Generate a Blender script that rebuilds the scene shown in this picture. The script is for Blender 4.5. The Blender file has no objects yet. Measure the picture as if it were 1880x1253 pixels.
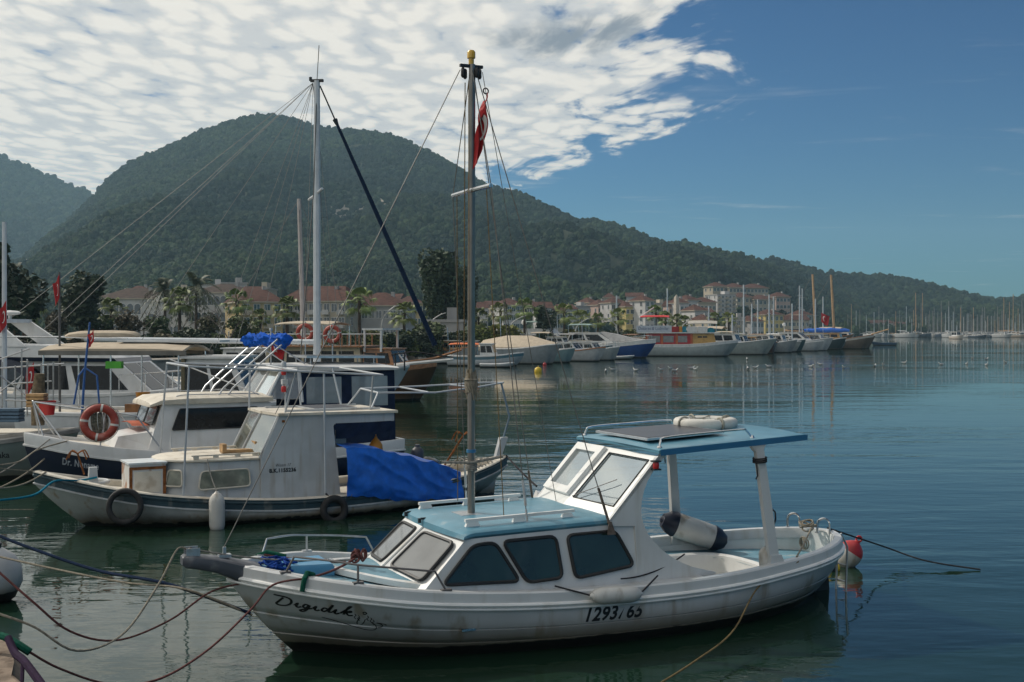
import bpy, bmesh, math, random
from mathutils import Vector, Matrix, noise as mnoise
from mathutils.bvhtree import BVHTree
R = math.radians
S = bpy.context.scene
COL = S.collection
# ------------------------------------------------------------------ camera
CAMH, FPX, CXP, HYP = 3.2, 2200.0, 940.0, 608.0      # eye height, focal length in photo pixels, principal column, horizon row
cam = bpy.data.cameras.new('camera'); camo = bpy.data.objects.new('camera', cam); COL.objects.link(camo)
cam.sensor_width = 36.0; cam.lens = FPX / 1880.0 * 36.0
cam.shift_y = -(626.5 - HYP) / 1880.0
cam.clip_start = 0.1; cam.clip_end = 20000
camo.location = (0, 0, CAMH); camo.rotation_euler = (R(90), 0, 0)
S.camera = camo
# ------------------------------------------------------------------ light
SUN_AZ, SUN_EL = -62.0, 40.0          # degrees: left of the view direction, above the horizon
sd = Vector((math.sin(R(SUN_AZ)) * math.cos(R(SUN_EL)), math.cos(R(SUN_AZ)) * math.cos(R(SUN_EL)), math.sin(R(SUN_EL))))
sl = bpy.data.lights.new('sun', 'SUN'); sl.energy = 4.3; sl.angle = R(1.2); sl.color = (1.0, .93, .82)
so = bpy.data.objects.new('sun', sl); COL.objects.link(so); so.rotation_euler = (-sd).to_track_quat('-Z', 'Y').to_euler()
so.location = (0, 0, 60)
W = bpy.data.worlds.new('World'); S.world = W; W.use_nodes = True
def node(nt, t, **kw):
    n = nt.nodes.new(t)
    for k, v in kw.items():
        if k.startswith('i_'):
            key = k[2:]
            key = int(key) if key.isdigit() else key.replace('_', ' ')
            n.inputs[key].default_value = v
        else: setattr(n, k, v)
    return n
def math_n(nt, op, a, b=None, c=None, clamp=False):
    n = nt.nodes.new('ShaderNodeMath'); n.operation = op; n.use_clamp = clamp
    for i, x in enumerate((a, b, c)):
        if x is None: continue
        if isinstance(x, (int, float)): n.inputs[i].default_value = x
        else: nt.links.new(x, n.inputs[i])
    return n.outputs[0]
def smooth(nt, x, a, b):
    n = nt.nodes.new('ShaderNodeMapRange'); n.interpolation_type = 'SMOOTHSTEP'
    nt.links.new(x, n.inputs[0]); n.inputs[1].default_value = a; n.inputs[2].default_value = b
    return n.outputs[0]
def world_sky():
    nt = W.node_tree; nt.nodes.clear(); L = nt.links.new
    sky = node(nt, 'ShaderNodeTexSky', sky_type='NISHITA', sun_disc=False, sun_elevation=R(SUN_EL), sun_rotation=R(SUN_AZ),
               altitude=0, air_density=1.0, dust_density=.35, ozone_density=4.0)
    b1 = node(nt, 'ShaderNodeBackground'); b1.inputs[1].default_value = .068
    tint = node(nt, 'ShaderNodeMix', data_type='RGBA', blend_type='MULTIPLY'); tint.inputs[0].default_value = 1.0; tint.inputs[7].default_value = (.262, .545, .665, 1)
    L(sky.outputs[0], tint.inputs[6]); gm = node(nt, 'ShaderNodeGamma'); gm.inputs[1].default_value = 1.45; L(tint.outputs[2], gm.inputs[0]); L(gm.outputs[0], b1.inputs[0])
    tc = node(nt, 'ShaderNodeTexCoord'); sp = node(nt, 'ShaderNodeSeparateXYZ'); L(tc.outputs['Generated'], sp.inputs[0])
    zc = math_n(nt, 'MAXIMUM', sp.outputs[2], .03)
    px = math_n(nt, 'DIVIDE', sp.outputs[0], zc); py = math_n(nt, 'DIVIDE', sp.outputs[1], zc)
    cb = node(nt, 'ShaderNodeCombineXYZ'); L(px, cb.inputs[0]); L(py, cb.inputs[1])
    def nz(scale, detail, rough, dist=0, off=(0, 0, 0), sx=1, sy=1):
        mp = node(nt, 'ShaderNodeMapping'); L(cb.outputs[0], mp.inputs[0]); mp.inputs[1].default_value = off
        mp.inputs[3].default_value = (sx, sy, 1)
        n = node(nt, 'ShaderNodeTexNoise'); n.noise_dimensions = '2D'; L(mp.outputs[0], n.inputs['Vector'])
        n.inputs['Scale'].default_value = scale; n.inputs['Detail'].default_value = detail
        n.inputs['Roughness'].default_value = rough; n.inputs['Distortion'].default_value = dist
        return n.outputs[0]
    big = nz(.50, 3, .5, 0, (3.1, 1.7, 0)); fine = nz(13, 5, .6, 0, (4, 4, 0), 1, .6); cell = nz(5.6, 3, .5, .35, (0, 0, 0), 1.0, .62)
    wisp = nz(2.0, 5, .62, .6, (9, 2, 0), 1, .45)
    # edge of the cloud sheet: it ends to the right, and nearer to the horizon it draws back to the left
    back = math_n(nt, 'MULTIPLY', math_n(nt, 'MAXIMUM', math_n(nt, 'SUBTRACT', py, 6.0), 0), .34)
    edge = math_n(nt, 'SUBTRACT', math_n(nt, 'SUBTRACT', .80, back), px)
    edge = math_n(nt, 'ADD', edge, math_n(nt, 'MULTIPLY', math_n(nt, 'SUBTRACT', wisp, .5), 1.6))
    cov = smooth(nt, edge, -.15, .55)
    # rounded cells of the sheet
    mp = node(nt, 'ShaderNodeMapping'); mp.inputs[3].default_value = (1.0, .50, 1); L(cb.outputs[0], mp.inputs[0])
    dn = node(nt, 'ShaderNodeTexNoise'); dn.noise_dimensions = '2D'; L(mp.outputs[0], dn.inputs['Vector']); dn.inputs['Scale'].default_value = 6; dn.inputs['Detail'].default_value = 4
    dv = node(nt, 'ShaderNodeVectorMath', operation='MULTIPLY_ADD'); L(dn.outputs['Color'], dv.inputs[0]); dv.inputs[1].default_value = (.20, .20, 0); L(mp.outputs[0], dv.inputs[2])
    vo = node(nt, 'ShaderNodeTexVoronoi'); vo.voronoi_dimensions = '2D'; vo.feature = 'SMOOTH_F1'; vo.inputs['Scale'].default_value = 7.6; vo.inputs['Smoothness'].default_value = .35; L(dv.outputs[0], vo.inputs['Vector'])
    dome = math_n(nt, 'SUBTRACT', 1.0, math_n(nt, 'MULTIPLY', vo.outputs['Distance'], 1.25))
    dens = math_n(nt, 'ADD', math_n(nt, 'MULTIPLY', dome, .50), math_n(nt, 'ADD', math_n(nt, 'MULTIPLY', fine, .42), math_n(nt, 'MULTIPLY', big, .62)))
    den = math_n(nt, 'SUBTRACT', math_n(nt, 'ADD', dens, math_n(nt, 'MULTIPLY', cov, .62)), .83)
    mask = smooth(nt, den, -.08, .28)
    mask = math_n(nt, 'MULTIPLY', mask, smooth(nt, cov, .0, .80))
    # faint streaks in the clear part
    st = math_n(nt, 'MULTIPLY', smooth(nt, nz(.7, 5, .6, .3, (1, 8.3, 0), .8, 1.6), .60, .80), .22)
    mask = math_n(nt, 'MAXIMUM', mask, st)
    shade = math_n(nt, 'ADD', math_n(nt, 'MULTIPLY', smooth(nt, math_n(nt, 'ADD', dome, math_n(nt, 'MULTIPLY', fine, .5)), .45, 1.15), .66), math_n(nt, 'MULTIPLY', smooth(nt, den, .0, .40), .34))
    # one low grey puff below the sheet
    pd = node(nt, 'ShaderNodeVectorMath', operation='DISTANCE'); L(cb.outputs[0], pd.inputs[0]); pd.inputs[1].default_value = (.17, 4.05, 0)
    pu = math_n(nt, 'SUBTRACT', math_n(nt, 'ADD', math_n(nt, 'MULTIPLY', wisp, .8), math_n(nt, 'MULTIPLY', cell, .25)), pd.outputs['Value'])
    puff = smooth(nt, pu, .12, .42)
    cr = node(nt, 'ShaderNodeValToRGB'); L(shade, cr.inputs[0])
    cr.color_ramp.elements[0].position = .10; cr.color_ramp.elements[0].color = (.56, .59, .62, 1)
    cr.color_ramp.elements[1].position = .85; cr.color_ramp.elements[1].color = (.98, .93, .84, 1)
    mx = node(nt, 'ShaderNodeMix', data_type='RGBA'); L(puff, mx.inputs[0]); L(cr.outputs[0], mx.inputs[6]); mx.inputs[7].default_value = (.27, .31, .36, 1)
    b2 = node(nt, 'ShaderNodeBackground'); b2.inputs[1].default_value = 1.42; L(mx.outputs[2], b2.inputs[0])
    ms = node(nt, 'ShaderNodeMixShader'); L(mask, ms.inputs[0]); L(b1.outputs[0], ms.inputs[1]); L(b2.outputs[0], ms.inputs[2])
    o = node(nt, 'ShaderNodeOutputWorld'); L(ms.outputs[0], o.inputs[0])
world_sky()
S.view_settings.view_transform = 'Standard'; S.view_settings.look = 'None'; S.view_settings.exposure = -0.55; S.view_settings.gamma = 1.0
S.view_settings.use_curve_mapping = False
S.cycles.use_denoising = True
S.cycles.max_bounces = 6; S.cycles.transparent_max_bounces = 12; S.cycles.volume_bounces = 0
S.cycles.caustics_reflective = False; S.cycles.caustics_refractive = False
S.render.film_transparent = False
# ------------------------------------------------------------------ materials
MATS = {}
def pm(name, col, rough=.5, metal=0.0, var=.10, vs=3.0, bump=0.0, bs=30.0, dirt=None, dstr=.5, ds=(3, 3, .6), dth=(.52, .72), spec=.5, wl=None, coat=0.0, flat=False, rnd=0.0):
    """procedural surface: base colour with noise variation, optional streaky dirt, bump, and a dark growth line at the water"""
    if name in MATS: return MATS[name]
    m = bpy.data.materials.new(name); m.use_nodes = True; nt = m.node_tree; L = nt.links.new
    b = nt.nodes['Principled BSDF']; b.inputs['Roughness'].default_value = rough; b.inputs['Metallic'].default_value = metal
    b.inputs['Specular IOR Level'].default_value = min(spec, .12) if rough >= .79 else spec; b.inputs['Coat Weight'].default_value = coat
    tc = node(nt, 'ShaderNodeTexCoord')
    def nz(scale, detail=4, vec=None, sc=None):
        n = node(nt, 'ShaderNodeTexNoise'); n.inputs['Scale'].default_value = scale; n.inputs['Detail'].default_value = detail
        if sc:
            mp = node(nt, 'ShaderNodeMapping'); mp.inputs[3].default_value = sc; L(tc.outputs['Object'], mp.inputs[0]); L(mp.outputs[0], n.inputs['Vector'])
        else: L(tc.outputs['Object'], n.inputs['Vector'])
        return n.outputs[0]
    c = Vector(col[:3])
    mix = node(nt, 'ShaderNodeMix', data_type='RGBA'); L(smooth(nt, nz(vs, 5), .3, .7), mix.inputs[0])
    mix.inputs[6].default_value = (*(c * (1 - var)), 1); mix.inputs[7].default_value = (*(c * (1 + var * .7)), 1)
    out = mix.outputs[2]
    if rnd:
        oi = node(nt, 'ShaderNodeObjectInfo'); hs = node(nt, 'ShaderNodeHueSaturation')
        mr = node(nt, 'ShaderNodeMapRange'); L(oi.outputs['Random'], mr.inputs[0]); mr.inputs[3].default_value = 1 - rnd; mr.inputs[4].default_value = 1 + rnd
        L(mr.outputs[0], hs.inputs['Value']); L(out, hs.inputs['Color'])
        mr2 = node(nt, 'ShaderNodeMapRange'); L(math_n(nt, 'FRACT', math_n(nt, 'MULTIPLY', oi.outputs['Random'], 7.31)), mr2.inputs[0]); mr2.inputs[3].default_value = .5 - rnd * .10; mr2.inputs[4].default_value = .5 + rnd * .10
        L(mr2.outputs[0], hs.inputs['Hue']); out = hs.outputs[0]
    if dirt is not None:
        f = math_n(nt, 'MULTIPLY', smooth(nt, nz(1.0, 6, sc=ds), *dth), dstr)
        mx = node(nt, 'ShaderNodeMix', data_type='RGBA'); L(f, mx.inputs[0]); L(out, mx.inputs[6]); mx.inputs[7].default_value = (*dirt, 1); out = mx.outputs[2]
    if wl:
        sp = node(nt, 'ShaderNodeSeparateXYZ'); L(tc.outputs['Object'], sp.inputs[0])
        h = math_n(nt, 'ADD', sp.outputs[2], math_n(nt, 'MULTIPLY', math_n(nt, 'SUBTRACT', nz(7, 5), .5), wl[1]))
        f1 = math_n(nt, 'SUBTRACT', 1.0, smooth(nt, h, wl[0] - .006, wl[0] + .012))
        f0 = math_n(nt, 'MULTIPLY', math_n(nt, 'SUBTRACT', 1.0, smooth(nt, h, wl[0], wl[0] + wl[2])), wl[3])
        mx = node(nt, 'ShaderNodeMix', data_type='RGBA'); L(f0, mx.inputs[0]); L(out, mx.inputs[6]); mx.inputs[7].default_value = (.16, .13, .085, 1); out = mx.outputs[2]
        mx = node(nt, 'ShaderNodeMix', data_type='RGBA'); L(f1, mx.inputs[0]); L(out, mx.inputs[6]); mx.inputs[7].default_value = (.012, .013, .012, 1); out = mx.outputs[2]
    L(out, b.inputs['Base Color'])
    if bump:
        bp = node(nt, 'ShaderNodeBump'); bp.inputs['Strength'].default_value = bump; bp.inputs['Distance'].default_value = .02
        L(nz(bs, 4), bp.inputs['Height']); L(bp.outputs[0], b.inputs['Normal'])
    MATS[name] = m; return m
def glass(name, tint, tr, dust, rough=.03, gl=1.2):
    """thin pane: see-through share, dust film and a mirror share by viewing angle"""
    if name in MATS: return MATS[name]
    m = bpy.data.materials.new(name); m.use_nodes = True; nt = m.node_tree; nt.nodes.clear(); L = nt.links.new
    t = node(nt, 'ShaderNodeBsdfTransparent'); t.inputs[0].default_value = (*tint, 1)
    d = node(nt, 'ShaderNodeBsdfDiffuse'); d.inputs[0].default_value = (*dust, 1)
    g = node(nt, 'ShaderNodeBsdfGlossy'); g.inputs['Roughness'].default_value = rough; g.inputs[0].default_value = (.9, .95, .95, 1)
    f = node(nt, 'ShaderNodeFresnel'); f.inputs[0].default_value = 1.5
    tc = node(nt, 'ShaderNodeTexCoord'); n = node(nt, 'ShaderNodeTexNoise'); n.inputs['Scale'].default_value = 5; n.inputs['Detail'].default_value = 5; L(tc.outputs['Object'], n.inputs['Vector'])
    k = math_n(nt, 'ADD', 1 - tr, math_n(nt, 'MULTIPLY', math_n(nt, 'SUBTRACT', n.outputs[0], .5), .35), clamp=True)
    m1 = node(nt, 'ShaderNodeMixShader'); L(k, m1.inputs[0]); L(t.outputs[0], m1.inputs[1]); L(d.outputs[0], m1.inputs[2])
    m2 = node(nt, 'ShaderNodeMixShader'); L(math_n(nt, 'MINIMUM', math_n(nt, 'MULTIPLY', f.outputs[0], gl), 1), m2.inputs[0]); L(m1.outputs[0], m2.inputs[1]); L(g.outputs[0], m2.inputs[2])
    o = node(nt, 'ShaderNodeOutputMaterial'); L(m2.outputs[0], o.inputs[0])
    MATS[name] = m; return m
gel = pm('gelcoat_white', (.56, .57, .57), .32, var=.07, vs=2, dirt=(.36, .33, .27), dstr=.55, ds=(7, 7, .7), dth=(.5, .8), coat=.15)
gelclean = pm('gelcoat_clean', (.76, .76, .74), .30, var=.05, dirt=(.5, .47, .40), dstr=.4, ds=(4, 4, 1), coat=.15)
gelhull = pm('hull_white_stained', (.48, .50, .51), .30, var=.06, vs=2, dirt=(.26, .22, .16), dstr=.8, ds=(5, 5, .55), dth=(.53, .72), wl=(.11, .05, .30, .9), coat=.1)
oldwhite = pm('old_white_paint', (.46, .48, .49), .5, var=.10, vs=3, dirt=(.30, .25, .19), dstr=.7, ds=(8, 8, .9), dth=(.5, .78))
oldcream = pm('old_cream_deck', (.62, .57, .48), .6, var=.12, vs=4, dirt=(.36, .29, .2), dstr=.6, ds=(5, 5, 5))
oldhull = pm('old_hull_white', (.50, .51, .50), .4, var=.10, vs=3, dirt=(.30, .19, .09), dstr=.75, ds=(7, 7, .45), dth=(.55, .74), wl=(.065, .15, .22, .9))
whitepaint = pm('white_boat_paint', (.66, .66, .65), .4, var=.08, dirt=(.42, .40, .36), dstr=.4, ds=(3, 3, .8))
whitehull = pm('white_hull', (.60, .61, .62), .35, var=.08, dirt=(.38, .36, .32), dstr=.4, ds=(2, 2, .5), wl=(.08, .06, .2, .6))
deckblue = pm('pale_blue_deck', (.14, .29, .37), .55, var=.16, vs=5, dirt=(.42, .42, .38), dstr=.55, ds=(5, 5, 5), dth=(.56, .72), bump=.08, bs=120)
roofblue = pm('blue_roof_paint', (.085, .235, .32), .38, var=.12, vs=4, dirt=(.36, .40, .40), dstr=.5, ds=(4, 4, 4), dth=(.58, .74), coat=.1)
edgeblue = pm('deep_blue', (.03, .15, .30), .4, var=.12)
hatchblue = pm('hatch_blue', (.07, .24, .40), .4, var=.1)
rubber = pm('black_rubber', (.012, .013, .014), .55, var=.3)
tyrem = pm('tyre_rubber', (.018, .018, .019), .75, var=.35, vs=9, bump=.3, bs=60)
steel = pm('stainless_steel', (.62, .63, .64), .22, metal=1.0, var=.12, vs=12)
dullsteel = pm('dull_steel_pipe', (.50, .52, .54), .42, metal=.85, var=.18, vs=10, dirt=(.25, .15, .08), dstr=.4, ds=(10, 10, 10))
alu = pm('aluminium_mast', (.58, .60, .62), .38, metal=.75, var=.10, vs=6)
whitepipe = pm('white_pipe', (.44, .47, .50), .4, var=.1)
mastpale = pm('mast_pale_paint', (.62, .65, .68), .4, var=.08)
wood = pm('varnished_wood', (.34, .14, .045), .35, var=.3, vs=6, dirt=(.12, .05, .02), dstr=.6, ds=(1, 6, 9), coat=.3)
rawwood = pm('raw_wood', (.42, .26, .12), .7, var=.25, vs=8, dirt=(.2, .11, .05), dstr=.6, ds=(3, 12, 12))
mastwood = pm('mast_wood', (.46, .30, .17), .5, var=.15)
navy = pm('navy_paint', (.010, .016, .040), .28, var=.15, wl=(.05, .05, .1, .4), coat=.3)
navycloth = pm('navy_canvas', (.012, .022, .050), .85, var=.25, vs=6)
tealpaint = pm('teal_stripe_paint', (.030, .060, .075), .4, var=.2, dirt=(.22, .22, .2), dstr=.5, ds=(6, 6, 3), dth=(.58, .72))
tarpblue = pm('blue_tarpaulin', (.014, .135, .60), .38, var=.18, vs=7, bump=.12, bs=18)
royal = pm('royal_blue_cloth', (.006, .085, .45), .8, var=.3, vs=14)
tan = pm('tan_canvas', (.47, .40, .31), .85, var=.12, vs=4, dirt=(.30, .25, .19), dstr=.4, ds=(2, 2, 2))
grycover = pm('grey_boat_cover', (.30, .30, .30), .85, var=.15, vs=2, bump=.3, bs=3)
redcloth = pm('red_cloth', (.38, .010, .014), .75, var=.2, vs=5)
whitecloth = pm('white_cloth', (.72, .70, .68), .8, var=.06)
orangering = pm('orange_ring', (.32, .040, .022), .55, var=.25, vs=5, dirt=(.5, .4, .34), dstr=.3, ds=(5, 5, 5))
ringwhite = pm('ring_tape', (.62, .60, .56), .6)
fendw = pm('fender_vinyl', (.55, .54, .51), .45, var=.12, vs=4, dirt=(.22, .17, .11), dstr=.75, ds=(5, 5, 2.5), dth=(.52, .7))
fendnavy = pm('fender_navy_end', (.010, .014, .030), .4, var=.2)
ropew = pm('rope_pale', (.27, .24, .19), .9, var=.3, vs=30, bump=.4, bs=200)
ropeg = pm('rope_grey', (.22, .21, .19), .9, var=.3, vs=30)
roped = pm('rope_dark', (.035, .035, .04), .9, var=.3, vs=30)
ropeb = pm('rope_navy', (.008, .02, .05), .9, var=.3, vs=30)
ropet = pm('rope_turquoise', (.0, .17, .26), .8, var=.2, vs=30)
roper = pm('rope_red', (.13, .052, .048), .9, var=.3, vs=30)
ropegr = pm('rope_green', (.005, .07, .045), .85, var=.3, vs=30)
ropepu = pm('rope_purple', (.022, .010, .032), .85, var=.3, vs=30)
ropebr = pm('rope_tan', (.16, .115, .055), .9, var=.3, vs=30)
wire = pm('rigging_wire', (.13, .125, .115), .55, metal=.2, var=.2, vs=20)
rust = pm('rusty_iron', (.22, .085, .03), .85, var=.4, vs=9)
rustw = pm('rusted_white_enamel', (.62, .62, .60), .45, var=.08, dirt=(.30, .10, .015), dstr=.95, ds=(6, 6, 3.5), dth=(.54, .66))
yellow = pm('yellow_plastic', (.62, .42, .02), .45, var=.12)
orange = pm('orange_plastic', (.65, .25, .02), .45, var=.12)
redplast = pm('red_plastic', (.45, .02, .02), .35, var=.1)
buoyred = pm('buoy_red', (.40, .02, .025), .45, var=.3, vs=6)
green = pm('green_plastic', (.08, .42, .03), .5, var=.12)
black = pm('black_paint', (.010, .011, .013), .45, var=.2)
lettering = pm('black_lettering', (.008, .009, .011), .5, var=.1)
letteringw = pm('white_lettering', (.42, .45, .50), .5, var=.1)
solar = pm('solar_cells', (.030, .031, .042), .35, var=.15, vs=3, spec=.3)
dark = pm('dark_interior', (.02, .02, .022), .8, var=.2)
inner = pm('interior_shade', (.10, .085, .07), .8, var=.3)
g_side = pm('glass_green_dark', (.012, .026, .020), .10, var=.35, vs=2.5, coat=.12, dirt=(.05, .06, .05), dstr=.5, ds=(3, 3, 2))
g_front = pm('glass_pale_curtained', (.16, .165, .165), .16, var=.16, vs=3, coat=.45)
g_dark = pm('glass_dark', (.006, .008, .010), .10, var=.2, spec=.3)
g_clear = glass('glass_clear_dusty', (.86, .92, .90), .68, (.40, .42, .42), .04, .55)
g_clear2 = glass('glass_clear_old', (.70, .74, .68), .60, (.22, .21, .17), .06, .45)
g_vinyl = glass('vinyl_window', (.75, .77, .78), .42, (.33, .34, .35), .12)
# ------------------------------------------------------------------ mesh building
def cat(pts, n):
    """Catmull-Rom resampling of tuples to n samples"""
    out = []; m = len(pts) - 1
    for k in range(n):
        t = k / (n - 1) * m; i = min(int(t), m - 1); f = t - i
        p0, p1, p2, p3 = pts[max(i - 1, 0)], pts[i], pts[i + 1], pts[min(i + 2, m)]
        out.append(tuple(.5 * ((2 * b) + (c - a) * f + (2 * a - 5 * b + 4 * c - d) * f * f + (3 * b - a - 3 * c + d) * f ** 3) for a, b, c, d in zip(p0, p1, p2, p3)))
    return out
class MB:
    def __init__(s): s.v = []; s.f = []; s.m = []; s.mi = 0
    def add(s, vs, fs):
        o = len(s.v); s.v += [tuple(x) for x in vs]; s.f += [tuple(i + o for i in f) for f in fs]; s.m += [s.mi] * len(fs); return s
    def box(s, c, d, rz=0.0, rx=0.0, ry=0.0):
        M = Matrix.Rotation(rz, 3, 'Z') @ Matrix.Rotation(ry, 3, 'Y') @ Matrix.Rotation(rx, 3, 'X'); c = Vector(c)
        vs = [c + M @ Vector((sx * d[0] / 2, sy * d[1] / 2, sz * d[2] / 2)) for sz in (-1, 1) for sy in (-1, 1) for sx in (-1, 1)]
        return s.add(vs, [(0, 2, 3, 1), (4, 5, 7, 6), (0, 1, 5, 4), (2, 6, 7, 3), (0, 4, 6, 2), (1, 3, 7, 5)])
    def hexa(s, lo, hi):
        """block between two quads given in the same order"""
        return s.add(list(lo) + list(hi), [(3, 2, 1, 0), (4, 5, 6, 7), (0, 1, 5, 4), (1, 2, 6, 5), (2, 3, 7, 6), (3, 0, 4, 7)])
    def tube(s, pts, r, n=6, closed=False, cap=True):
        pts = [Vector(p) for p in pts]; m = len(pts); rs = r if isinstance(r, (list, tuple)) else [r] * m
        rings = []; up = None
        for i, p in enumerate(pts):
            if closed: t = pts[(i + 1) % m] - pts[i - 1]
            else: t = pts[min(i + 1, m - 1)] - pts[max(i - 1, 0)]
            if t.length < 1e-9: t = Vector((0, 0, 1))
            t.normalize()
            if up is None: up = Vector((0, 0, 1)) if abs(t.z) < .9 else Vector((1, 0, 0))
            a = t.cross(up)
            if a.length < 1e-6: a = t.cross(Vector((0, 1, 0)))
            a.normalize(); b = a.cross(t).normalized(); up = b
            rings.append([p + (a * math.cos(2 * math.pi * k / n) + b * math.sin(2 * math.pi * k / n)) * rs[i] for k in range(n)])
        return s.loft(rings, loop=closed, cap=cap and not closed)
    def loft(s, rings, loop=False, cap=True, ringclosed=True):
        n = len(rings[0]); m = len(rings); vs = [v for r in rings for v in r]; fs = []
        for i in range(m if loop else m - 1):
            j = (i + 1) % m
            for k in range(n if ringclosed else n - 1):
                l = (k + 1) % n; fs.append((i * n + k, i * n + l, j * n + l, j * n + k))
        if cap and ringclosed and not loop: fs.append(tuple(range(n - 1, -1, -1))); fs.append(tuple((m - 1) * n + k for k in range(n)))
        return s.add(vs, fs)
    def lathe(s, prof, c=(0, 0, 0), axis=(0, 0, 1), n=20):
        ax = Vector(axis).normalized(); a = ax.orthogonal().normalized(); b = ax.cross(a); c = Vector(c)
        return s.loft([[c + ax * h + (a * math.cos(2 * math.pi * k / n) + b * math.sin(2 * math.pi * k / n)) * r for k in range(n)] for r, h in prof])
    def torus(s, c, Rr, r, axis=(0, 0, 1), n=28, k=10, flat=1.0):
        ax = Vector(axis).normalized(); a = ax.orthogonal().normalized(); b = ax.cross(a); c = Vector(c); rings = []
        for i in range(n):
            d = a * math.cos(2 * math.pi * i / n) + b * math.sin(2 * math.pi * i / n)
            rings.append([c + d * (Rr + r * math.cos(2 * math.pi * j / k)) + ax * r * flat * math.sin(2 * math.pi * j / k) for j in range(k)])
        return s.loft(rings, loop=True)
    def prism(s, poly, off):
        """flat polygon (3D points) thickened along off"""
        off = Vector(off); n = len(poly); lo = [Vector(p) for p in poly]
        return s.add(lo + [p + off for p in lo], [tuple(range(n - 1, -1, -1)), tuple(range(n, 2 * n))] + [(k, (k + 1) % n, n + (k + 1) % n, n + k) for k in range(n)])
    def grid(s, fn, nu, nv):
        vs = [fn(i / nu, j / nv) for j in range(nv + 1) for i in range(nu + 1)]
        return s.add(vs, [(j * (nu + 1) + i, j * (nu + 1) + i + 1, (j + 1) * (nu + 1) + i + 1, (j + 1) * (nu + 1) + i) for j in range(nv) for i in range(nu)])
    def mesh(s, name, mat, smooth=True, fix=True):
        me = bpy.data.meshes.new(name); me.from_pydata(s.v, [], s.f)
        if fix:
            bm = bmesh.new(); bm.from_mesh(me); bmesh.ops.recalc_face_normals(bm, faces=bm.faces); bm.to_mesh(me); bm.free()
        for mm in (mat if isinstance(mat, (list, tuple)) else [mat]): me.materials.append(mm)
        if isinstance(mat, (list, tuple)) and len(me.polygons) == len(s.m): me.polygons.foreach_set('material_index', s.m)
        if smooth:
            me.polygons.foreach_set('use_smooth', [True] * len(me.polygons))
            try: me.set_sharp_from_angle(angle=R(38))
            except Exception: pass
        me.update(); return me
    def part(s, name, mat, parent, smooth=True, label=None):
        o = bpy.data.objects.new(name, s.mesh(name, mat, smooth)); COL.objects.link(o); o.parent = parent
        if label: o['label'] = label
        return o
    def thing(s, name, mat, label, cat_, group=None, frame=None, smooth=True, kind=None):
        """a top-level object with its origin at the middle of its base; frame: the boat in whose axes the points are given"""
        xs, ys, zs = zip(*s.v); c = Vector(((min(xs) + max(xs)) / 2, (min(ys) + max(ys)) / 2, min(zs)))
        s.v = [tuple(Vector(p) - c) for p in s.v]
        o = bpy.data.objects.new(name, s.mesh(name, mat, smooth)); COL.objects.link(o)
        if frame is not None:
            o.rotation_euler = frame.rotation_euler; o.location = frame.location + frame.rotation_euler.to_matrix() @ c
        else: o.location = c
        tag(o, label, cat_, group, kind); return o
def tag(o, label=None, cat_=None, group=None, kind=None):
    if label: o['label'] = label
    if cat_: o['category'] = cat_
    if group: o['group'] = group
    if kind: o['kind'] = kind
    return o
def empty(name, loc, rz, label, cat_, group=None):
    o = bpy.data.objects.new(name, None); COL.objects.link(o); o.location = loc; o.rotation_euler = (0, 0, rz); o.empty_display_size = .3
    return tag(o, label, cat_, group)
def link_part(name, me, parent, loc=(0, 0, 0), rot=(0, 0, 0), sc=(1, 1, 1)):
    o = bpy.data.objects.new(name, me); COL.objects.link(o); o.parent = parent; o.location = loc; o.rotation_euler = rot; o.scale = sc; return o
def gp(u, Y, z=0.0): return Vector(((u - CXP) / FPX * Y, Y, z))
def zv(v, Y): return CAMH - (v - HYP) / FPX * Y
def at(u, v, Y): return gp(u, Y, zv(v, Y))
def wpt(boat, p): return boat.location + boat.rotation_euler.to_matrix() @ Vector(p)
def boat_frame(name, bow, stern, label, group=None):
    """bow and stern: photo pixels of the ends of the waterline, both on the water (z = 0)"""
    def wl(p): d = FPX * CAMH / (p[1] - HYP); return Vector(((p[0] - CXP) / FPX * d, d, 0))
    b, t = wl(bow), wl(stern); f = (b - t).normalized()
    return empty(name, (b + t) / 2, math.atan2(f.y, f.x), label, 'boat', group)
def sag(a, b, s, n=16):
    a, b = Vector(a), Vector(b)
    return [a.lerp(b, i / n) - Vector((0, 0, s * 4 * (i / n) * (1 - i / n))) for i in range(n + 1)]
def rope(a, b, s, r, mat, label, name='mooring_rope', n=18, mid=None):
    pts = sag(a, b, s, n) if mid is None else cat([tuple(a)] + [tuple(m) for m in mid] + [tuple(b)], n)
    return MB().tube(pts, r, 6).thing(name, mat, label, 'rope')
def text_mesh(txt, h, shear=0.0, bold=0.0, space=1.0):
    """flat lettering in the XY plane as points and faces, height of a capital = h"""
    cu = bpy.data.curves.new('lettering', 'FONT'); cu.body = txt; cu.size = h / .70; cu.shear = shear; cu.offset = bold; cu.space_character = space; cu.resolution_u = 3
    o = bpy.data.objects.new('lettering', cu); COL.objects.link(o); dg = bpy.context.evaluated_depsgraph_get(); dg.update()
    me = bpy.data.meshes.new_from_object(o.evaluated_get(dg)); vs = [tuple(v.co) for v in me.vertices]; fs = [tuple(p.vertices) for p in me.polygons]
    bpy.data.objects.remove(o); bpy.data.curves.remove(cu); bpy.data.meshes.remove(me)
    x0 = min(v[0] for v in vs); return [(v[0] - x0, v[1]) for v in vs], fs
ORD = ['first', 'second', 'third', 'fourth', 'fifth', 'sixth', 'seventh', 'eighth', 'ninth', 'tenth'] + ['%dth' % k for k in range(11, 60)]
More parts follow.
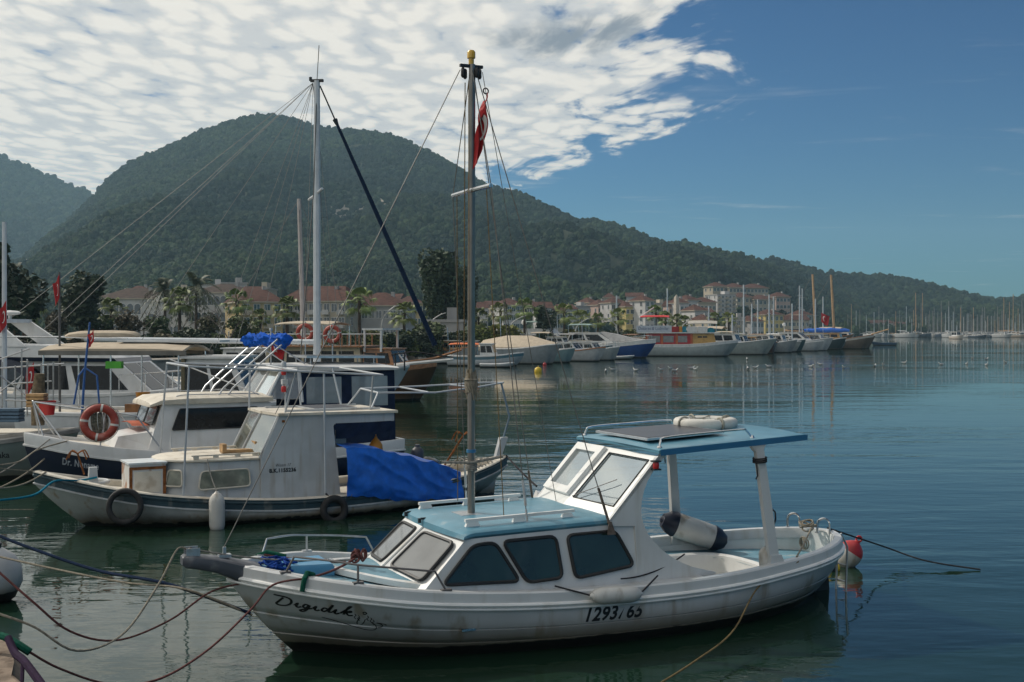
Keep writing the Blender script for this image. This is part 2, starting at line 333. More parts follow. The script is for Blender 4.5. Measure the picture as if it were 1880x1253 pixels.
# ------------------------------------------------------------------ hulls
def hull(stations, bands, N=44, depth=.35, bulge=.03, seams=(), boat=None, transom=False, hullmat=None, lower=.55):
    """stations bow to stern, port side: (x, half beam, z of rail, x at waterline, half beam at waterline).
    bands: list of (part name, material, [(outward offset, height against the rail)...]); the hull goes from the last band to the water"""
    st = cat(stations, N); port = [Vector((a[0], max(a[1], .004), a[2])) for a in st]
    loop = port + [Vector((p.x, -p.y, p.z)) for p in reversed(port)]
    wls = [(a[3], max(a[4], .003)) for a in st]; wloop = wls + [(x, -y) for x, y in reversed(wls)]
    n = len(loop); nor = []
    for i in range(n):
        t = loop[(i + 1) % n] - loop[i - 1]; t.z = 0
        if t.length < 1e-6: t = Vector((0, 1, 0))
        t.normalize(); q = Vector((-t.y, t.x, 0))
        c = Vector((loop[i].x * .25, 0, 0))
        if q.dot(loop[i] - c) < 0: q = -q
        nor.append(q)
    objs = {}
    def cols(prof): return [[loop[i] + nor[i] * d + Vector((0, 0, h)) for d, h in prof] for i in range(n)]
    for nm, mt, prof in bands:
        mb = MB(); mb.loft(cols(prof), loop=True, ringclosed=False); objs[nm] = mb.part(nm, mt, boat)
    d0, h0 = bands[-1][2][-1]
    ss = sorted(set([i / 10 for i in range(11)] + [x + e for x in seams for e in (-.022, -.008, .008, .022)]))
    rings = []
    for i in range(n):
        a = loop[i] + nor[i] * d0 + Vector((0, 0, h0)); wx, wy = wloop[i]; b = Vector((wx, wy, 0)); col = []
        for s in ss:
            p = a.lerp(b, s); p += nor[i] * bulge * math.sin(math.pi * s)
            for x in seams:
                if abs(s - x) < .01: p -= nor[i] * .012
            col.append(p)
        col.append(Vector((wx * .985, wy * .86, -depth * .5))); col.append(Vector((wx * .96, wy * lower, -depth)))
        rings.append(col)
    mb = MB(); mb.loft(rings, loop=True, ringclosed=False)
    m = len(rings[0]); nn = len(rings)
    objs['hull'] = mb.part('hull', hullmat, boat)
    objs['bvh'] = BVHTree.FromPolygons([Vector(v) for v in mb.v], mb.f)
    objs['st'] = st
    return objs
def rail_at(st, x):
    for a, b in zip(st, st[1:]):
        if (a[0] - x) * (b[0] - x) <= 0 and a[0] != b[0]:
            f = (x - a[0]) / (b[0] - a[0]); return a[1] + (b[1] - a[1]) * f, a[2] + (b[2] - a[2]) * f
    return (st[0] if x > st[0][0] else st[-1])[1:3]
def deck(name, st, x0, x1, inset, drop, mat, boat, n=16, crown=.03, thick=None):
    """deck sheet between the bulwarks"""
    def fn(u, v):
        x = x0 + (x1 - x0) * u; w, z = rail_at(st, x); y = (w - inset) * (2 * v - 1)
        return (x, max(-w, min(w, y)), z - drop + crown * (1 - (2 * v - 1) ** 2))
    return MB().grid(fn, n, 8).part(name, mat, boat)
def on_hull(bvh, vs, place, off=.004):
    """lay flat lettering points on the port side of a hull"""
    out = []
    for x, y in vs:
        X, Z = place(x, y); hit = bvh.ray_cast(Vector((X, 6, Z)), Vector((0, -1, 0)))
        out.append((X, (hit[0].y if hit[0] else 1.0) + off, Z))
    return out
def rounded(corners, r=.06, k=4):
    c = [Vector(p) for p in corners]; n = len(c); out = []
    for i in range(n):
        a, b, d = c[i - 1], c[i], c[(i + 1) % n]; p = b + (a - b).normalized() * min(r, (a - b).length * .45); q = b + (d - b).normalized() * min(r, (d - b).length * .45)
        for j in range(k + 1):
            t = j / k; out.append(p * (1 - t) ** 2 + b * 2 * t * (1 - t) + q * t * t)
    return out
def window(boat, corners, glassm, framem, r=.06, fr=.016, off=None, name='window'):
    pts = rounded(corners, r); n = len(pts)
    if off is not None: pts = [p + Vector(off) for p in pts]
    w = MB(); w.tube(pts, fr, 6, closed=True); o = w.part(name, framem, boat)
    g = MB(); g.add(pts, [tuple(range(n))]); g.part('pane', glassm, o); return o
def quad(Q, s, t):
    a, b, c, d = [Vector(q) for q in Q]; return (a * (1 - s) + b * s) * (1 - t) + (d * (1 - s) + c * s) * t
def panel(Q, s0, s1, t0, t1, off=.01, thick=.02):
    """thin slab on a four-cornered face Q (bottom left, bottom right, top right, top left seen from outside)"""
    P = [quad(Q, s, t) for s, t in ((s0, t0), (s1, t0), (s1, t1), (s0, t1))]; nrm = (P[1] - P[0]).cross(P[3] - P[0]).normalized()
    mb = MB(); mb.prism([p + nrm * (off - thick) for p in P], nrm * thick); return mb
# ------------------------------------------------------------------ water
def water_mat():
    m = bpy.data.materials.new('harbour_water'); m.use_nodes = True; nt = m.node_tree; L = nt.links.new
    b = nt.nodes['Principled BSDF']; b.inputs['Base Color'].default_value = (.009, .026, .015, 1); b.inputs['Roughness'].default_value = .03
    b.inputs['IOR'].default_value = 1.35; b.inputs['Specular IOR Level'].default_value = .5
    tc = node(nt, 'ShaderNodeTexCoord')
    def nz(sc, detail, dist=0, s=1.0):
        mp = node(nt, 'ShaderNodeMapping'); mp.inputs[3].default_value = sc; L(tc.outputs['Object'], mp.inputs[0])
        n = node(nt, 'ShaderNodeTexNoise'); n.inputs['Scale'].default_value = s; n.inputs['Detail'].default_value = detail; n.inputs['Distortion'].default_value = dist; L(mp.outputs[0], n.inputs['Vector']); return n.outputs[0]
    big = smooth(nt, nz((.030, .075, 1), 3, .8), .40, .62)          # calm lanes and ruffled lanes
    w1 = nz((.5, 1.3, 1), 3, .3); w2 = nz((2.2, 4.2, 1), 3, .2); w3 = nz((.12, .34, 1), 2)
    h = math_n(nt, 'ADD', math_n(nt, 'MULTIPLY', w1, 1.0), math_n(nt, 'ADD', math_n(nt, 'MULTIPLY', w2, .26), math_n(nt, 'MULTIPLY', w3, 2.2)))
    st = math_n(nt, 'ADD', .08, math_n(nt, 'MULTIPLY', big, .40))
    bp = node(nt, 'ShaderNodeBump'); bp.inputs['Distance'].default_value = .055; L(st, bp.inputs['Strength']); L(h, bp.inputs['Height']); L(bp.outputs[0], b.inputs['Normal'])
    return m
def water():
    mb = MB(); xs = [-3000, -600, -150, -40, 40, 150, 600, 3500]; ys = [-60, 5, 40, 120, 400, 1000, 3600]
    mb.add([(x, y, 0) for y in ys for x in xs], [(j * 8 + i, j * 8 + i + 1, (j + 1) * 8 + i + 1, (j + 1) * 8 + i) for j in range(6) for i in range(7)])
    o = bpy.data.objects.new('water', mb.mesh('water', water_mat(), False)); COL.objects.link(o); o['kind'] = 'structure'
water()
# ------------------------------------------------------------------ land: quay sheet, hills and their woods
def fbm(x, y, s, o=4, seed=0.0):
    a, f, r = 1.0, 1.0 / s, 0.0
    for k in range(o): r += a * mnoise.noise((x * f + seed, y * f + seed * .7, seed)); a *= .5; f *= 2.03
    return r
def lerp_tab(tab, x):
    if x <= tab[0][0]: return tab[0][1]
    for (a, p), (b, q) in zip(tab, tab[1:]):
        if x <= b: return p + (q - p) * (x - a) / (b - a)
    return tab[-1][1]
hillmat = pm('hillside_scrub', (.040, .048, .028), .95, var=.5, vs=.010, dirt=(.15, .13, .10), dstr=.6, ds=(.012, .012, .03), dth=(.60, .72))
treemat = pm('pine_wood', (.019, .034, .020), .9, var=.35, vs=1.6, rnd=.45)
def stand_variation():
    """stands of lighter and darker trees over the hillsides"""
    nt = treemat.node_tree; b = nt.nodes['Principled BSDF']; src = b.inputs['Base Color'].links[0].from_socket
    g = node(nt, 'ShaderNodeNewGeometry'); hs = node(nt, 'ShaderNodeMix', data_type='RGBA'); fs = []
    for sc in (.0055, .022):
        n = node(nt, 'ShaderNodeTexNoise'); n.inputs['Scale'].default_value = sc; n.inputs['Detail'].default_value = 4; nt.links.new(g.outputs['Position'], n.inputs['Vector']); fs.append(n.outputs[0])
    f = smooth(nt, math_n(nt, 'ADD', math_n(nt, 'MULTIPLY', fs[0], .6), math_n(nt, 'MULTIPLY', fs[1], .4)), .38, .62); nt.links.new(f, hs.inputs[0])
    for i, c in ((6, (.62, .66, .75, 1)), (7, (1.75, 1.55, 1.05, 1))):
        m = node(nt, 'ShaderNodeMix', data_type='RGBA', blend_type='MULTIPLY'); m.inputs[0].default_value = 1; nt.links.new(src, m.inputs[6]); m.inputs[7].default_value = c; nt.links.new(m.outputs[2], hs.inputs[i])
    nt.links.new(hs.outputs[2], b.inputs['Base Color'])
stand_variation()
def woods(name, pts, seed):
    """one mass of far-off trees: points with sizes, a lumpy crown set on each"""
    me = bpy.data.meshes.new(name); me.from_pydata([p[:3] for p in pts], [], [])
    at_ = me.attributes.new('size', 'FLOAT_VECTOR', 'POINT'); at_.data.foreach_set('vector', [c for p in pts for c in p[3]])
    ro = me.attributes.new('turn', 'FLOAT_VECTOR', 'POINT'); random.seed(seed); ro.data.foreach_set('vector', [c for p in pts for c in (0, 0, random.uniform(0, 6.28))])
    me.materials.append(treemat)
    o = bpy.data.objects.new(name, me); COL.objects.link(o); o['kind'] = 'stuff'
    ng = bpy.data.node_groups.new('crowns', 'GeometryNodeTree'); ng.interface.new_socket('Geometry', in_out='INPUT', socket_type='NodeSocketGeometry'); ng.interface.new_socket('Geometry', in_out='OUTPUT', socket_type='NodeSocketGeometry')
    L = ng.links.new; gi = ng.nodes.new('NodeGroupInput'); go = ng.nodes.new('NodeGroupOutput')
    ico = ng.nodes.new('GeometryNodeMeshIcoSphere'); ico.inputs['Radius'].default_value = 1.0; ico.inputs['Subdivisions'].default_value = 3
    sp = ng.nodes.new('GeometryNodeSetPosition'); nz = ng.nodes.new('ShaderNodeTexNoise'); nz.inputs['Scale'].default_value = 1.7; nz.inputs['Detail'].default_value = 5; nz.inputs['Roughness'].default_value = .7
    nrm = ng.nodes.new('GeometryNodeInputNormal'); mu = ng.nodes.new('ShaderNodeMath'); mu.operation = 'MULTIPLY_ADD'; mu.inputs[1].default_value = 1.7; mu.inputs[2].default_value = -.88
    L(nz.outputs[0], mu.inputs[0]); vm = ng.nodes.new('ShaderNodeVectorMath'); vm.operation = 'SCALE'; L(nrm.outputs[0], vm.inputs[0]); L(mu.outputs[0], vm.inputs['Scale'])
    L(ico.outputs[0], sp.inputs['Geometry']); L(vm.outputs[0], sp.inputs['Offset'])
    sm = ng.nodes.new('GeometryNodeSetMaterial'); sm.inputs['Material'].default_value = treemat; L(sp.outputs[0], sm.inputs[0])
    ip = ng.nodes.new('GeometryNodeInstanceOnPoints'); L(gi.outputs[0], ip.inputs['Points']); L(sm.outputs[0], ip.inputs['Instance'])
    for nm, sock in (('size', 'Scale'), ('turn', 'Rotation')):
        na = ng.nodes.new('GeometryNodeInputNamedAttribute'); na.data_type = 'FLOAT_VECTOR'; na.inputs['Name'].default_value = nm; L(na.outputs[0], ip.inputs[sock])
    L(ip.outputs[0], go.inputs[0]); md = o.modifiers.new('crowns', 'NODES'); md.node_group = ng
    return o
trackmat = pm('pale_track', (.30, .27, .23), .95, var=.3, vs=.05)
def near_track(tracks, u, v):
    for pts, w in tracks:
        for (a, b), (c, d) in zip(pts, pts[1:]):
            l = max(1e-6, (c - a) ** 2 + (d - b) ** 2); t = max(0, min(1, ((u - a) * (c - a) + (v - b) * (d - b)) / l))
            if math.hypot(u - a - t * (c - a), (v - b - t * (d - b))) < w + 1.2: return True
    return False
def hill(name, wname, ridge, dist, base, u0, u1, nu, nt_, amp, spacing, seed, tree=(3.2, 5.0), bare=.30, crest=5.0, tracks=()):
    cols = []
    def P(u, t):
        Y0, Y1 = lerp_tab(base, u), lerp_tab(dist, u); zr = max(4, zv(lerp_tab(ridge, u), Y1) - crest)
        Y = Y0 + (Y1 - Y0) * t; X = (u - CXP) / FPX * Y
        if t <= 1:
            z = 1.2 + (zr - 1.2) * (.30 * t + .70 * t ** 1.55)
            z += amp * fbm(X, Y, 170, 4, seed) * math.sin(math.pi * min(1, t)) * min(1, t * 2.2) * min(1, zr / 60)
        else: z = zr - (t - 1) * zr * 1.5
        return Vector((X, Y, z))
    T = [k / nt_ for k in range(nt_ + 1)] + [1.08, 1.25, 1.5]
    us = [u0 + (u1 - u0) * i / nu for i in range(nu + 1)]
    mb = MB(); g = [[P(u, t) for t in T] for u in us]
    mb.loft(g, ringclosed=False); o = bpy.data.objects.new(name, mb.mesh(name, hillmat, True)); COL.objects.link(o); o['kind'] = 'structure'
    random.seed(seed); pts = []
    for i in range(nu):
        for j in range(nt_ + 1):
            a, b, c, d = g[i][j], g[i + 1][j], g[i + 1][j + 1], g[i][j + 1]
            area = ((b - a).cross(c - a)).length / 2 + ((c - a).cross(d - a)).length / 2
            k = area / (spacing * spacing); k = int(k) + (random.random() < k - int(k))
            for q in range(k):
                s, t = random.random(), random.random(); p = (a * (1 - s) + b * s) * (1 - t) + (d * (1 - s) + c * s) * t
                n = fbm(p.x, p.y, 90, 5, seed + 5)
                if tracks and near_track(tracks, CXP + FPX * p.x / p.y, HYP - FPX * (p.z - CAMH) / p.y): continue
                low = 1 - min(1, T[j] / .16)
                if n > bare - low * .35: continue
                r = random.uniform(*tree); h = r * random.uniform(1.0, 1.5)
                if low > .2 and random.random() < .22: r *= .42; h = r * 4.2
                pts.append((p.x, p.y, p.z + h * .55, (r, r, h)))
    for tr in tracks:
        ribbon = []
        for u, v in cat(tr[0], len(tr[0]) * 5):
            lo, hi = 0.0, 1.0
            for k in range(24):
                m = (lo + hi) / 2; q = P(u, m); lo, hi = (m, hi) if HYP - FPX * (q.z - CAMH) / q.y > v else (lo, m)
            ribbon.append([P(u - tr[1], lo) + Vector((0, 0, .8)), P(u + tr[1], lo) + Vector((0, 0, .8)), P(u + tr[1], lo + .012) + Vector((0, 0, .8)), P(u - tr[1], lo + .012) + Vector((0, 0, .8))])
        mb = MB(); mb.loft(ribbon, ringclosed=True, cap=False); o = bpy.data.objects.new('hill_track', mb.mesh('hill_track', trackmat)); COL.objects.link(o); o['kind'] = 'structure'
    woods(wname, pts, seed); return len(pts)
R_MAIN = [(-420, 640), (-200, 600), (-60, 545), (40, 486), (100, 424), (165, 362), (205, 318), (240, 292), (290, 272), (330, 254), (370, 236), (400, 226), (440, 213), (470, 206), (510, 208), (540, 214), (570, 225), (600, 231), (650, 234), (690, 238), (730, 246), (760, 262), (800, 280), (830, 296), (870, 322), (900, 338), (930, 346), (960, 352), (1000, 372), (1060, 398), (1100, 401), (1150, 412), (1190, 432), (1220, 440), (1260, 439), (1300, 452), (1340, 458), (1380, 470), (1410, 482), (1460, 500), (1520, 530), (1560, 560), (1600, 590), (1700, 604)]
R_LEFT = [(-500, 190), (-200, 225), (-60, 262), (0, 286), (40, 303), (80, 322), (120, 338), (165, 356), (220, 390), (320, 470), (420, 560)]
R_RIGHT = [(1240, 560), (1330, 500), (1380, 474), (1420, 470), (1450, 477), (1490, 489), (1530, 498), (1570, 500), (1620, 503), (1680, 512), (1740, 527), (1790, 539), (1830, 548), (1860, 545), (1900, 538), (1980, 530), (2100, 545), (2300, 560), (2600, 580)]
NT = 0
NT += hill('mountain', 'mountain_pine_wood', R_MAIN, [(-400, 1000), (200, 1250), (600, 1300), (1000, 1000), (1300, 880), (1600, 900)], [(-400, 330), (900, 340), (1200, 420), (1450, 560), (1700, 640)], -420, 1700, 106, 26, 36, 3.8, 3, tree=(1.2, 2.9), bare=.66, tracks=(([(34, 464), (44, 472), (40, 482), (52, 490), (46, 498), (60, 506)], 2.5), ([(600, 412), (622, 402), (645, 394), (668, 384), (690, 378), (722, 377)], 1.5)))
NT += hill('hill', 'left_hill_wood', R_LEFT, [(-500, 1900)], [(-500, 1050)], -500, 420, 46, 12, 20, 8.5, 11, (4, 6.5), .5)
NT += hill('hill', 'right_hill_wood', R_RIGHT, [(1240, 1050), (1500, 1080), (1900, 1300), (2600, 1500)], [(1240, 690), (1500, 690), (1900, 720), (2600, 760)], 1240, 2600, 68, 18, 24, 4.6, 23, (1.4, 3.2), .6)
print('forest points', NT)
# ------------------------------------------------------------------ boat in front: white hull, pale blue decks and canopy
def boat_front():
    B = boat_frame('cabin_boat', (537, 1195), (1497, 1085), 'white cabin boat with pale blue roofs and open stern canopy, nearest in the picture')
    st0 = [(3.90, .02, .93, 3.27, .01), (3.55, .46, .89, 3.02, .16), (2.90, .95, .81, 2.55, .50), (2.1, 1.12, .70, 1.9, .82), (.9, 1.21, .615, .85, 1.04),
           (-.3, 1.24, .59, -.3, 1.10), (-1.2, 1.19, .60, -1.2, 1.04), (-1.95, 1.06, .635, -1.9, .86), (-2.6, .88, .670, -2.45, .62), (-3.05, .66, .70, -2.85, .34), (-3.38, .36, .725, -3.12, .12), (-3.53, .02, .735, -3.24, .01)]
    rail = [(-.11, -.12), (-.105, -.03), (-.09, 0), (-.01, .004), (.006, -.012), (.012, -.10)]
    bead = [(.012, -.10), (.034, -.108), (.042, -.122), (.034, -.138), (.014, -.142), (.014, -.148), (.028, -.154), (.031, -.164), (.026, -.174), (.0, -.178)]
    H = hull(st0, [('gunwale', gel, rail), ('rubbing_strake', gelclean, bead)], N=60, boat=B, hullmat=gelhull, seams=(.40, .70), bulge=.045)
    st = H['st']
    deck('foredeck', st, 3.72, 1.9, .10, .075, deckblue, B, 20, .03)
    deck('side_deck', st, 2.0, -.95, .10, .03, gel, B, 20, .0)
    # raised part of the foredeck with its pale edging
    def rp(x, y, dz): return (x, y, rail_at(st, x)[1] - .06 + .03 * (1 - (y / 1.0) ** 2) + dz)
    ed = [(1.95, .86), (2.45, .62), (2.80, .30), (2.92, .0), (2.80, -.30), (2.45, -.62), (1.95, -.86)]
    edc = cat([(x, y) for x, y in ed], 25)
    mb = MB(); mb.loft([[Vector(rp(x, y, .0)), Vector(rp(x, y, .05)), Vector(rp(1.8, y * .98, .05))] for x, y in edc], ringclosed=False); mb.part('raised_deck', deckblue, B)
    mb = MB(); mb.loft([[Vector(rp(x + dx, y * k, dz)) for dx, k, dz in ((.035, 1.03, 0), (.035, 1.03, .056), (-.05, .96, .060), (-.05, .96, .048))] for x, y in edc]); mb.part('deck_edging', gelclean, B)
    # hatch, windlass, rope heap
    mb = MB(); hz = rail_at(st, 3.2)[1] - .045
    mb.loft([[Vector((3.16 + x * k, y * k, hz + z)) for x, y in ((.22, -.20), (.22, .20), (-.24, .27), (-.24, -.27))] for k, z in ((1, -.03), (1, .06), (.93, .085), (.5, .09))]); hb = mb.part('deck_hatch', hatchblue, B)
    MB().box((2.90, .08, hz + .085), (.03, .10, .03)).part('hatch_clasp', steel, hb)
    random.seed(4)
    mb = MB()
    for k in range(9):
        c = Vector((2.60 + random.uniform(-.07, .07), .02 + random.uniform(-.10, .10), .87 + random.uniform(0, .07)))
        mb.torus(c, random.uniform(.03, .055), .011, (random.uniform(-1, 1), random.uniform(-1, 1), random.uniform(-.6, 1)), 14, 5)
    mb.thing('rope_coil', roper, 'small tangled heap of reddish rope and shackles on the blue foredeck', 'rope', frame=B)
    mb = MB(); pts = []
    for k in range(150):
        a = k * .42; pts.append((3.42 + .10 * math.cos(a) + .05 * math.sin(k * .9), .0 + .20 * math.sin(a * .83) + .03 * math.cos(k * 1.7), .85 + .035 * math.sin(k * .61) + .0004 * k))
    mb.tube(pts, .010, 5); mb.thing('rope_heap', pm('blue_polyrope', (.006, .045, .24), .8, var=.3, vs=20), 'bright blue rope heap in the bow of the nearest boat', 'rope', frame=B)
    # bow nose with roller
    mb = MB(); ring = []
    for x, w, zt, zb in ((3.62, .20, .90, .72), (3.84, .17, .96, .76), (4.05, .13, 1.01, .86), (4.25, .115, 1.04, .91), (4.33, .10, 1.045, .925), (4.36, .07, 1.03, .95)):
        h = (zt - zb) / 2; zc = (zt + zb) / 2
        ring.append([Vector((x, w * math.copysign(abs(math.cos(a)) ** .4, math.cos(a)), zc + h * math.copysign(abs(math.sin(a)) ** .4, math.sin(a)))) for a in [2 * math.pi * k / 16 for k in range(16)]])
    mb.loft(ring); nose = mb.part('bow_nose', pm('grey_nose_paint', (.070, .078, .095), .5, var=.2, dirt=(.3, .3, .3), dstr=.4, ds=(6, 6, 6)), B)
    mb = MB(); mb.lathe([(.035, -.06), (.022, 0), (.035, .06)], (4.27, 0, 1.07), (0, 1, 0), 12); mb.part('roller', rubber, nose)
    mb = MB()
    for y in (-.065, .065): mb.box((4.26, y, 1.065), (.13, .008, .09))
    mb.part('roller_cheek', dullsteel, nose)
    mb = MB(); mb.box((3.95, 0, 1.005), (.12, .09, .03)); mb.box((3.95, 0, 1.04), (.03, .03, .10)); mb.part('stay_fitting', dullsteel, B)
    # ---- trunk cabin
    fr_t = [(1.75, .85, 1.135), (1.81, .30, 1.15), (1.83, .0, 1.155), (1.81, -.30, 1.15), (1.75, -.85, 1.135)]
    fr_b = [(2.22, .92, .665), (2.33, .34, .715), (2.35, .0, .72), (2.33, -.34, .715), (2.22, -.92, .665)]
    side_b = lambda x, s: (x, s * (.92 + .03 * min(1, (2.2 - x) / 1.2)), rail_at(st, x)[1] - .035)
    mb = MB(); mb.loft([[Vector(p) for p in fr_t], [Vector(a).lerp(Vector(b), .5) for a, b in zip(fr_t, fr_b)], [Vector(p) for p in fr_b]], ringclosed=False)
    for s in (1, -1):
        xs = [1.75, 1.3, .8, .3, -.2]
        mb.loft([[Vector((x, s * .85, 1.135 + (1.75 - x) * .022)), Vector(side_b(2.22 if k == 0 else x, s))] for k, x in enumerate(xs)], ringclosed=False)
    mb.part('cabin_trunk', gel, B)
    # blue roof with rounded edge
    xs = [1.80, 1.72, 1.4, .9, .4, .03, -.02]; rings = []
    def rf(x):
        z = 1.135 + (1.75 - x) * .022; w = .87; bow = .0
        return [(s, z) for s in (1,)], w, z
    prof = [(-1.0, -.005), (-1.02, .02), (-1.015, .05), (-.98, .072), (-.9, .083), (-.6, .098), (-.3, .108), (0, .112), (.3, .108), (.6, .098), (.9, .083), (.98, .072), (1.015, .05), (1.02, .02), (1.0, -.005)]
    for j, (k, dz, dx) in enumerate(((1.0, 0.0, 0.0), (1.01, .0, -.01), (1, .55, -.0), (.985, .9, 0.06), (.96, 1.0, .13), (.96, 1.0, .5), (.97, 1.0, 1.0), (.98, 1.0, 1.5), (.98, 1.0, 1.80))):
        ring = []
        for y, h in prof:
            fx = 1.78 + .075 * (1 - min(1, abs(y)) ** 1.6) - dx
            ring.append(Vector((fx if j < 5 else 1.78 - dx, y * .87 * k, 1.138 + (1.75 - fx) * .022 + (h * dz if h > 0 else h))))
        rings.append(ring)
    mb = MB(); mb.loft(rings, ringclosed=False); mb.part('cabin_roof', roofblue, B)
    # grab rails on the roof
    for s in (1, -1):
        mb = MB(); y = s * .66; z0 = 1.235
        for x in (1.60, 1.08, .52): mb.hexa([(x - .09, y - .025, z0 - .03), (x + .09, y - .025, z0 - .03), (x + .09, y + .025, z0 - .03), (x - .09, y + .025, z0 - .03)], [(x - .05, y - .018, z0 + .055), (x + .05, y - .018, z0 + .055), (x + .05, y + .018, z0 + .055), (x - .05, y + .018, z0 + .055)])
        mb.box((1.06, y, z0 + .066), (1.24, .042, .03), ry=.022); mb.box((1.06, y, z0 - .012), (1.36, .06, .02), ry=.022)
        mb.part('grab_rail', gelclean, B)
    # cabin windows: three in the port side, two in the front, three to starboard
    for s in (1, -1):
        o = (0, s * .012, 0)
        for q in ([(2.03, .725), (1.68, 1.075), (1.44, 1.085), (1.20, .69)], [(1.36, 1.09), (.76, 1.10), (.72, .685), (1.12, .67)], [(.63, 1.10), (.06, 1.105), (-.13, .74), (.57, .665)]):
            def yy(x, z): return s * (.85 + (.945 - .85) * (1.135 - z) / .5)
            window(B, [(x, yy(x, z), z) for x, z in q], g_side, rubber, .075, .019, o)
    fc = [Vector(p) for p in fr_t]; fb = [Vector(p) for p in fr_b]
    nf = Vector((.72, 0, .68)) * .016
    for a, b, s0, s1 in ((0, 2, .10, .86), (2, 4, .12, .80)):
        Q = [fb[a], fb[b], fc[b], fc[a]]
        cs = [quad(Q, s, t) for s, t in ((s0 + .02, .13), (s1, .13), (s1, .86), (s0, .86))]
        mid = [quad([fb[a], fb[a + 1], fc[a + 1], fc[a]], .5, .5)]
        window(B, cs, g_front, rubber, .07, .02, nf * (2.2 if True else 1))
    mb = MB(); hq = [fb[2], fb[4], fc[4], fc[2]]
    mb.prism([quad(hq, s, t) + nf * .3 for s, t in ((.04, .06), (.88, .06), (.88, .94), (.04, .94))], nf * 1.2); mb.part('opening_front_hatch', gelclean, B)
    for s_ in (.12, .8):
        mb = MB(); p = quad(hq, s_ , .98) + Vector((0, 0, .07)); mb.box(p, (.07, .025, .02)); mb.box(p + Vector((.05, 0, -.02)), (.03, .025, .05)); mb.part('hatch_hinge', black, B)
    # ---- wheelhouse: raked windscreen between two side panels
    for s in (1, -1):
        y = s * .885
        prof_ = [(.16, 1.20), (-.44, 1.85), (-.50, 1.88), (-.56, 1.86)] + [(x, z) for x, z in cat([(-.47, 1.80), (-.32, 1.60), (-.25, 1.38), (-.26, 1.20), (-.36, 1.00), (-.58, .80), (-.85, .665), (-1.15, .585)], 16)] + [(-1.15, .53), (-.17, .50), (-.17, 1.14), (.10, 1.16)]
        mb = MB(); mb.prism([(x, y + s * (.055 * max(0, (1.1 - z)) / .5), z) for x, z in prof_], (0, -s * .05, 0)); mb.part('wheelhouse_side', gel, B)
    # windscreen: two faces meeting in a slight ridge
    bl, bm_, br = Vector((.14, .885, 1.215)), Vector((.27, 0, 1.235)), Vector((.14, -.885, 1.215))
    tl, tm, tr = Vector((-.46, .885, 1.865)), Vector((-.37, 0, 1.885)), Vector((-.46, -.885, 1.865))
    nw = Vector((.73, 0, .68))
    def frame_face(Q, s0, s1, t0, t1, mt, name, th=.035, lift=0.0):
        mb = MB(); outer = [quad(Q, s, t) for s, t in ((0, 0), (1, 0), (1, 1), (0, 1))]; inn = [quad(Q, s, t) for s, t in ((s0, t0), (s1, t0), (s1, t1), (s0, t1))]
        for off in (lift, lift - th): pass
        vs = [p + nw * lift for p in outer] + [p + nw * lift for p in inn] + [p + nw * (lift - th) for p in outer] + [p + nw * (lift - th) for p in inn]; fs = []
        for k in range(4):
            l = (k + 1) % 4; fs += [(k, l, 4 + l, 4 + k), (8 + k, 12 + k, 12 + l, 8 + l), (k, 8 + k, 8 + l, l), (4 + k, 4 + l, 12 + l, 12 + k)]
        mb.add(vs, fs); return mb, inn
    Qn = [bl, bm_, tm, tl]; mb, inn = frame_face(Qn, .11, .92, .20, .92, gelclean, 'x'); o = mb.part('windscreen', gelclean, B)
    g = MB(); g.add([p - nw * .012 for p in inn], [(0, 1, 2, 3)]); g.part('pane', g_clear, o)
    mb = MB(); mb.tube([p + nw * .004 for p in inn], .009, 5, closed=True); mb.part('gasket', rubber, o)
    mb = MB(); a_ = inn[1] + nw * .02; mb.tube([a_, quad(Qn, .35, .55) + nw * .03], .005, 5); mb.part('wiper', black, o)
    Qf = [bm_, br, tr, tm]; mb, inn = frame_face(Qf, .04, .96, .20, .97, gelclean, 'x'); o = mb.part('windscreen', gelclean, B)
    Qo = [quad(Qf, s, t) for s, t in ((.03, .20), (.93, .20), (.93, .97), (.03, .97))]; mb, inn2 = frame_face(Qo, .15, .87, .13, .86, gelclean, 'x', .045, .05); mb.part('opening_sash', gelclean, o)
    g = MB(); g.add([p + nw * .02 for p in inn2], [(0, 1, 2, 3)]); g.part('pane', g_clear, o)
    # ---- canopy over the stern
    mb = MB(); rr = []
    for x in (-.44, -.47, -.9, -1.4, -1.9, -2.36, -2.39):
        z = 1.885 + (-.45 - x) * .048; e = 0 if -2.37 < x < -.45 else .012
        rr.append([Vector((x + (.09 * (1 - (y / .93) ** 2) if x > -.6 else 0), y, z + .035 * (1 - (y / .93) ** 2) - (e if h > 0 else -e) + h)) for y, h in ((-.93, .0), (-.93, .055), (-.5, .055), (0, .055), (.5, .055), (.93, .055), (.93, 0), (.5, 0), (0, 0), (-.5, 0))])
    mb.loft(rr); mb.part('canopy', roofblue, B)
    mb = MB()
    zc = lambda x: 1.885 + (-.45 - x) * .048
    for s in (1, -1): mb.hexa([(-.46, s * .934 - .003, zc(-.46) - .012), (-2.40, s * .934 - .003, zc(-2.40) - .012), (-2.40, s * .934 + .003, zc(-2.40) - .012), (-.46, s * .934 + .003, zc(-.46) - .012)], [(-.46, s * .934 - .003, zc(-.46) + .05), (-2.40, s * .934 - .003, zc(-2.40) + .05), (-2.40, s * .934 + .003, zc(-2.40) + .05), (-.46, s * .934 + .003, zc(-.46) + .05)])
    mb.part('canopy_edge', edgeblue, B)  # deeper blue than the lit top; that difference in light is painted in
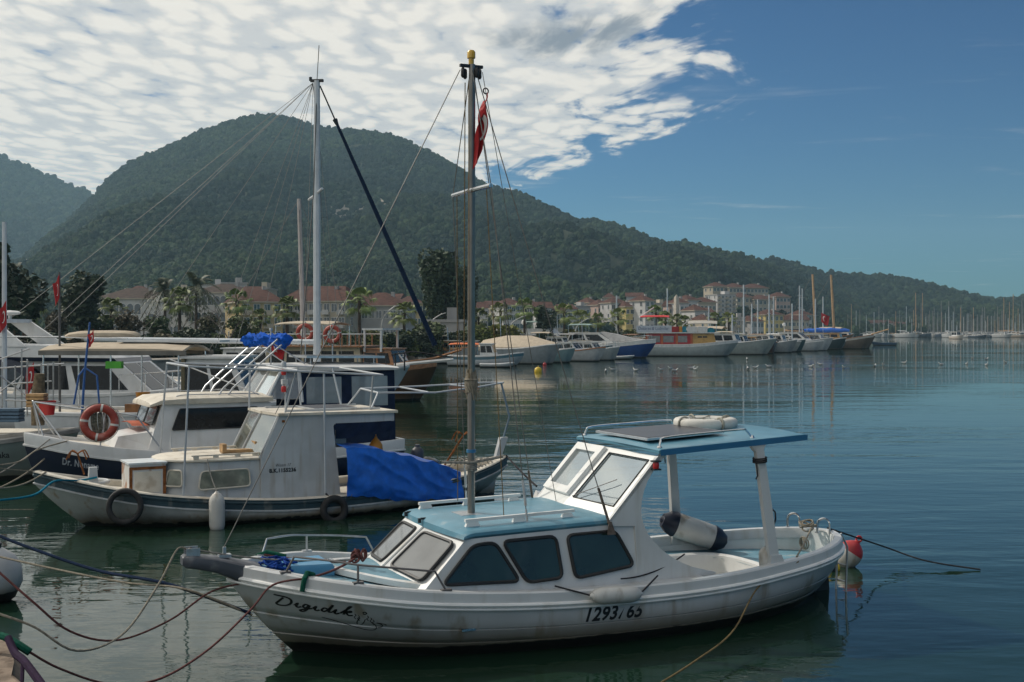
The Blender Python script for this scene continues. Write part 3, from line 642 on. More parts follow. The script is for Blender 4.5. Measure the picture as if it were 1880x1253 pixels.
    for s in (1, -1):
        mb = MB(); b0 = Vector((-1.90, s * .99, .56)); t0 = Vector((-1.74, s * .90, 1.955))
        mb.hexa([b0 + Vector(q) for q in ((-.065, -.03, 0), (.065, -.03, 0), (.065, .03, 0), (-.065, .03, 0))], [t0 + Vector(q) for q in ((-.05, -.03, 0), (.05, -.03, 0), (.05, .03, 0), (-.05, .03, 0))])
        mb.hexa([b0 + Vector(q) for q in ((-.16, -.04, -.03), (.10, -.04, -.03), (.10, .04, -.03), (-.16, .04, -.03))], [b0 + Vector(q) for q in ((-.07, -.034, .16), (.07, -.034, .16), (.07, .034, .16), (-.07, .034, .16))])
        mb.hexa([t0 + Vector(q) for q in ((-.05, -.03, -.09), (.05, -.03, -.09), (.05, .03, -.09), (-.05, .03, -.09))], [t0 + Vector(q) for q in ((-.09, -.035, -.005), (.12, -.035, -.005), (.12, .035, -.005), (-.09, .035, -.005))])
        mb.part('canopy_post', gel, B)
        mb = MB()
        for k in range(3): mb.torus((-1.76, s * .91, 1.79 - k * .02), .075, .009, (.1, 0, 1), 14, 5)
        mb.tube([(-1.70, s * .91, 1.77), (-1.69, s * .95, 1.70), (-1.70, s * .95, 1.60), (-1.69, s * .93, 1.56)], .008, 5); mb.part('lashing', roped, B)
    # rails on the canopy
    for s in (1, -1):
        mb = MB(); pts = [(-.50, s * .84, 1.945), (-.52, s * .83, 2.01), (-.60, s * .81, 2.055), (-1.2, s * .78, 2.085), (-1.62, s * .77, 2.10), (-1.68, s * .77, 2.085), (-1.74, s * .80, 2.00)]
        mb.tube(cat(pts, 26), .012, 6); mb.lathe([(.03, 0), (.03, .02), (.015, .035)], (-.50, s * .84, 1.935), n=10); mb.lathe([(.03, 0), (.03, .02), (.012, .05)], (-1.74, s * .80, 1.985), n=10); mb.part('canopy_rail', steel, B)
    # solar panel
    mb = MB(); Q = [(-.52, .56, 2.000), (-1.56, .52, 2.045), (-1.56, -.56, 2.045), (-.52, -.60, 2.000)]
    mb.prism(Q, (0, 0, .025)); sp = mb.part('solar_panel', alu, B)
    mb = MB(); mb.prism([quad(Q, s, t) + Vector((0, 0, .0265)) for s, t in ((.03, .03), (.97, .03), (.97, .97), (.03, .97))], (0, 0, .003)); mb.part('cells', solar, sp)
    # navigation light on the side panel
    mb = MB(); mb.lathe([(.03, -.035), (.034, -.02), (.034, .02), (.03, .035)], (-.405, .925, 1.775), (0, 0, 1), 12); o = mb.part('navigation_light', redplast, B, label='red port light')
    MB().box((-.405, .92, 1.732), (.085, .085, .016)).part('light_bracket', black, o); MB().box((-.405, .92, 1.818), (.085, .085, .016)).part('light_cap', black, o)
    # ---- cockpit and stern
    def cock(u, v):
        x = -1.0 - 2.42 * u; w, z = rail_at(st, x); return (x, (w - .10) * (2 * v - 1), .44)
    mb = MB(); NU, NV = 40, 26; vs = [cock(i / NU, j / NV) for j in range(NV + 1) for i in range(NU + 1)]; fs = []
    hole = lambda p: abs((p[0] + 1.55) / .62) ** 3 + abs((p[1] - .08) / .62) ** 3 < 1
    for j in range(NV):
        for i in range(NU):
            q = (j * (NU + 1) + i, j * (NU + 1) + i + 1, (j + 1) * (NU + 1) + i + 1, (j + 1) * (NU + 1) + i)
            c = [sum(vs[k][a] for k in q) / 4 for a in (0, 1)]
            if not hole(c): fs.append(q)
    mb.add(vs, fs); mb.part('stern_deck', deckblue, B)
    def ov(k, z, n=44):
        out = []
        for i in range(n):
            a = 2 * math.pi * i / n; c, s_ = math.cos(a), math.sin(a); f = (abs(c) ** 3 + abs(s_) ** 3) ** (-1 / 3)
            out.append(Vector((-1.55 + .62 * k * c * f, .08 + .62 * k * s_ * f, z)))
        return out
    mb = MB(); mb.loft([ov(1.16, .442), ov(1.14, .475), ov(1.05, .49), ov(.98, .47), ov(.96, .30), ov(.94, .10)], cap=False); mb.add(ov(.94, .10), [tuple(range(44))]); mb.part('cockpit_well', gelclean, B)
    mb = MB(); mb.loft([[Vector((x, (rail_at(st, x)[0] - .10) * s, rail_at(st, x)[1] - h)) for x, s in [(-1.0 - .1 * i, 1) for i in range(24)] + [(-3.36, .6), (-3.40, 0), (-3.36, -.6)] + [(-3.3 + .1 * i, -1) for i in range(24)]] for h in (.0, .33)], ringclosed=False); mb.part('bulwark_lining', gelclean, B)
    mb = MB(); mb.box((-.95, 0, .36), (.04, 1.75, .46)); mb.part('bulkhead', gel, B)
    mb = MB(); mb.box((-.93, -.35, .40), (.03, .5, .34)); mb.part('companion_door', inner, B)
    # stern hoops and ladder
    for x, y in ((-3.24, -.38), (-3.30, .12)):
        mb = MB(); z0 = .735
        mb.tube([(x + .07, y - .03, z0)] + [(x + .07 * math.cos(a), y - .03 * math.cos(a), z0 + .10 + .07 * math.sin(a)) for a in [math.pi * k / 10 for k in range(11)]] + [(x - .07, y + .03, z0)] + ([(x - .09, y + .03, .45)] if y > 0 else []), .014, 8)
        mb.lathe([(.032, 0), (.032, .008), (.016, .012)], (x + .07, y - .03, z0 - .002), n=12); mb.part('stern_hoop', steel, B)
    mb = MB()
    for y in (.02, .20): mb.tube([(-3.50, y, .72), (-3.60, y, .55), (-3.58, y, .05), (-3.57, y, -.4)], .013, 6)
    for z in (.32, .12): mb.tube([(-3.59, .02, z), (-3.59, .20, z)], .010, 6)
    mb.part('boarding_ladder', dullsteel, B)
    mb = MB(); mb.prism([(-3.2, -.015, .3), (-3.45, -.015, .35), (-3.52, -.015, -.5), (-3.25, -.015, -.6)], (0, .03, 0)); mb.part('rudder', black, B)
    # ---- bow rails
    for s in (1, -1):
        mb = MB(); bw = lambda x, dz: (x, s * (rail_at(st, x)[0] - .05), rail_at(st, x)[1] + dz)
        top = [bw(3.47, .0), bw(3.40, .17)] + [bw(x, h) for x, h in ((3.1, .185), (2.88, .18), (2.5, .19), (2.16, .185))] + [bw(2.05, .0)]
        mb.tube(top[:2] + cat(top[1:6], 14)[1:] + [top[6]], .011, 6); mb.tube([bw(2.88, 0), bw(2.88, .18)], .011, 6)
        for x in (3.47, 2.88, 2.05): mb.box(bw(x, .01), (.10, .06, .02))
        mb.part('bow_rail', dullsteel if s < 0 else pm('dark_bow_rail', (.16, .15, .15), .5, metal=.4, var=.3), B)
    # ---- lettering
    seg = []
    def stroke(pts, r): seg.append((cat(pts, max(8, len(pts) * 5)), r))
    stroke([(-.02, 1.02), (.10, 1.0), (.42, .98), (.62, .86), (.66, .62), (.52, .42), (.28, .36), (.16, .44), (.22, .62), (.34, .92)], .048)
    x0 = .80
    def c_i(x): stroke([(x, .52), (x + .10, .72), (x + .08, .50), (x + .16, .44), (x + .26, .52)], .048); return x + .26
    def c_g(x): stroke([(x + .26, .68), (x + .12, .72), (x + .06, .56), (x + .16, .48), (x + .28, .70), (x + .22, .36), (x + .10, .20), (x, .26), (x + .14, .38), (x + .40, .52)], .048); return x + .40
    def c_d(x): stroke([(x + .26, .66), (x + .12, .70), (x + .05, .54), (x + .15, .46), (x + .28, .64), (x + .40, 1.0), (x + .32, .62), (x + .34, .47), (x + .46, .52)], .048); return x + .46
    def c_k(x): stroke([(x, .52), (x + .16, .76), (x + .34, 1.06), (x + .24, .98), (x + .14, .46)], .050); stroke([(x + .14, .58), (x + .34, .76), (x + .40, .70), (x + .24, .62), (x + .34, .46), (x + .50, .50)], .046); return x + .5
    x0 = c_i(x0); x0 = c_g(x0); x0 = c_i(x0 + .02); x0 = c_d(x0 + .02); x0 = c_i(x0); c_k(x0 + .02)
    # a small line-drawn figure after the name and a long flourish under it
    stroke([(1.9, .05), (2.6, -.10), (3.3, -.28), (3.72, -.36), (4.02, -.28), (4.06, -.06), (3.92, .12), (3.80, .18)], .022)
    stroke([(4.12, -.10), (4.28, -.02), (4.24, .14), (4.02, .22), (4.36, .20), (4.42, .14)], .022)
    for i, (x, y) in enumerate(((3.05, .62), (3.2, .55), (3.55, .62), (3.7, .52), (3.82, .40))): stroke([(x, y), (x + .07, y - .10), (x + .02, y - .22), (x + .12, y - .34)], .018)
    stroke([(3.34, .76), (3.42, .84), (3.50, .76), (3.43, .68), (3.36, .72)], .03); stroke([(3.30, .40), (3.24, .12), (3.28, -.06)], .02); stroke([(3.52, .36), (3.50, .10), (3.44, -.08)], .02)
    sc = .178; vs = []; fs = []
    for pts, r in seg:
        base = len(vs)
        for i, p in enumerate(pts):
            a = pts[max(i - 1, 0)]; b = pts[min(i + 1, len(pts) - 1)]; dx, dy = b[0] - a[0], b[1] - a[1]; l = math.hypot(dx, dy) or 1; nx, ny = -dy / l * r, dx / l * r
            vs += [(p[0] + nx, p[1] + ny), (p[0] - nx, p[1] - ny)]
        fs += [(base + 2 * i, base + 2 * i + 2, base + 2 * i + 3, base + 2 * i + 1) for i in range(len(pts) - 1)]
    def pl(x, y):
        X = 3.56 - x * sc * 1.22; return X, rail_at(st, X)[1] - .385 + y * sc * .92 - x * .004
    mb = MB(); mb.add(on_hull(H['bvh'], vs, pl), fs); mb.part('boat_name', lettering, B)
    vs, fs = text_mesh('1293765', .135, .28, .006, 1.06); wd = max(v[0] for v in vs)
    mb = MB(); mb.add(on_hull(H['bvh'], vs, lambda x, y: (.60 - x * .66 / wd, .285 + y - .01 * x)), fs); mb.part('registration_number', lettering, B)
    # small vent on the hull
    mb = MB(); p = on_hull(H['bvh'], [(0, 0)], lambda x, y: (1.82, .30), .012)[0]; mb.box(p, (.14, .03, .022)); mb.part('hull_vent', steel, B)
    # ---- mast and rigging
    mz = 1.255; mx = 1.33
    mb = MB(); mb.tube([(mx, 0, mz), (mx, 0, 3.6), (mx - .01, 0, 6.05)], [.041, .041, .036], 14); M = mb.part('mast', pm('bronze_anodised_mast', (.215, .205, .19), .34, metal=.75, var=.15, vs=4), B)
    MB().box((mx, 0, mz - .004), (.34, .30, .012)).part('mast_plate', dullsteel, M)
    mb = MB(); mb.lathe([(.052, 0), (.052, .035)], (mx, 0, 1.9), n=14); mb.part('mast_band', edgeblue, M)
    mb = MB(); mb.lathe([(.03, 0), (.03, .06), (.045, .065), (.045, .13), (.03, .15)], (mx, 0, 6.05), n=12); mb.part('masthead_light', pm('amber_lens', (.55, .33, .02), .25, coat=.5), M)
    MB().box((mx, 0, 6.03), (.26, .04, .03)).part('masthead_bar', black, M)
    for dx, dy in ((.12, 0), (-.12, 0), (-.05, .07), (.06, -.07)): MB().lathe([(.012, 0), (.024, .02), (.024, .09), (.012, .11)], (mx + dx * .8, dy * .8, 5.90), (0, 0, 1), 8).part('block', black, M)
    MB().torus((mx - .17, 0, 5.78), .03, .008, (0, 1, 0), 12, 5).part('shackle', black, M)
    mb = MB(); mb.tube([(mx, .52, 4.70), (mx + .02, 0, 4.70), (mx, -.52, 4.70)], .024, 8); mb.part('spreader', steel, M)
    mb = MB()
    for k in range(26):
        a = k * .5; random.seed(k)
        mb.tube([(mx + .045 * math.cos(a), .05 * math.sin(a), 2.74 + .06 * random.random()), (mx + .065 * math.cos(a), .075 * math.sin(a), 2.62), (mx + .05 * math.cos(a + .5), .06 * math.sin(a + .5), 2.46 + .12 * random.random())], .009, 5)
    mb.torus((mx, 0, 2.68), .068, .012, (0, 0, 1), 14, 5); mb.part('halyard_coil', ropew, M)
    mb = MB()
    for k in range(4): mb.torus((mx, 0, 1.72 + k * .02), .058, .011, (.1 * k, .1, 1), 14, 5)
    mb.tube([(mx - .30, .16, 1.86), (mx + .02, .06, 1.80), (mx + .30, -.10, 1.80)], .016, 6); mb.part('boom_crutch', ropeg, M)
    ctop = 5.98
    def stay(name, pts, r, mt): MB().tube(pts, r, 5).part(name, mt, M)
    for a in ((3.95, 0, 1.09),): stay('forestay', [(mx + .13, 0, ctop), a], .006, wire)
    for s in (1, -1):
        stay('shroud', [(mx, s * .03, ctop), (mx, s * .52, 4.70), (mx - .28, s * .80, 1.26)], .0055, wire)
        stay('shroud', [(mx - .04, s * .03, ctop), (.16, s * .90, 1.20)], .0055, wire)
        stay('halyard', [(mx + .05, s * .05, ctop - .12), (mx + .055, s * .07, 2.7)], .006, ropebr)
        stay('flag_line', [(mx, s * .40, 4.70), (mx - .1, s * .62, 1.30)], .005, ropebr)
        mb = MB(); p0 = Vector((mx - .28, s * .80, 1.26)); d = (Vector((mx, s * .52, 4.70)) - p0).normalized()
        mb.tube([p0, p0 + d * .12], .012, 6); mb.tube([p0 + d * .16, p0 + d * .42], .014, 6); mb.part('turnbuckle', dullsteel, M)
        mb = MB(); p0 = Vector((.14, s * .92, 1.13)); d = (Vector((mx, 0, ctop)) - p0).normalized()
        mb.tube([p0, p0 + d * .45], .014, 6); mb.hexa([(.09, s * .935 - .006, 1.08), (.19, s * .935 - .006, 1.08), (.19, s * .935 + .006, 1.08), (.09, s * .935 + .006, 1.08)], [(.13, s * .91 - .006, 1.21), (.16, s * .91 - .006, 1.21), (.16, s * .91 + .006, 1.21), (.13, s * .91 + .006, 1.21)]); mb.part('chainplate', pm('weathered_fitting', (.11, .085, .068), .7, metal=.2, var=.4, vs=20), M)
    stay('backstay', [(mx - .13, 0, ctop), (.18, -.25, 1.26)], .004, wire)
    # flag: limp, in folds
    def fl(u, v):      # u along the hoist from the top, v out from it; the cloth hangs from the hoist corner in folds
        x = mx - .155 + .04 * u + v * (.05 + .17 * math.sin(min(1, u * 1.15) * 2.2)) * .62 + .02 * math.sin(u * 8)
        return (x, .085 + .05 * math.sin(v * 8 + u * 3) * (.4 + v) - .06 * v, 5.76 - .62 * u - v * (.20 + .10 * u) - .03 * math.sin(v * 7))
    fe = empty('flag', wpt(B, (mx - .15, .08, 4.9)), B.rotation_euler.z, 'limp red flag with a white crescent hanging beside the nearest mast', 'flag'); sh = Vector((mx - .15, .08, 4.9))
    mb = MB(); mb.grid(lambda u, v: Vector(fl(u, v)) - sh, 26, 20); mb.part('cloth', redcloth, fe)
    n = 16; o1, o2 = [], []
    for k in range(n + 1):
        a = R(40) + R(280) * k / n + 0; b = R(54) + R(252) * k / n
        o1.append(Vector(fl(.46 + .20 * math.sin(a), .34 + .26 * math.cos(a + math.pi) * -1)) - sh); o2.append(Vector(fl(.46 + .155 * math.sin(b), .42 + .20 * math.cos(b + math.pi) * -1)) - sh)
    for d in (-.006, .006):
        mb = MB(); mb.add([q + Vector((0, d, 0)) for q in o1 + o2], [(k, k + 1, n + 2 + k, n + 1 + k) for k in range(n)]); mb.part('crescent', whitecloth, fe)
    return B, st
BOAT1, ST1 = boat_front()
def crescent(frame, c, ax, ay, r, label=None):
    mb = MB(); n = 18; c = Vector(c); ax = Vector(ax); ay = Vector(ay); out = []; inn = []
    for k in range(n + 1):
        a = R(50) + R(260) * k / n; out.append(c + (ax * math.cos(a) + ay * math.sin(a)) * r)
        b = R(62) + R(236) * k / n; inn.append(c + ax * r * .28 + (ax * math.cos(b) + ay * math.sin(b)) * r * .80)
    mb.add(out + inn, [(k, k + 1, n + 2 + k, n + 1 + k) for k in range(n)]); return mb
# things on and around the front boat
def fender(frame, a, b, r, mat, endmat, label, name='fender', grp=None, big=False):
    a, b = Vector(a), Vector(b); L = (b - a).length; e = empty(name, wpt(frame, a), 0, label, 'fender', grp) if frame else empty(name, a, 0, label, 'fender', grp)
    Rm = frame.rotation_euler.to_matrix() if frame else Matrix.Identity(3); d = (Rm @ (b - a)).normalized()
    mb = MB(); mb.lathe([(r * .5, L * .05), (r * .86, L * .13), (r, L * .22), (r * 1.01, L * .5), (r, L * .78), (r * .86, L * .87), (r * .5, L * .95)], (0, 0, 0), d, 20); mb.part('body', mat, e)
    for s0, s1 in ((0, .07), (1, .93)):
        mb = MB(); mb.lathe([(r * .18, L * s0), (r * .30, L * (s0 * .6 + s1 * .4)), (r * .55, L * s1), (r * .80, L * (s1 + (.5 - s1) * .12))], (0, 0, 0), d, 16); mb.part('end_cap', endmat, e)
        if big:
            mb = MB(); sg = 1 if s0 == 0 else -1; mb.lathe([(r * .55, L * (s0 + sg * .03)), (r * .90, L * (s0 + sg * .12)), (r * 1.025, L * (s0 + sg * .20)), (r * 1.03, L * (s0 + sg * .225))], (0, 0, 0), d, 20); mb.part('navy_end', endmat, e)
    return e
fender(BOAT1, (.60, 1.30, .555), (.0, 1.31, .53), .085, fendw, fendw, 'dirty white fender tied flat along the side above the number 1293765')
rope(wpt(BOAT1, (.92, 1.16, .66)), wpt(BOAT1, (.58, 1.30, .56)), .0, .009, roped, 'short dark line holding the forward end of the side fender', 'fender_line', 6)
rope(wpt(BOAT1, (-.28, 1.16, .66)), wpt(BOAT1, (.02, 1.31, .53)), .0, .009, roped, 'short dark line holding the after end of the side fender', 'fender_line', 6)
fender(BOAT1, (-1.62, -.93, .86), (-2.42, -.66, .55), .155, fendw, fendnavy, 'big dirty cream fender with navy ends lying in the open stern', big=True)
fender(BOAT1, (-1.84, .90, .80), (-1.86, .90, .47), .075, fendw, fendw, 'small brownish fender hanging inside the near canopy post')
rope(wpt(BOAT1, (-1.78, .91, 1.30)), wpt(BOAT1, (-1.84, .90, .79)), .0, .009, roped, 'dark line from the near canopy post to the small hanging fender', 'fender_line', 8, [wpt(BOAT1, (-1.95, .95, 1.15))])
# white horseshoe ring on the canopy
def horseshoe():
    e = empty('life_ring', wpt(BOAT1, (-1.86, -.30, 2.015)), BOAT1.rotation_euler.z, 'white padded life ring lying on the pale blue stern canopy', 'life ring')
    n = 4
    for k in range(n):
        mb = MB(); rings = []
        for i in range(9):
            a = 2 * math.pi * (k + .04 + .92 * i / 8) / n; e_ = .86 if i in (0, 8) else 1
            rings.append([Vector(((.30 + .085 * e_ * math.copysign(abs(math.cos(b)) ** .7, math.cos(b))) * math.cos(a), (.30 + .085 * e_ * math.copysign(abs(math.cos(b)) ** .7, math.cos(b))) * math.sin(a) , .075 + .07 * e_ * math.copysign(abs(math.sin(b)) ** .7, math.sin(b)))) for b in [2 * math.pi * j / 14 for j in range(14)]])
        mb.loft(rings); mb.part('cushion', pm('ring_cover', (.55, .54, .50), .6, var=.12, dirt=(.3, .28, .24), dstr=.4, ds=(5, 5, 5)), e)
    for k in range(n):
        a = 2 * math.pi * k / n; c, s_ = math.cos(a), math.sin(a); MB().torus((.30 * c, .30 * s_, .075), .082, .012, (-s_, c, 0), 16, 6).part('strap', pm('ring_strap', (.30, .29, .24), .7), e)
    mb = MB(); mb.tube(sag((-.26, .1, .15), (.2, .24, .15), .02, 8), .006, 5); mb.tube(sag((-.2, -.2, .15), (.28, .1, .15), .02, 8), .006, 5); mb.part('grab_line', ropew, e)
horseshoe()
# buoy behind the stern
def buoy():
    p = gp(1557, 13.9 * 1.0, 0) ; p = Vector(((1557 - CXP) / FPX * 16.3, 16.3, .08))
    e = empty('mooring_buoy', (p.x, p.y, 0), 0, 'pear-shaped white buoy with faded red end floating behind the nearest stern', 'buoy')
    e.scale = (1.2, 1.2, 1.2); ax = Vector((.55, .0, .83)).normalized()
    mb = MB(); mb.mi = 0; mb.lathe([(.02, -.16), (.085, -.13), (.125, -.07), (.145, 0), (.143, .05)], (0, 0, .12), ax, 22); mb.part('body', fendw, e)
    mb = MB(); mb.lathe([(.1432, .049), (.135, .085), (.11, .13), (.07, .165), (.035, .185), (.03, .20)], (0, 0, .12), ax, 22); mb.part('red_end', buoyred, e)
    mb = MB(); c = Vector((0, 0, .12)) + ax * .225; mb.torus(c, .030, .012, (0, 1, 0), 14, 6); mb.part('eye', buoyred, e)
    q = gp(1525, 16.0, 0); e2 = empty('float', (q.x, q.y, 0), 0, 'small yellow float beside the boarding ladder of the nearest boat', 'buoy')
    mb = MB(); mb.lathe([(.02, -.13), (.07, -.10), (.085, 0), (.07, .10), (.02, .13)], (0, 0, .03), (1, .3, .1), 16); mb.part('body', yellow, e2)
    mb = MB(); mb.lathe([(.087, -.03), (.088, .03)], (0, 0, .03), (1, .3, .1), 16); mb.part('band', black, e2)
buoy()
# ------------------------------------------------------------------ second boat: old fishing boat with wheelhouse, pipe frame and blue tarpaulin
def pipes(paths, r, name, mat, boat, n=7):
    """welded pipe frame: each pipe is one part"""
    for p in paths: MB().tube(p, r, n).part(name, mat, boat)
def boat_fishing():
    B = boat_frame('fishing_boat', (156, 966), (870, 912), 'old white fishing boat with square wheelhouse and pipe frame over a blue tarpaulin')
    st0 = [(4.36, .02, .93, 3.58, .01), (4.0, .30, .84, 3.35, .12), (3.5, .66, .72, 3.0, .36), (2.9, .95, .60, 2.6, .62), (2.1, 1.12, .49, 2.0, .88), (.9, 1.22, .39, .9, 1.08), (0, 1.24, .365, 0, 1.12),
           (-1.2, 1.19, .385, -1.2, 1.06), (-2.3, 1.02, .45, -2.2, .80), (-3.1, .76, .54, -2.85, .48), (-3.8, .40, .65, -3.3, .18), (-4.30, .02, .75, -3.59, .01)]
    cap = [(-.13, -.10), (-.125, -.0), (-.10, .022), (.015, .018), (.03, .0)]
    strp = [(.03, .0), (.024, -.03), (.036, -.04), (.034, -.065), (.012, -.075), (.008, -.165)]
    lip = [(.008, -.165), (.03, -.170), (.03, -.19), (.004, -.196)]
    H = hull(st0, [('gunwale', oldcream, cap), ('stripe', tealpaint, strp), ('rubbing_strake', oldwhite, lip)], N=56, boat=B, hullmat=oldhull, bulge=.05); st = H['st']
    deck('foredeck', st, 4.1, 2.2, .11, .09, oldcream, B, 14, .03)
    deck('side_deck', st, 2.25, -.5, .11, .06, oldwhite, B, 14, .0)
    deck('stern_deck', st, -.5, -4.0, .11, .16, oldcream, B, 16, .02)
    # stem posts, bitt
    mb = MB(); mb.hexa([(3.42, .14, .6), (3.58, .14, .6), (3.58, .26, .6), (3.42, .26, .6)], [(3.44, .15, .98), (3.56, .15, .98), (3.56, .25, .98), (3.44, .25, .98)]); mb.part('mooring_bitt', oldwhite, B)
    mb = MB(); mb.torus((3.50, -.12, .70), .30, .035, (0, 0, 1), 24, 8); mb.part('hatch_ring', oldwhite, B)
    # rounded trunk cabin
    fr = cat([(2.42, .0), (2.36, .35), (2.12, .62), (1.7, .76), (1.2, .80), (.6, .82)], 18); loop = fr[::-1] + [(x, -y) for x, y in fr[1:]]
    mb = MB(); mb.loft([[Vector((x + (0.10 if x > 1.5 else .02) * (1 - k) * (x - .6) / 1.8, y * (1.05 - .07 * k), (rail_at(st, min(x, 2.3))[1] - .05) * (1 - k) + 1.035 * k)) for x, y in loop] for k in (0, .5, 1)], ringclosed=False); mb.part('cabin_trunk', oldwhite, B)
    mb = MB(); mb.loft([[Vector((x * kx + (.04 if x > 1.5 else 0), y * ky, z)) for x, y in loop] for kx, ky, z in ((1.0, 1.0, 1.02), (1.015, 1.03, 1.035), (1.012, 1.03, 1.06), (.99, .96, 1.082), (.8, .5, 1.10), (.75, .01, 1.108))], ringclosed=False); mb.part('trunk_roof', oldcream, B)
    # low rails on the trunk roof
    for s in (1, -1):
        mb = MB(); y = s * .70
        for x in (1.95, 1.62, 1.25, .95): mb.box((x, y, 1.095), (.09, .035, .045))
        mb.box((1.45, y, 1.128), (1.15, .04, .022)); mb.part('grab_rail', oldcream, B)
    old_pane = pm('milky_pane', (.17, .18, .14), .25, var=.35, vs=5, dirt=(.30, .29, .22), dstr=.6, ds=(5, 5, 5), coat=.4)
    for s in (1, -1):
        window(B, [(1.90, s * .835, .88), (1.10, s * .85, .89), (1.08, s * .87, .60), (1.95, s * .855, .58)], old_pane, oldcream, .07, .014, (0, s * .008, 0))
        window(B, [(2.34, s * .50, .90), (2.17, s * .70, .90), (2.17, s * .72, .64), (2.40, s * .52, .64)], old_pane, oldcream, .05, .013, (.02, s * .02, 0))
    # wheelhouse: side walls with raked front edge
    for s in (1, -1):
        y = s * .84; mb = MB()
        mb.prism([(x, y + s * .05 * (1.76 - z) / 1.4, z) for x, z in ((.90, 1.04), (.57, 1.76), (-1.55, 1.75), (-1.55, 1.60), (-.42, 1.575), (-.40, 1.54), (-.52, .33), (.90, .34))], (0, -s * .05, 0)); mb.part('wheelhouse_side', oldwhite, B)
        mb = MB(); mb.box((.50, y + s * .012, 1.66), (.05, .02, .04)); mb.part('vent', rust, B)
        # rolled navy curtain under the roof side
        mb = MB(); mb.grid(lambda u, v: (-.44 - 1.12 * u, y + s * (.01 + .015 * math.sin(u * 22 + v * 3) * v), 1.59 - v * (.27 - .12 * u) - .02 * math.sin(u * 9) * v), 24, 6); mb.part('curtain', navycloth, B)
    mb = MB(); mb.box((-1.53, 0, 1.67), (.04, 1.66, .16)); mb.part('roof_beam', oldwhite, B)
    mb = MB(); mb.prism([(.60, .88, 1.755), (.66, 0, 1.755), (.60, -.88, 1.755), (-1.60, -.90, 1.74), (-1.60, .90, 1.74)], (0, 0, .045)); mb.part('wheelhouse_roof', oldcream, B)
    for y in (.55, -.62): MB().box((-.52, y, 1.812), (1.75, .035, .035)).part('roof_rail', oldwhite, B)
    mb = MB(); Q = [(-.20, .42, 1.80), (-1.02, .40, 1.80), (-1.02, -.58, 1.80), (-.20, -.58, 1.80)]; mb.prism(Q, (0, 0, .03)); sp = mb.part('solar_panel', alu, B)
    mb = MB(); mb.prism([quad(Q, s, t) + Vector((0, 0, .0315)) for s, t in ((.03, .03), (.97, .03), (.97, .97), (.03, .97))], (0, 0, .003)); mb.part('cells', solar, sp)
    # windscreen with posts
    bl, bm_, br = Vector((.90, .83, 1.06)), Vector((.98, 0, 1.08)), Vector((.90, -.83, 1.06)); tl, tm, tr = Vector((.57, .80, 1.75)), Vector((.63, 0, 1.75)), Vector((.57, -.80, 1.75))
    for a, b, c, d in ((bl, bm_, tm, tl), (bm_, br, tr, tm)):
        mb = MB(); mb.tube([a, b, c, d], .028, 6, closed=True); o = mb.part('windscreen', oldwhite, B); g = MB(); g.add([a, b, c, d], [(0, 1, 2, 3)]); g.part('pane', g_clear2, o)
    mb = MB(); mb.box((.2, 0, 1.02), (.5, 1.5, .06)); mb.part('dashboard', inner, B)
    mb = MB(); mb.box((-.44, -.35, .85), (.04, .9, .95)); mb.part('bulkhead', inner, B)
    # name and number on the wheelhouse side
    for txt, h, x, z, sh, w_, bo in (('B.K.1155236', .062, .755, .80, 0, .47, .004), ('Wisam 17', .05, .64, .895, .3, .27, .0)):
        vs, fs = text_mesh(txt, h, sh, bo, 1.05); wd = max(v[0] for v in vs); mb = MB()
        mb.add([(x - a * w_ / wd, .84 + .05 * (1.76 - (z + b)) / 1.4 + .004, z + b) for a, b in vs], fs); mb.part('boat_name' if 'W' in txt else 'registration_number', lettering, B)
    # pipe frame over wheelhouse and foredeck
    P, r = [], .018
    n0, n1, f0, f1 = (2.12, .92, 2.62), (-1.28, .98, 2.42), (2.12, -.62, 2.64), (-1.20, -.95, 2.50)
    P += [[n0, n1], [f0, f1], [n0, f0], [(.28, .94, 2.525), (.28, -.78, 2.565)], [n1, f1]]
    P += [[n0, (2.24, 1.02, .50)], [f0, (2.2, -.98, .50)], [(-.19, .95, 2.49), (-.16, 1.10, .38)], [(.58, -.82, 2.55), (.60, -.80, 1.80)], [(.30, .93, 2.52), (.42, .70, 1.80)], [(-1.10, .97, 2.43), (-1.18, .62, 1.80)], [(-1.05, -.94, 2.5), (-1.1, -.6, 1.80)], [(-.35, -.88, 2.53), (-.38, -.8, 1.80)]]
    pipes(P, r, 'frame_pipe', whitepipe, B)
    P = [[(-1.42, .42, 2.08), (-2.6, .36, 2.05), (-3.6, .22, 2.13), (-4.22, .04, 2.19)], [(-1.42, -.42, 2.12), (-2.6, -.36, 2.14), (-3.9, -.20, 2.19), (-4.22, .04, 2.19)], [(-1.42, .42, 2.08), (-1.42, -.42, 2.12)], [(-2.45, .37, 2.06), (-2.2, -.37, 2.13)], [(-3.5, .24, 2.12), (-3.2, -.30, 2.16)],
         [(-1.42, .42, 2.08), (-1.24, .52, 1.79)], [(-1.42, -.42, 2.12), (-1.22, -.6, 1.79)]]
    pipes(P, .017, 'awning_pipe', whitepipe, B)
    pipes([[(-4.17, .04, 2.18), (-4.36, .02, 1.52), (-4.24, 0, 1.10)]], .020, 'stern_pipe', pm('blue_grey_pipe', (.22, .28, .33), .4, metal=.5), B)
    mb = MB(); mb.hexa([(-4.16, -.05, .72), (-4.04, -.05, .72), (-4.04, .05, .72), (-4.16, .05, .72)], [(-4.32, -.05, 1.12), (-4.16, -.05, 1.12), (-4.16, .05, 1.12), (-4.32, .05, 1.12)]); mb.part('tiller_post', oldwhite, B)
    mb = MB(); mb.prism([(-3.55, -.02, .35), (-4.1, -.02, .62), (-3.95, -.02, -.5), (-3.5, -.02, -.55)], (0, .04, 0)); mb.part('rudder', oldhull, B)
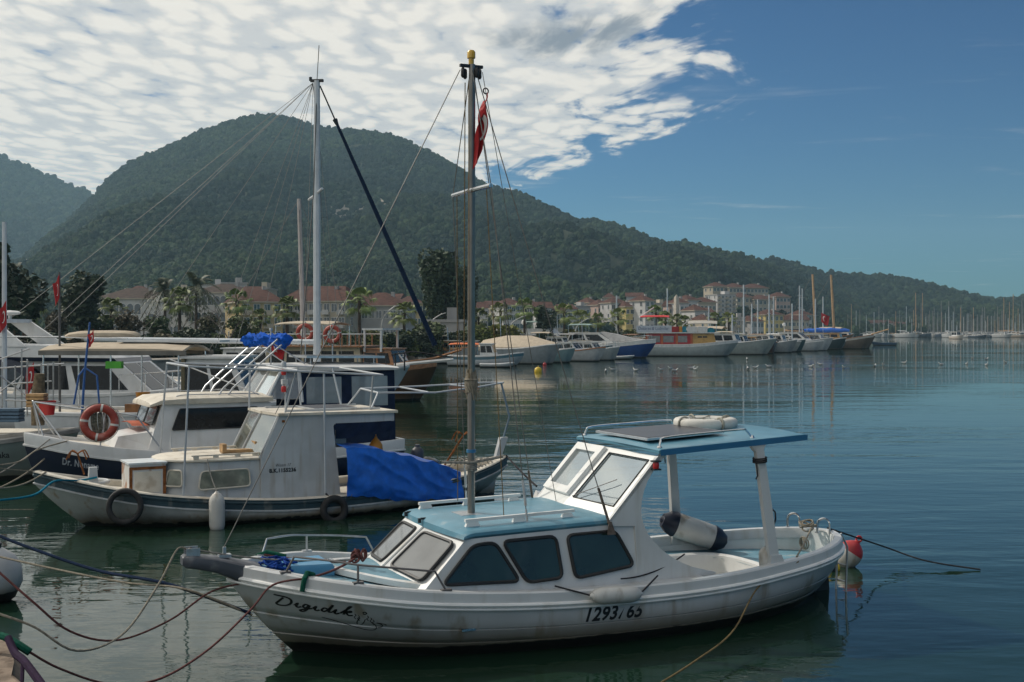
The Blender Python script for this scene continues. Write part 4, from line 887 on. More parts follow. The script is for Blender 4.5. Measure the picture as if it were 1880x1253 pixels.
    # small signal mast on the roof
    mb = MB(); mb.tube([(.22, .12, 1.80), (.22, .12, 2.58)], .018, 7); o = mb.part('signal_mast', dullsteel, B)
    for z, m_ in ((2.12, redplast), (2.42, redplast), (2.55, whitepipe)):
        mb = MB(); mb.lathe([(.035, 0), (.045, .02), (.045, .09), (.03, .11)], (.26, .14, z), n=12); mb.part('signal_lamp', m_, o)
    mb = MB(); mb.tube([(.2, .10, 2.22), (.25, .13, 2.24)], .05, 8); mb.box((.24, .12, 2.30), (.10, .08, .09)); mb.part('searchlight', oldwhite, o)
    # shrouds down the near side
    pipes([[(.66, .90, 1.79), (.30, .95, 2.52)]], .006, 'stay', wire, B)
    # stern: sheer lining and stores
    mb = MB(); mb.loft([[Vector((x, (rail_at(st, x)[0] - .12) * s, rail_at(st, x)[1] - h)) for x, s in [(-.6 - .12 * i, 1) for i in range(29)] + [(-4.08, 0)] + [(-.6 - .12 * i, -1) for i in range(28, -1, -1)]] for h in (.02, .18)], ringclosed=False); mb.part('bulwark_lining', oldwhite, B)
    return B, st, H
BOAT2, ST2, H2 = boat_fishing()
def boat2_things():
    B = BOAT2
    # old fridge on the foredeck
    e = empty('fridge', wpt(B, (2.70, .24, .50)), B.rotation_euler.z, 'rusty white fridge standing on the bow of the old fishing boat', 'fridge')
    mb = MB(); mb.box((0, 0, .26), (.58, .62, .52)); mb.part('body', rustw, e)
    mb = MB(); mb.box((0, 0, .535), (.62, .68, .03)); mb.part('lid', pm('fridge_lid', (.62, .66, .68), .4, var=.1, dirt=(.35, .16, .05), dstr=.5, ds=(5, 5, 5)), e)
    rs = rust
    for x in (-.27, .27): MB().box((x, .315, .25), (.05, .012, .46)).part('rust_edge', rs, e)
    MB().box((0, .315, .455), (.49, .012, .045)).part('rust_edge', rs, e)
    MB().box((.0, .316, .23), (.42, .012, .34)).part('front_panel', oldcream, e)
    # tarpaulin draped over the near rail and the stores
    random.seed(2)
    def tp(u, v):
        x = -.47 - 2.42 * u; w, z = rail_at(ST2, x); top = 1.15 - .60 * u ** 1.7 + .02 * math.sin(u * 9)
        bot = .36 - .30 * u + .025 * math.sin(u * 11) + .05 * mnoise.noise((u * 14, .3, 5)); fold = .045 * mnoise.noise((u * 6, v * 4, 2.1)) + .075 * (.35 - abs(mnoise.noise((u * 4 + v * 4.5, v * 1.6 - u * 2.2, 7)))) + .012 * (.3 - abs(mnoise.noise((u * 7 - v * 5, v * 2 + u * 2, 4)))) + .004 * mnoise.noise((u * 26, v * 18, 9))
        if v < .55:
            k = v / .55; y = w + .055 - .05 * k * k + fold + .04 * math.sin(k * 3.1) * (1 - u); zz = bot + (top - bot) * k
        else:
            k = (v - .55) / .45; y = w + .005 - k * (w * 1.25) + fold; zz = top + .10 * math.sin(k * 2.4) * (1 - .6 * u) - k * .12 + fold * 1.5
        return (x + .04 * mnoise.noise((v * 3, u * 4, 1)), y, zz)
    mb = MB(); mb.grid(tp, 130, 80); t = mb.thing('tarpaulin', tarpblue, 'bright blue tarpaulin draped over the stern rail of the old fishing boat', 'tarpaulin', frame=B)
    for k, u in enumerate((.04, .34, .66, .95)):
        a = Vector(tp(u, .0)); rope(wpt(B, a + Vector((0, .01, .03))), wpt(B, a + Vector((.02, -.12, -.16))), 0, .006, ropew, '%s tie cord from the left along the lower edge of the blue tarpaulin' % ORD[k], 'tie_cord', 5)
    # stores sticking out of the tarpaulin: black sacks, can, orange float
    def lump(c, r, sq, sd, mat, name, label, cat_):
        mb = MB(); rings = []
        for j in range(1, 12):
            a = math.pi * j / 12; rings.append([Vector((c[0] + r * sq[0] * math.sin(a) * math.cos(b) * (1 + .28 * mnoise.noise((math.cos(b) * 1.7 + sd, math.sin(b) * 1.7, a * 2))), c[1] + r * sq[1] * math.sin(a) * math.sin(b) * (1 + .28 * mnoise.noise((math.cos(b) * 1.7, sd, a * 2 + math.sin(b)))), c[2] - r * sq[2] * math.cos(a) * (1 + .2 * mnoise.noise((a, b, sd))))) for b in [2 * math.pi * k / 20 for k in range(20)]])
        mb.loft(rings); mb.thing(name, mat, label, cat_, frame=B)
    sack = pm('black_plastic_sack', (.012, .012, .014), .28, var=.3, vs=6, bump=.5, bs=14)
    lump((-2.42, .38, .62), .30, (1.0, 1.0, .8), 1.3, sack, 'sack', 'black plastic sack bulging beside the blue tarpaulin', 'sack')
    lump((-2.75, .30, .52), .22, (1.2, 1.0, .7), 4.3, sack, 'sack', 'smaller black sack aft of the tarpaulin near the stern', 'sack')
    mb = MB(); mb.lathe([(.02, 0), (.11, .02), (.12, .16), (.10, .22), (.05, .26), (.045, .30), (.02, .31)], (-2.20, .42, .80), n=16)
    mb.thing('canister', pm('dark_canister', (.05, .055, .065), .5, var=.3), 'dark grey canister standing between tarpaulin and sack', 'canister', frame=B)
    e = empty('float', wpt(B, (-1.32, .55, 1.00)), 0, 'orange float hanging under the dark curtain of the old fishing boat', 'buoy')
    mb = MB(); mb.lathe([(.02, -.02), (.09, 0), (.125, .07), (.12, .15), (.07, .23), (.03, .27), (.02, .30)], n=16); mb.part('body', orange, e); mb = MB(); mb.torus((0, 0, .31), .025, .008, (1, 0, 0), 12, 5); mb.part('eye', orange, e)
    mb = MB(); mb.box((-.62, .45, 1.24), (.26, .2, .20)); mb.lathe([(.05, 0), (.05, .10), (.02, .13)], (-.62, .5, 1.34), n=10); mb.thing('jerrycan', pm('pale_can', (.5, .5, .48), .5), 'pale jerrycan behind the wheelhouse wall of the old fishing boat', 'canister', frame=B)
    fender(B, (1.77, 1.31, .60), (1.77, 1.33, -.10), .125, fendw, fendw, 'tall white fender hanging upright on the near side of the old fishing boat')
    rope(wpt(B, (1.80, .86, 1.08)), wpt(B, (1.77, 1.30, .60)), 0, .010, ropeg, 'grey line from the cabin rail to the tall white fender', 'fender_line', 8, [wpt(B, (1.79, 1.0, .85))])
    for c, tilt, lab in (((3.16, 1.04, .42), .10, 'black tyre hanging at the bow of the old fishing boat'), ((-.23, 1.34, .16), -.03, 'black tyre hanging at the waterline near the tarpaulin')):
        if lab.startswith('black tyre hanging at the bow'): ax = (.42, 1, .18)
        else: ax = (0, 1, .1)
        mb = MB(); mb.torus(c, .245 if c[0] > 0 else .19, .048 if c[0] > 0 else .062, ax, 36, 12); mb.thing('tyre', tyrem, lab, 'tyre', frame=B)
    rope(wpt(B, (3.05, .92, .66)), wpt(B, (3.14, 1.02, .64)), 0, .011, ropeg, 'short grey lashing holding the bow tyre', 'fender_line', 5)
    rope(wpt(B, (-.16, 1.08, .42)), wpt(B, (-.22, 1.33, .30)), 0, .02, roped, 'short dark lashing holding the waterline tyre', 'fender_line', 5)
    # wooden stool-like bracket on the trunk roof
    e = empty('wooden_crate', wpt(B, (1.10, .28, 1.10)), B.rotation_euler.z, 'small wooden frame lying on the cabin roof before the windscreen', 'wood')
    MB().box((0, 0, .04), (.62, .16, .05)).part('plank', rawwood, e); MB().box((.28, 0, .10), (.07, .20, .14)).part('end_block', rawwood, e); MB().box((-.28, 0, .11), (.07, .20, .17)).part('end_block', rawwood, e)
    # rusty grapnel anchors, bow and stern
    for x, y, z, s, lab in ((3.62, .12, .86, 1, 'rusty grapnel anchor leaning at the bow of the old fishing boat'), (-3.05, -.18, .62, 1.25, 'rusty grapnel anchor standing in the stern behind the sacks')):
        mb = MB(); b = Vector((x, y, z)); ax = Vector((-.30, .05, .45)) * s if x < 0 else Vector((.10, -.02, .34)) * s
        mb.tube([b, b + ax], .016 * s, 6)
        for k in range(4):
            a = k * math.pi / 2 + .5; d = Vector((math.cos(a), math.sin(a), 0)) * .22 * s
            mb.tube(cat([tuple(b + ax), tuple(b + ax + d * .6 + Vector((0, 0, .05 * s))), tuple(b + ax + d + Vector((0, 0, -.08 * s)))], 7), .012 * s, 5)
        mb.thing('grapnel_anchor', rust, lab, 'anchor', frame=B)
    mb = MB()
    for k in range(7):
        x = -3.2 - .1 * k; w, z = rail_at(ST2, x); mb.tube(cat([(x, w - .05, z + .03), (x - .05, .1, z + .22 - .02 * k), (x - .12, -w + .15, z - .02)], 10), .012, 5)
    mb.thing('rope_bundle', ropeg, 'loose grey ropes lying across the pointed stern of the old fishing boat', 'rope', frame=B)
boat2_things()
# ------------------------------------------------------------------ third boat: navy hull, white bulwark, long cabin and curtained wheelhouse
def boat_navy():
    B = boat_frame('cabin_boat', (80, 905), (700, 868), 'navy hulled motor boat with white bulwark, long cabin and curtained wheelhouse')
    st0 = [(3.93, .03, 1.20, 3.55, .01), (3.6, .38, 1.14, 3.3, .18), (3.0, .80, 1.02, 2.8, .52), (2.2, 1.10, .90, 2.1, .88), (1.2, 1.24, .80, 1.2, 1.10), (0, 1.30, .76, 0, 1.18), (-1.6, 1.28, .76, -1.6, 1.16), (-2.8, 1.20, .80, -2.7, 1.05), (-3.7, 1.05, .84, -3.55, .90)]
    H = hull(st0, [('bulwark', whitepaint, [(-.09, -.10), (-.085, 0), (.0, .005), (.012, -.015), (.002, -.215), (.03, -.22), (.03, -.25), (.0, -.255)])], N=40, boat=B, hullmat=navy, bulge=.05); st = H['st']
    deck('deck', st, 3.7, -3.6, .08, .06, oldcream, B, 24, .02)
    vs, fs = text_mesh('Dr. Noname', .135, 0, .004, 1.1); wd = max(v[0] for v in vs)
    mb = MB(); mb.add(on_hull(H['bvh'], vs, lambda x, y: (3.30 - x * .62 / wd, .60 + y - (3.3 - rail_at(st, 3.3)[1]) * 0 - .10 * x)), fs); mb.part('boat_name', letteringw, B)
    # raised foredeck step
    mb = MB(); mb.hexa([(2.35, .62, .86), (2.35, -.62, .86), (1.3, -.98, .76), (1.3, .98, .76)], [(2.25, .55, 1.10), (2.25, -.55, 1.10), (1.3, -.92, 1.24), (1.3, .92, 1.24)]); mb.part('foredeck_trunk', whitepaint, B)
    # long cabin
    zb = .72
    lo = [(1.75, .95, 1.16), (1.75, -.95, 1.16), (-.75, -1.0, zb), (-.75, 1.0, zb)]; lo = [(1.78, .95, zb), (1.78, -.95, zb), (-.75, -1.0, zb), (-.75, 1.0, zb)]; hi = [(1.46, .88, 1.74), (1.46, -.88, 1.74), (-.75, -.90, 1.72), (-.75, .90, 1.72)]
    mb = MB(); mb.hexa(lo, hi); mb.part('cabin', whitepaint, B)
    mb = MB(); rr = []
    for x, k, dz in ((1.72, .82, -.02), (1.70, .9, .02), (1.5, .99, .06), (1.0, 1.0, .085), (.2, 1.0, .085), (-.78, 1.0, .07)): rr.append([Vector((x, y * k, 1.735 + h + (dz if h > 0 else 0) + (.03 * (1 - y * y) if h > 0 else 0) - (.05 if x > 1.6 else 0))) for y, h in ((-.98, 0), (-1.0, .02), (-.9, .05), (-.4, .06), (.4, .06), (.9, .05), (1.0, .02), (.98, 0))])
    mb.loft(rr); mb.part('cabin_roof', oldcream, B)
    for s in (1, -1):
        y = lambda z: s * (.90 + .09 * (1.72 - z))
        window(B, [(1.12, y(1.62), 1.63), (-.46, y(1.62), 1.63), (-.46, y(1.24), 1.22), (1.28, y(1.24), 1.22)], g_dark, black, .03, .014, (0, s * .01, 0))
        mb = MB(); mb.tube(cat([(1.15, s * .8, 1.82), (1.10, s * .8, 1.90), (.4, s * .8, 1.91), (-.45, s * .8, 1.90), (-.5, s * .8, 1.82)], 16), .013, 6); mb.part('grab_rail', dullsteel, B)
    for y0, y1 in ((.84, .03), (-.03, -.84)):
        window(B, [(1.62, y0, 1.32), (1.62, y1, 1.32), (1.50, y1 * .97, 1.68), (1.50, y0 * .97, 1.68)], pm('glass_grey', (.10, .11, .12), .1, coat=.7), black, .03, .014, (.03, 0, .012))
    # wheelhouse
    lo = [(-.62, .92, 1.72), (-.62, -.92, 1.72), (-1.1, -.94, 1.72), (-1.1, .94, 1.72)]
    mb = MB(); mb.box((-.30, .0, 1.84), (.55, 1.3, .10)); mb.part('roof_box', whitepaint, B)
    tl, bl_ = (-1.02, .80, 2.36), (-.66, .90, 1.80)
    for s in (1, -1):
        for a, b in (((-.66, .92, 1.76), (-1.0, .82, 2.38)), ((-1.42, .94, 1.70), (-1.38, .84, 2.38))): MB().tube([(a[0], s * a[1], a[2]), (b[0], s * b[1], b[2])], .035, 6).part('window_post', whitepaint, B)
        g = MB(); g.add([(-.68, s * .92, 1.78), (-1.40, s * .94, 1.78), (-1.37, s * .84, 2.36), (-1.02, s * .82, 2.36)], [(0, 1, 2, 3)]); g.part('pane', g_vinyl, B)
        # navy curtains with clear vinyl windows
        def cur(u, v): return (-1.42 - 2.12 * u, s * (.95 - .09 * v + .012 * math.sin(u * 30) * (1 - v)), .78 + 1.60 * v)
        Q = [Vector(cur(0, 0)), Vector(cur(1, 0)), Vector(cur(1, 1)), Vector(cur(0, 1))]
        mb = MB(); holes = ((.05, .42, .55, .90), (.53, .92, .50, .90)); U = sorted({0, 1} | {h for q in holes for h in q[:2]}); V = sorted({0, 1} | {h for q in holes for h in q[2:]})
        for u0, u1 in zip(U, U[1:]):
            for v0, v1 in zip(V, V[1:]):
                uc, vc = (u0 + u1) / 2, (v0 + v1) / 2
                if any(a < uc < b and c < vc < d for a, b, c, d in holes): continue
                mb.add([cur(u0, v0), cur(u1, v0), cur(u1, v1), cur(u0, v1)], [(0, 1, 2, 3)])
        co = mb.part('curtain', navycloth, B)
        for a, b, c, d in holes:
            g = MB(); g.add([cur(a, c), cur(b, c), cur(b, d), cur(a, d)], [(0, 1, 2, 3)]); g.part('vinyl_pane', g_vinyl, co)
    for y0, y1 in ((.88, .02), (-.02, -.88)): window(B, [(-.64, y0, 1.80), (-.64, y1, 1.80), (-1.0, y1 * .93, 2.36), (-1.0, y0 * .93, 2.36)], g_vinyl, whitepaint, .02, .03)
    mb = MB(); rr = []
    for x, k, dz in ((-.86, .80, 0), (-.90, .88, .05), (-1.2, 1.0, .10), (-2.2, 1.02, .12), (-3.3, 1.02, .09), (-3.62, 1.0, .04)): rr.append([Vector((x, y * k, 2.36 + h * .6 + (dz * (1 - y * y * .6) if h > 0 else 0))) for y, h in ((-.94, -.02), (-.96, .02), (-.8, .06), (-.3, .07), (.3, .07), (.8, .06), (.96, .02), (.94, -.02))])
    mb.loft(rr); mb.part('wheelhouse_roof', whitepaint, B)
    Q = [(-1.62, .62, 2.62), (-3.42, .60, 2.60), (-3.42, -.62, 2.60), (-1.62, -.62, 2.62)]; mb = MB(); mb.prism(Q, (0, 0, .05)); sp = mb.part('solar_panel', alu, B)
    mb = MB(); mb.prism([quad(Q, s, t) + Vector((0, 0, .0515)) for s, t in ((.02, .02), (.98, .02), (.98, .98), (.02, .98))], (0, 0, .003)); mb.part('cells', solar, sp)
    for x, y in ((-1.75, .5), (-1.75, -.5), (-3.2, .5), (-3.2, -.5)): MB().tube([(x, y, 2.42), (x, y, 2.62)], .015, 6).part('panel_leg', dullsteel, sp)
    # pulpit
    for s in (1, -1):
        bw = lambda x, dz, k=0.0: (x, s * max(.05, rail_at(st, x)[0] - .06 - k), rail_at(st, x)[1] + dz)
        P = [[bw(3.62, 0), (3.78, s * .06, 1.82)], [(3.78, s * .06, 1.82), bw(3.3, 0)], [(3.74, s * .08, 1.80)] + [bw(x, h) for x, h in ((3.1, .66), (2.3, .68), (2.0, .66))] + [bw(1.52, .02)], [bw(2.65, 0), bw(2.55, .68)]]
        pipes(P, .015, 'pulpit_pipe', dullsteel, B)
    mb = MB(); mb.grid(lambda u, v: (1.95 - .75 * u, -.9 + 1.3 * v, 1.285 + .05 * math.sin(v * 3.1) + .02 * mnoise.noise((u * 6, v * 8, 1))), 14, 16); mb.part('deck_cover', pm('faded_red_cover', (.42, .12, .07), .8, var=.2), B)
    # folded bimini on two arms
    for s in (1, -1):
        for dx in (0, .22): pipes([[(.30 - dx * .9, s * .72, 1.86), (.20 - dx * .9, s * .74, 2.02), (-.95 - dx, s * .72, 3.02)]], .019, 'bimini_arm', dullsteel, B)
        pipes([[(-.85, s * .72, 2.95), (-1.55, s * .72, 2.50)]], .014, 'bimini_strut', dullsteel, B)
    pipes([[(.98, -.72, 2.60), (-.6, .72, 1.86)]] , .014, 'bimini_strut', dullsteel, B)
    mb = MB(); rings = []
    for k in range(41):
        t = k / 40; c = Vector((-.72 - .42 * t, -.85 + 1.7 * t, 3.02)); ring = []
        for j in range(22):
            a = 2 * math.pi * j / 22; f = .095 + .055 * mnoise.noise((t * 9, math.cos(a) * 1.6, math.sin(a) * 1.6)) + .035 * mnoise.noise((t * 26, math.cos(a) * 4, math.sin(a) * 4)); f *= (.55 if k in (0, 40) else 1)
            z = math.sin(a) * f * 1.15; z -= (.16 * max(0, mnoise.noise((t * 5.5, 3.3, 0)) + .15) if z < 0 else 0)
            ring.append(c + Vector((math.cos(a) * f * 1.25, math.cos(a) * f * .2, z)))
        rings.append(ring)
    mb.loft(rings); mb.part('bimini_cover', royal, B)
    mb = MB(); mb.tube([(-.92, .35, 2.45), (-.92, .35, 3.20)], .016, 6); mb.lathe([(.03, 0), (.04, .03), (.03, .06)], (-.92, .35, 3.20), n=10); mb.part('flag_staff', dullsteel, B)
    return B, st
BOAT3, ST3 = boat_navy()
def ring_thing(frame, c, axis, Rr, r, label, strap=True):
    e = empty('life_ring', wpt(frame, c) if frame else c, frame.rotation_euler.z if frame else 0, label, 'life ring')
    mb = MB(); mb.torus((0, 0, 0), Rr, r, axis, 36, 12); mb.part('ring', orangering, e)
    ax = Vector(axis).normalized(); a = ax.orthogonal().normalized(); b = ax.cross(a)
    for k in range(4):
        t = k * math.pi / 2 + .6; d = a * math.cos(t) + b * math.sin(t); tg = -a * math.sin(t) + b * math.cos(t)
        mb = MB(); n = 12; mb.loft([[d * (Rr + (r + .004) * math.cos(2 * math.pi * j / n)) + ax * (r + .004) * math.sin(2 * math.pi * j / n) + tg * h for j in range(n)] for h in (-.02, .02)]); mb.part('band', ringwhite, e)
    if strap:
        mb = MB(); mb.tube([tuple(a * (Rr + r + .012) * math.cos(t) + b * (Rr + r + .012) * math.sin(t)) for t in [2 * math.pi * k / 40 for k in range(40)]], .007, 5, closed=True); mb.part('grab_line', ropew, e)
    return e
ring_thing(BOAT3, (2.68, .99, 1.42), (.25, 1, .05), .285, .078, 'orange life ring hung on the bow rail of the navy hulled boat')
mb = MB(); random.seed(9)
for k in range(26):
    a = random.uniform(-.12, .16); mb.tube(cat([(2.64 + a, .90, 1.62 + random.uniform(-.03, .04)), (2.62 + a * 1.3, .93, 1.42), (2.62 + a * .8, .90, 1.16 + random.uniform(-.04, .06))], 6), .010, 4)
mb.thing('net_bundle', pm('old_net', (.20, .19, .15), .9, var=.5, vs=20), 'hank of old netting hanging inside the orange bow ring', 'net', frame=BOAT3)
def small_flag(p, w, h, seed, label, drop=.35, rz=0.0, name='flag', staff=None):
    """hanging red flag with crescent; p: point of the upper hoist in the world"""
    e = empty(name, p, rz, label, 'flag')
    def fn(u, v): return (w * u * (.75 - .2 * v), .10 * w * math.sin(u * 8 + v * 3 + seed) * (.3 + u), -h * v - drop * h * u * (1.0 + .3 * math.sin(seed + u * 3)))
    mb = MB(); mb.grid(fn, 12, 12); mb.part('cloth', redcloth, e)
    c = MB(); n = 12; o1 = []; o2 = []
    for k in range(n + 1):
        a = R(45) + R(270) * k / n; u, v = .36 + .17 * math.cos(a), .48 + .25 * math.sin(a); b = R(58) + R(244) * k / n; u2, v2 = .41 + .135 * math.cos(b), .48 + .20 * math.sin(b)
        o1.append(Vector(fn(u, v))); o2.append(Vector(fn(u2, v2)))
    for s in (-.012, .012): c.add([q + Vector((0, s, 0)) for q in o1 + o2], [(k, k + 1, n + 2 + k, n + 1 + k) for k in range(n)])
    c.part('crescent', whitecloth, e)
    if staff: MB().tube([(-.01, 0, .08), (-.01, 0, -staff)], .015, 6).part('staff', dullsteel, e)
    return e
small_flag(wpt(BOAT3, (-.93, .35, 3.12)), .45, .32, 1.2, 'small red flag on the staff behind the folded bimini of the navy hulled boat', .9)
# ------------------------------------------------------------------ quay and land sheet
concrete = pm('quay_concrete', (.30, .28, .25), .9, var=.2, vs=.6, bump=.3, bs=6, dirt=(.10, .09, .07), dstr=.6, ds=(.8, .8, 2))
landmat = pm('dry_ground', (.14, .13, .085), .95, var=.4, vs=.05, dirt=(.06, .08, .03), dstr=.8, ds=(.06, .06, .1), dth=(.45, .6))
COAST = [(-75, 60), (-36, 76), (-24, 90), (-8.5, 124), (5, 152), (17, 172), (38, 236), (70, 330), (112, 450), (140, 640), (230, 690), (600, 720), (1500, 760)]
def coast():
    back = [(2200, 2600), (-1800, 2600), (-1400, 300), (-300, 60)]
    poly = [(x, y) for x, y in COAST] + back
    mb = MB(); n = len(poly); mb.add([(x, y, 1.0) for x, y in poly], [tuple(range(n))]); o = bpy.data.objects.new('ground', mb.mesh('ground', landmat, False)); COL.objects.link(o); o['kind'] = 'structure'
    mb = MB(); C = [Vector((x, y, 0)) for x, y in COAST]; rr = []
    for i, p in enumerate(C):
        t = (C[min(i + 1, len(C) - 1)] - C[max(i - 1, 0)]).normalized(); q = Vector((t.y, -t.x, 0)); rr.append([p + q * d + Vector((0, 0, z)) for d, z in ((.2, -1), (.2, .98), (.25, 1.0), (.25, 1.10), (-4, 1.10), (-4, .9))])
    mb.loft(rr, ringclosed=False); o = bpy.data.objects.new('quay', mb.mesh('quay', concrete, False)); COL.objects.link(o); o['kind'] = 'structure'
    # the near quay on which the photographer stands
    mb = MB(); poly = [(-40, -8), (3, -8), (3, 2.2), (-2.6, 6.4), (-3.42, 8.3), (-4.05, 9.75), (-4.6, 10.2), (-40, 11)]
    rr = []
    def rough(i, z): return .10 * mnoise.noise((i * 3.1, z * 4, 1.7))
    P = []
    for (a, b), (c, d) in zip(poly, poly[1:] + poly[:1]):
        m = max(1, int(math.hypot(c - a, d - b) / .35)) if max(abs(a), abs(c)) < 12 else 1
        P += [(a + (c - a) * k / m, b + (d - b) * k / m) for k in range(m)]
    for z in (-1, -.2, .1, .35, .55, .66, .72): rr.append([Vector((x + rough(x + y * 1.3, z * 3), y + rough(y - x, z * 3 + 5), z)) for x, y in P])
    mb.loft(rr, cap=False); mb.add([Vector((v.x * .985, v.y * .985, .74)) for v in rr[-1]], [tuple(range(len(P)))])
    mb.loft([rr[-1], [Vector((v.x * .985, v.y * .985, .74)) for v in rr[-1]]], cap=False)
    o = bpy.data.objects.new('quay', mb.mesh('quay', pm('rough_quay_stone', (.24, .19, .15), .95, var=.35, vs=5, bump=.9, bs=14, dirt=(.07, .05, .035), dstr=.8, ds=(4, 4, 4)), False)); COL.objects.link(o); o['kind'] = 'structure'
coast()
# ------------------------------------------------------------------ plants
leaf_m = {k: pm('leaves_' + k, c, .7, var=.45, vs=1.5, rnd=.25) for k, c in dict(dark=(.040, .060, .030), mid=(.075, .105, .035), olive=(.105, .095, .050), bright=(.14, .15, .025), dry=(.11, .085, .055)).items()}
bark = pm('bark', (.10, .075, .055), .9, var=.3, vs=8, bump=.5, bs=20)
greybark = pm('grey_twigs', (.13, .11, .095), .9, var=.3, vs=5)
def leaf_cloud(lobes, n, size, seed):
    random.seed(seed); mb = MB()
    for k in range(n):
        c, r = random.choice(lobes); 
        while True:
            d = Vector((random.uniform(-1, 1), random.uniform(-1, 1), random.uniform(-1, 1)))
            if .05 < d.length < 1: break
        d = d.normalized() * random.uniform(.55, 1.0) ** .5
        p = Vector((c[0] + d.x * r[0], c[1] + d.y * r[1], c[2] + d.z * r[2])); s = size * random.uniform(.6, 1.4)
        a = Vector((random.uniform(-1, 1), random.uniform(-1, 1), random.uniform(-.5, .5))).normalized(); b = a.orthogonal(); b.rotate(Matrix.Rotation(random.uniform(0, 6.28), 3, a))
        mb.add([p - a * s, p + b * s * .6, p + a * s, p - b * s * .5], [(0, 1, 2, 3)])
    return mb
def trunk_mb(h, r, lobes, seed):
    random.seed(seed); mb = MB(); mb.tube([(0, 0, -.3), (.04, .02, h * .5), (0, .05, h)], [r * 1.3, r, r * .7], 7)
    for c, rr in lobes: mb.tube([(0, .03, h * .65), ((c[0]) * .5, c[1] * .5, (h * .8 + c[2]) / 2), c], [r * .6, r * .4, r * .15], 5)
    return mb
def lobes_of(w, h, z, n, seed):
    random.seed(seed); out = []
    for k in range(n):
        a = random.uniform(0, 6.28); q = random.uniform(.1, .62); zz = random.uniform(-.5, .55)
        out.append(((math.cos(a) * w * q, math.sin(a) * w * q, z + zz * h), (w * random.uniform(.30, .48), w * random.uniform(.30, .48), h * random.uniform(.28, .45))))
    return out
TREES = {}
for i, (kind, w, h, z, n, nl, ls, mt) in enumerate((('shrub', 2.4, 1.5, 1.0, 12, 1500, .16, 'mid'), ('shrub_dark', 2.6, 1.7, 1.1, 12, 1600, .17, 'dark'), ('shrub_olive', 2.4, 1.4, 1.0, 11, 1300, .16, 'olive'), ('shrub_bright', 2.3, 1.5, 1.0, 12, 1500, .16, 'bright'),
                                             ('tree_dark', 2.8, 3.2, 5.0, 14, 2200, .22, 'dark'), ('tree_mid', 2.8, 2.6, 4.6, 13, 1900, .22, 'mid'), ('tree_olive', 2.6, 2.4, 4.2, 12, 1500, .20, 'olive'), ('pine', 3.6, 4.4, 7.2, 26, 5200, .24, 'dark'))):
    lb = lobes_of(w, h, z, n, 40 + i); TREES[kind] = (leaf_cloud(lb, nl, ls, 60 + i).mesh(kind + '_crown', leaf_m[mt], False, False), trunk_mb(z, .09 if 'shrub' in kind else .22, lb, i).mesh(kind + '_trunk', bark))
def bare_tree():
    random.seed(77); mb = MB()
    def br(p, d, l, r, lv):
        q = p + d * l; mb.tube([p, p.lerp(q, .5) + Vector((random.uniform(-.1, .1), random.uniform(-.1, .1), 0)) * l * .4, q], [r, r * .8, r * .55], 4 if lv else 6, cap=False)
        if lv < 4:
            for k in range(random.choice((2, 3, 3)) + (lv > 1)):
                n = (d + Vector((random.uniform(-.9, .9), random.uniform(-.9, .9), random.uniform(-.2, .6)))).normalized(); br(q, n, l * random.uniform(.6, .8), max(.012, r * .55), lv + 1)
    br(Vector((0, 0, -.2)), Vector((0, 0, 1)), 1.7, .12, 0); return mb
TREES['bare'] = (None, bare_tree().mesh('bare_trunk', greybark))
def plant(kind, u, D, s, label, group, name, rz=0.0, z=1.0, sz=None):
    e = empty(name, gp(u, D, z), rz, label, 'shrub' if 'shrub' in kind else 'tree', group); e.scale = (s, s, sz or s)
    c, t = TREES[kind]
    if c: link_part('crown' if 'shrub' not in kind else 'foliage', c, e)
    link_part('trunk' if 'shrub' not in kind else 'stem', t, e); return e
def palm_meshes(fan, seed):
    random.seed(seed); mb = MB()
    for k in range(30 if not fan else 26):
        a = k * 2.399 + random.uniform(-.2, .2); el = random.uniform(-.75, 1.35); L = random.uniform(1.5, 2.1) if not fan else random.uniform(.75, 1.05); d = Vector((math.cos(a) * math.cos(el), math.sin(a) * math.cos(el), math.sin(el)))
        sd = Vector((-math.sin(a), math.cos(a), 0))
        if not fan:
            pts = [d * L * t - Vector((0, 0, .75 * L * t * t * (.5 + .5 * math.cos(el)))) for t in [i / 9 for i in range(10)]]
            mb.tube(pts, .02, 3, cap=False)
            for i in range(1, 10):
                for s in (-1, 1):
                    tg = (pts[i] - pts[i - 1]).normalized(); l = .42 * math.sin(math.pi * (i / 10) ** .7) + .10; tip = pts[i] + (sd * s * .8 + tg * .65 - Vector((0, 0, .35))).normalized() * l
                    mb.add([pts[i] - tg * .03, pts[i] + tg * .05, tip], [(0, 1, 2)]); mb.add([pts[i] - tg * .10, pts[i] - tg * .03, tip - tg * .09], [(0, 1, 2)])
        else:
            c = d * L - Vector((0, 0, .25 * L)); mb.tube([Vector((0, 0, 0)), d * L * .5, c], .018, 3, cap=False)
            for i in range(13):
                b = -1.5 + 3.0 * i / 12; dr = (d * math.cos(b) + sd * math.sin(b)); tip = c + dr * .62 - Vector((0, 0, .22 + .12 * abs(b))); w = (d * -math.sin(b) + sd * math.cos(b)) * .055
                mb.add([c, c + dr * .35 + w, tip, c + dr * .35 - w], [(0, 1, 2, 3)])
    crown = mb.mesh('palm_crown', pm('fan_palm_leaves', (.15, .19, .045), .6, var=.4, vs=2, rnd=.2) if fan else pm('date_palm_leaves', (.070, .090, .045), .6, var=.4, vs=2, rnd=.2), False, False)
    tr = MB(); tr.tube([(0, 0, 0), (0, 0, .3), (0, 0, .9), (0, 0, 1.0)], [.24, .17, .15, .22], 9); trunk = tr.mesh('palm_trunk', pm('palm_bark', (.075, .055, .042), .95, var=.4, vs=7, bump=.8, bs=12))
    return crown, trunk
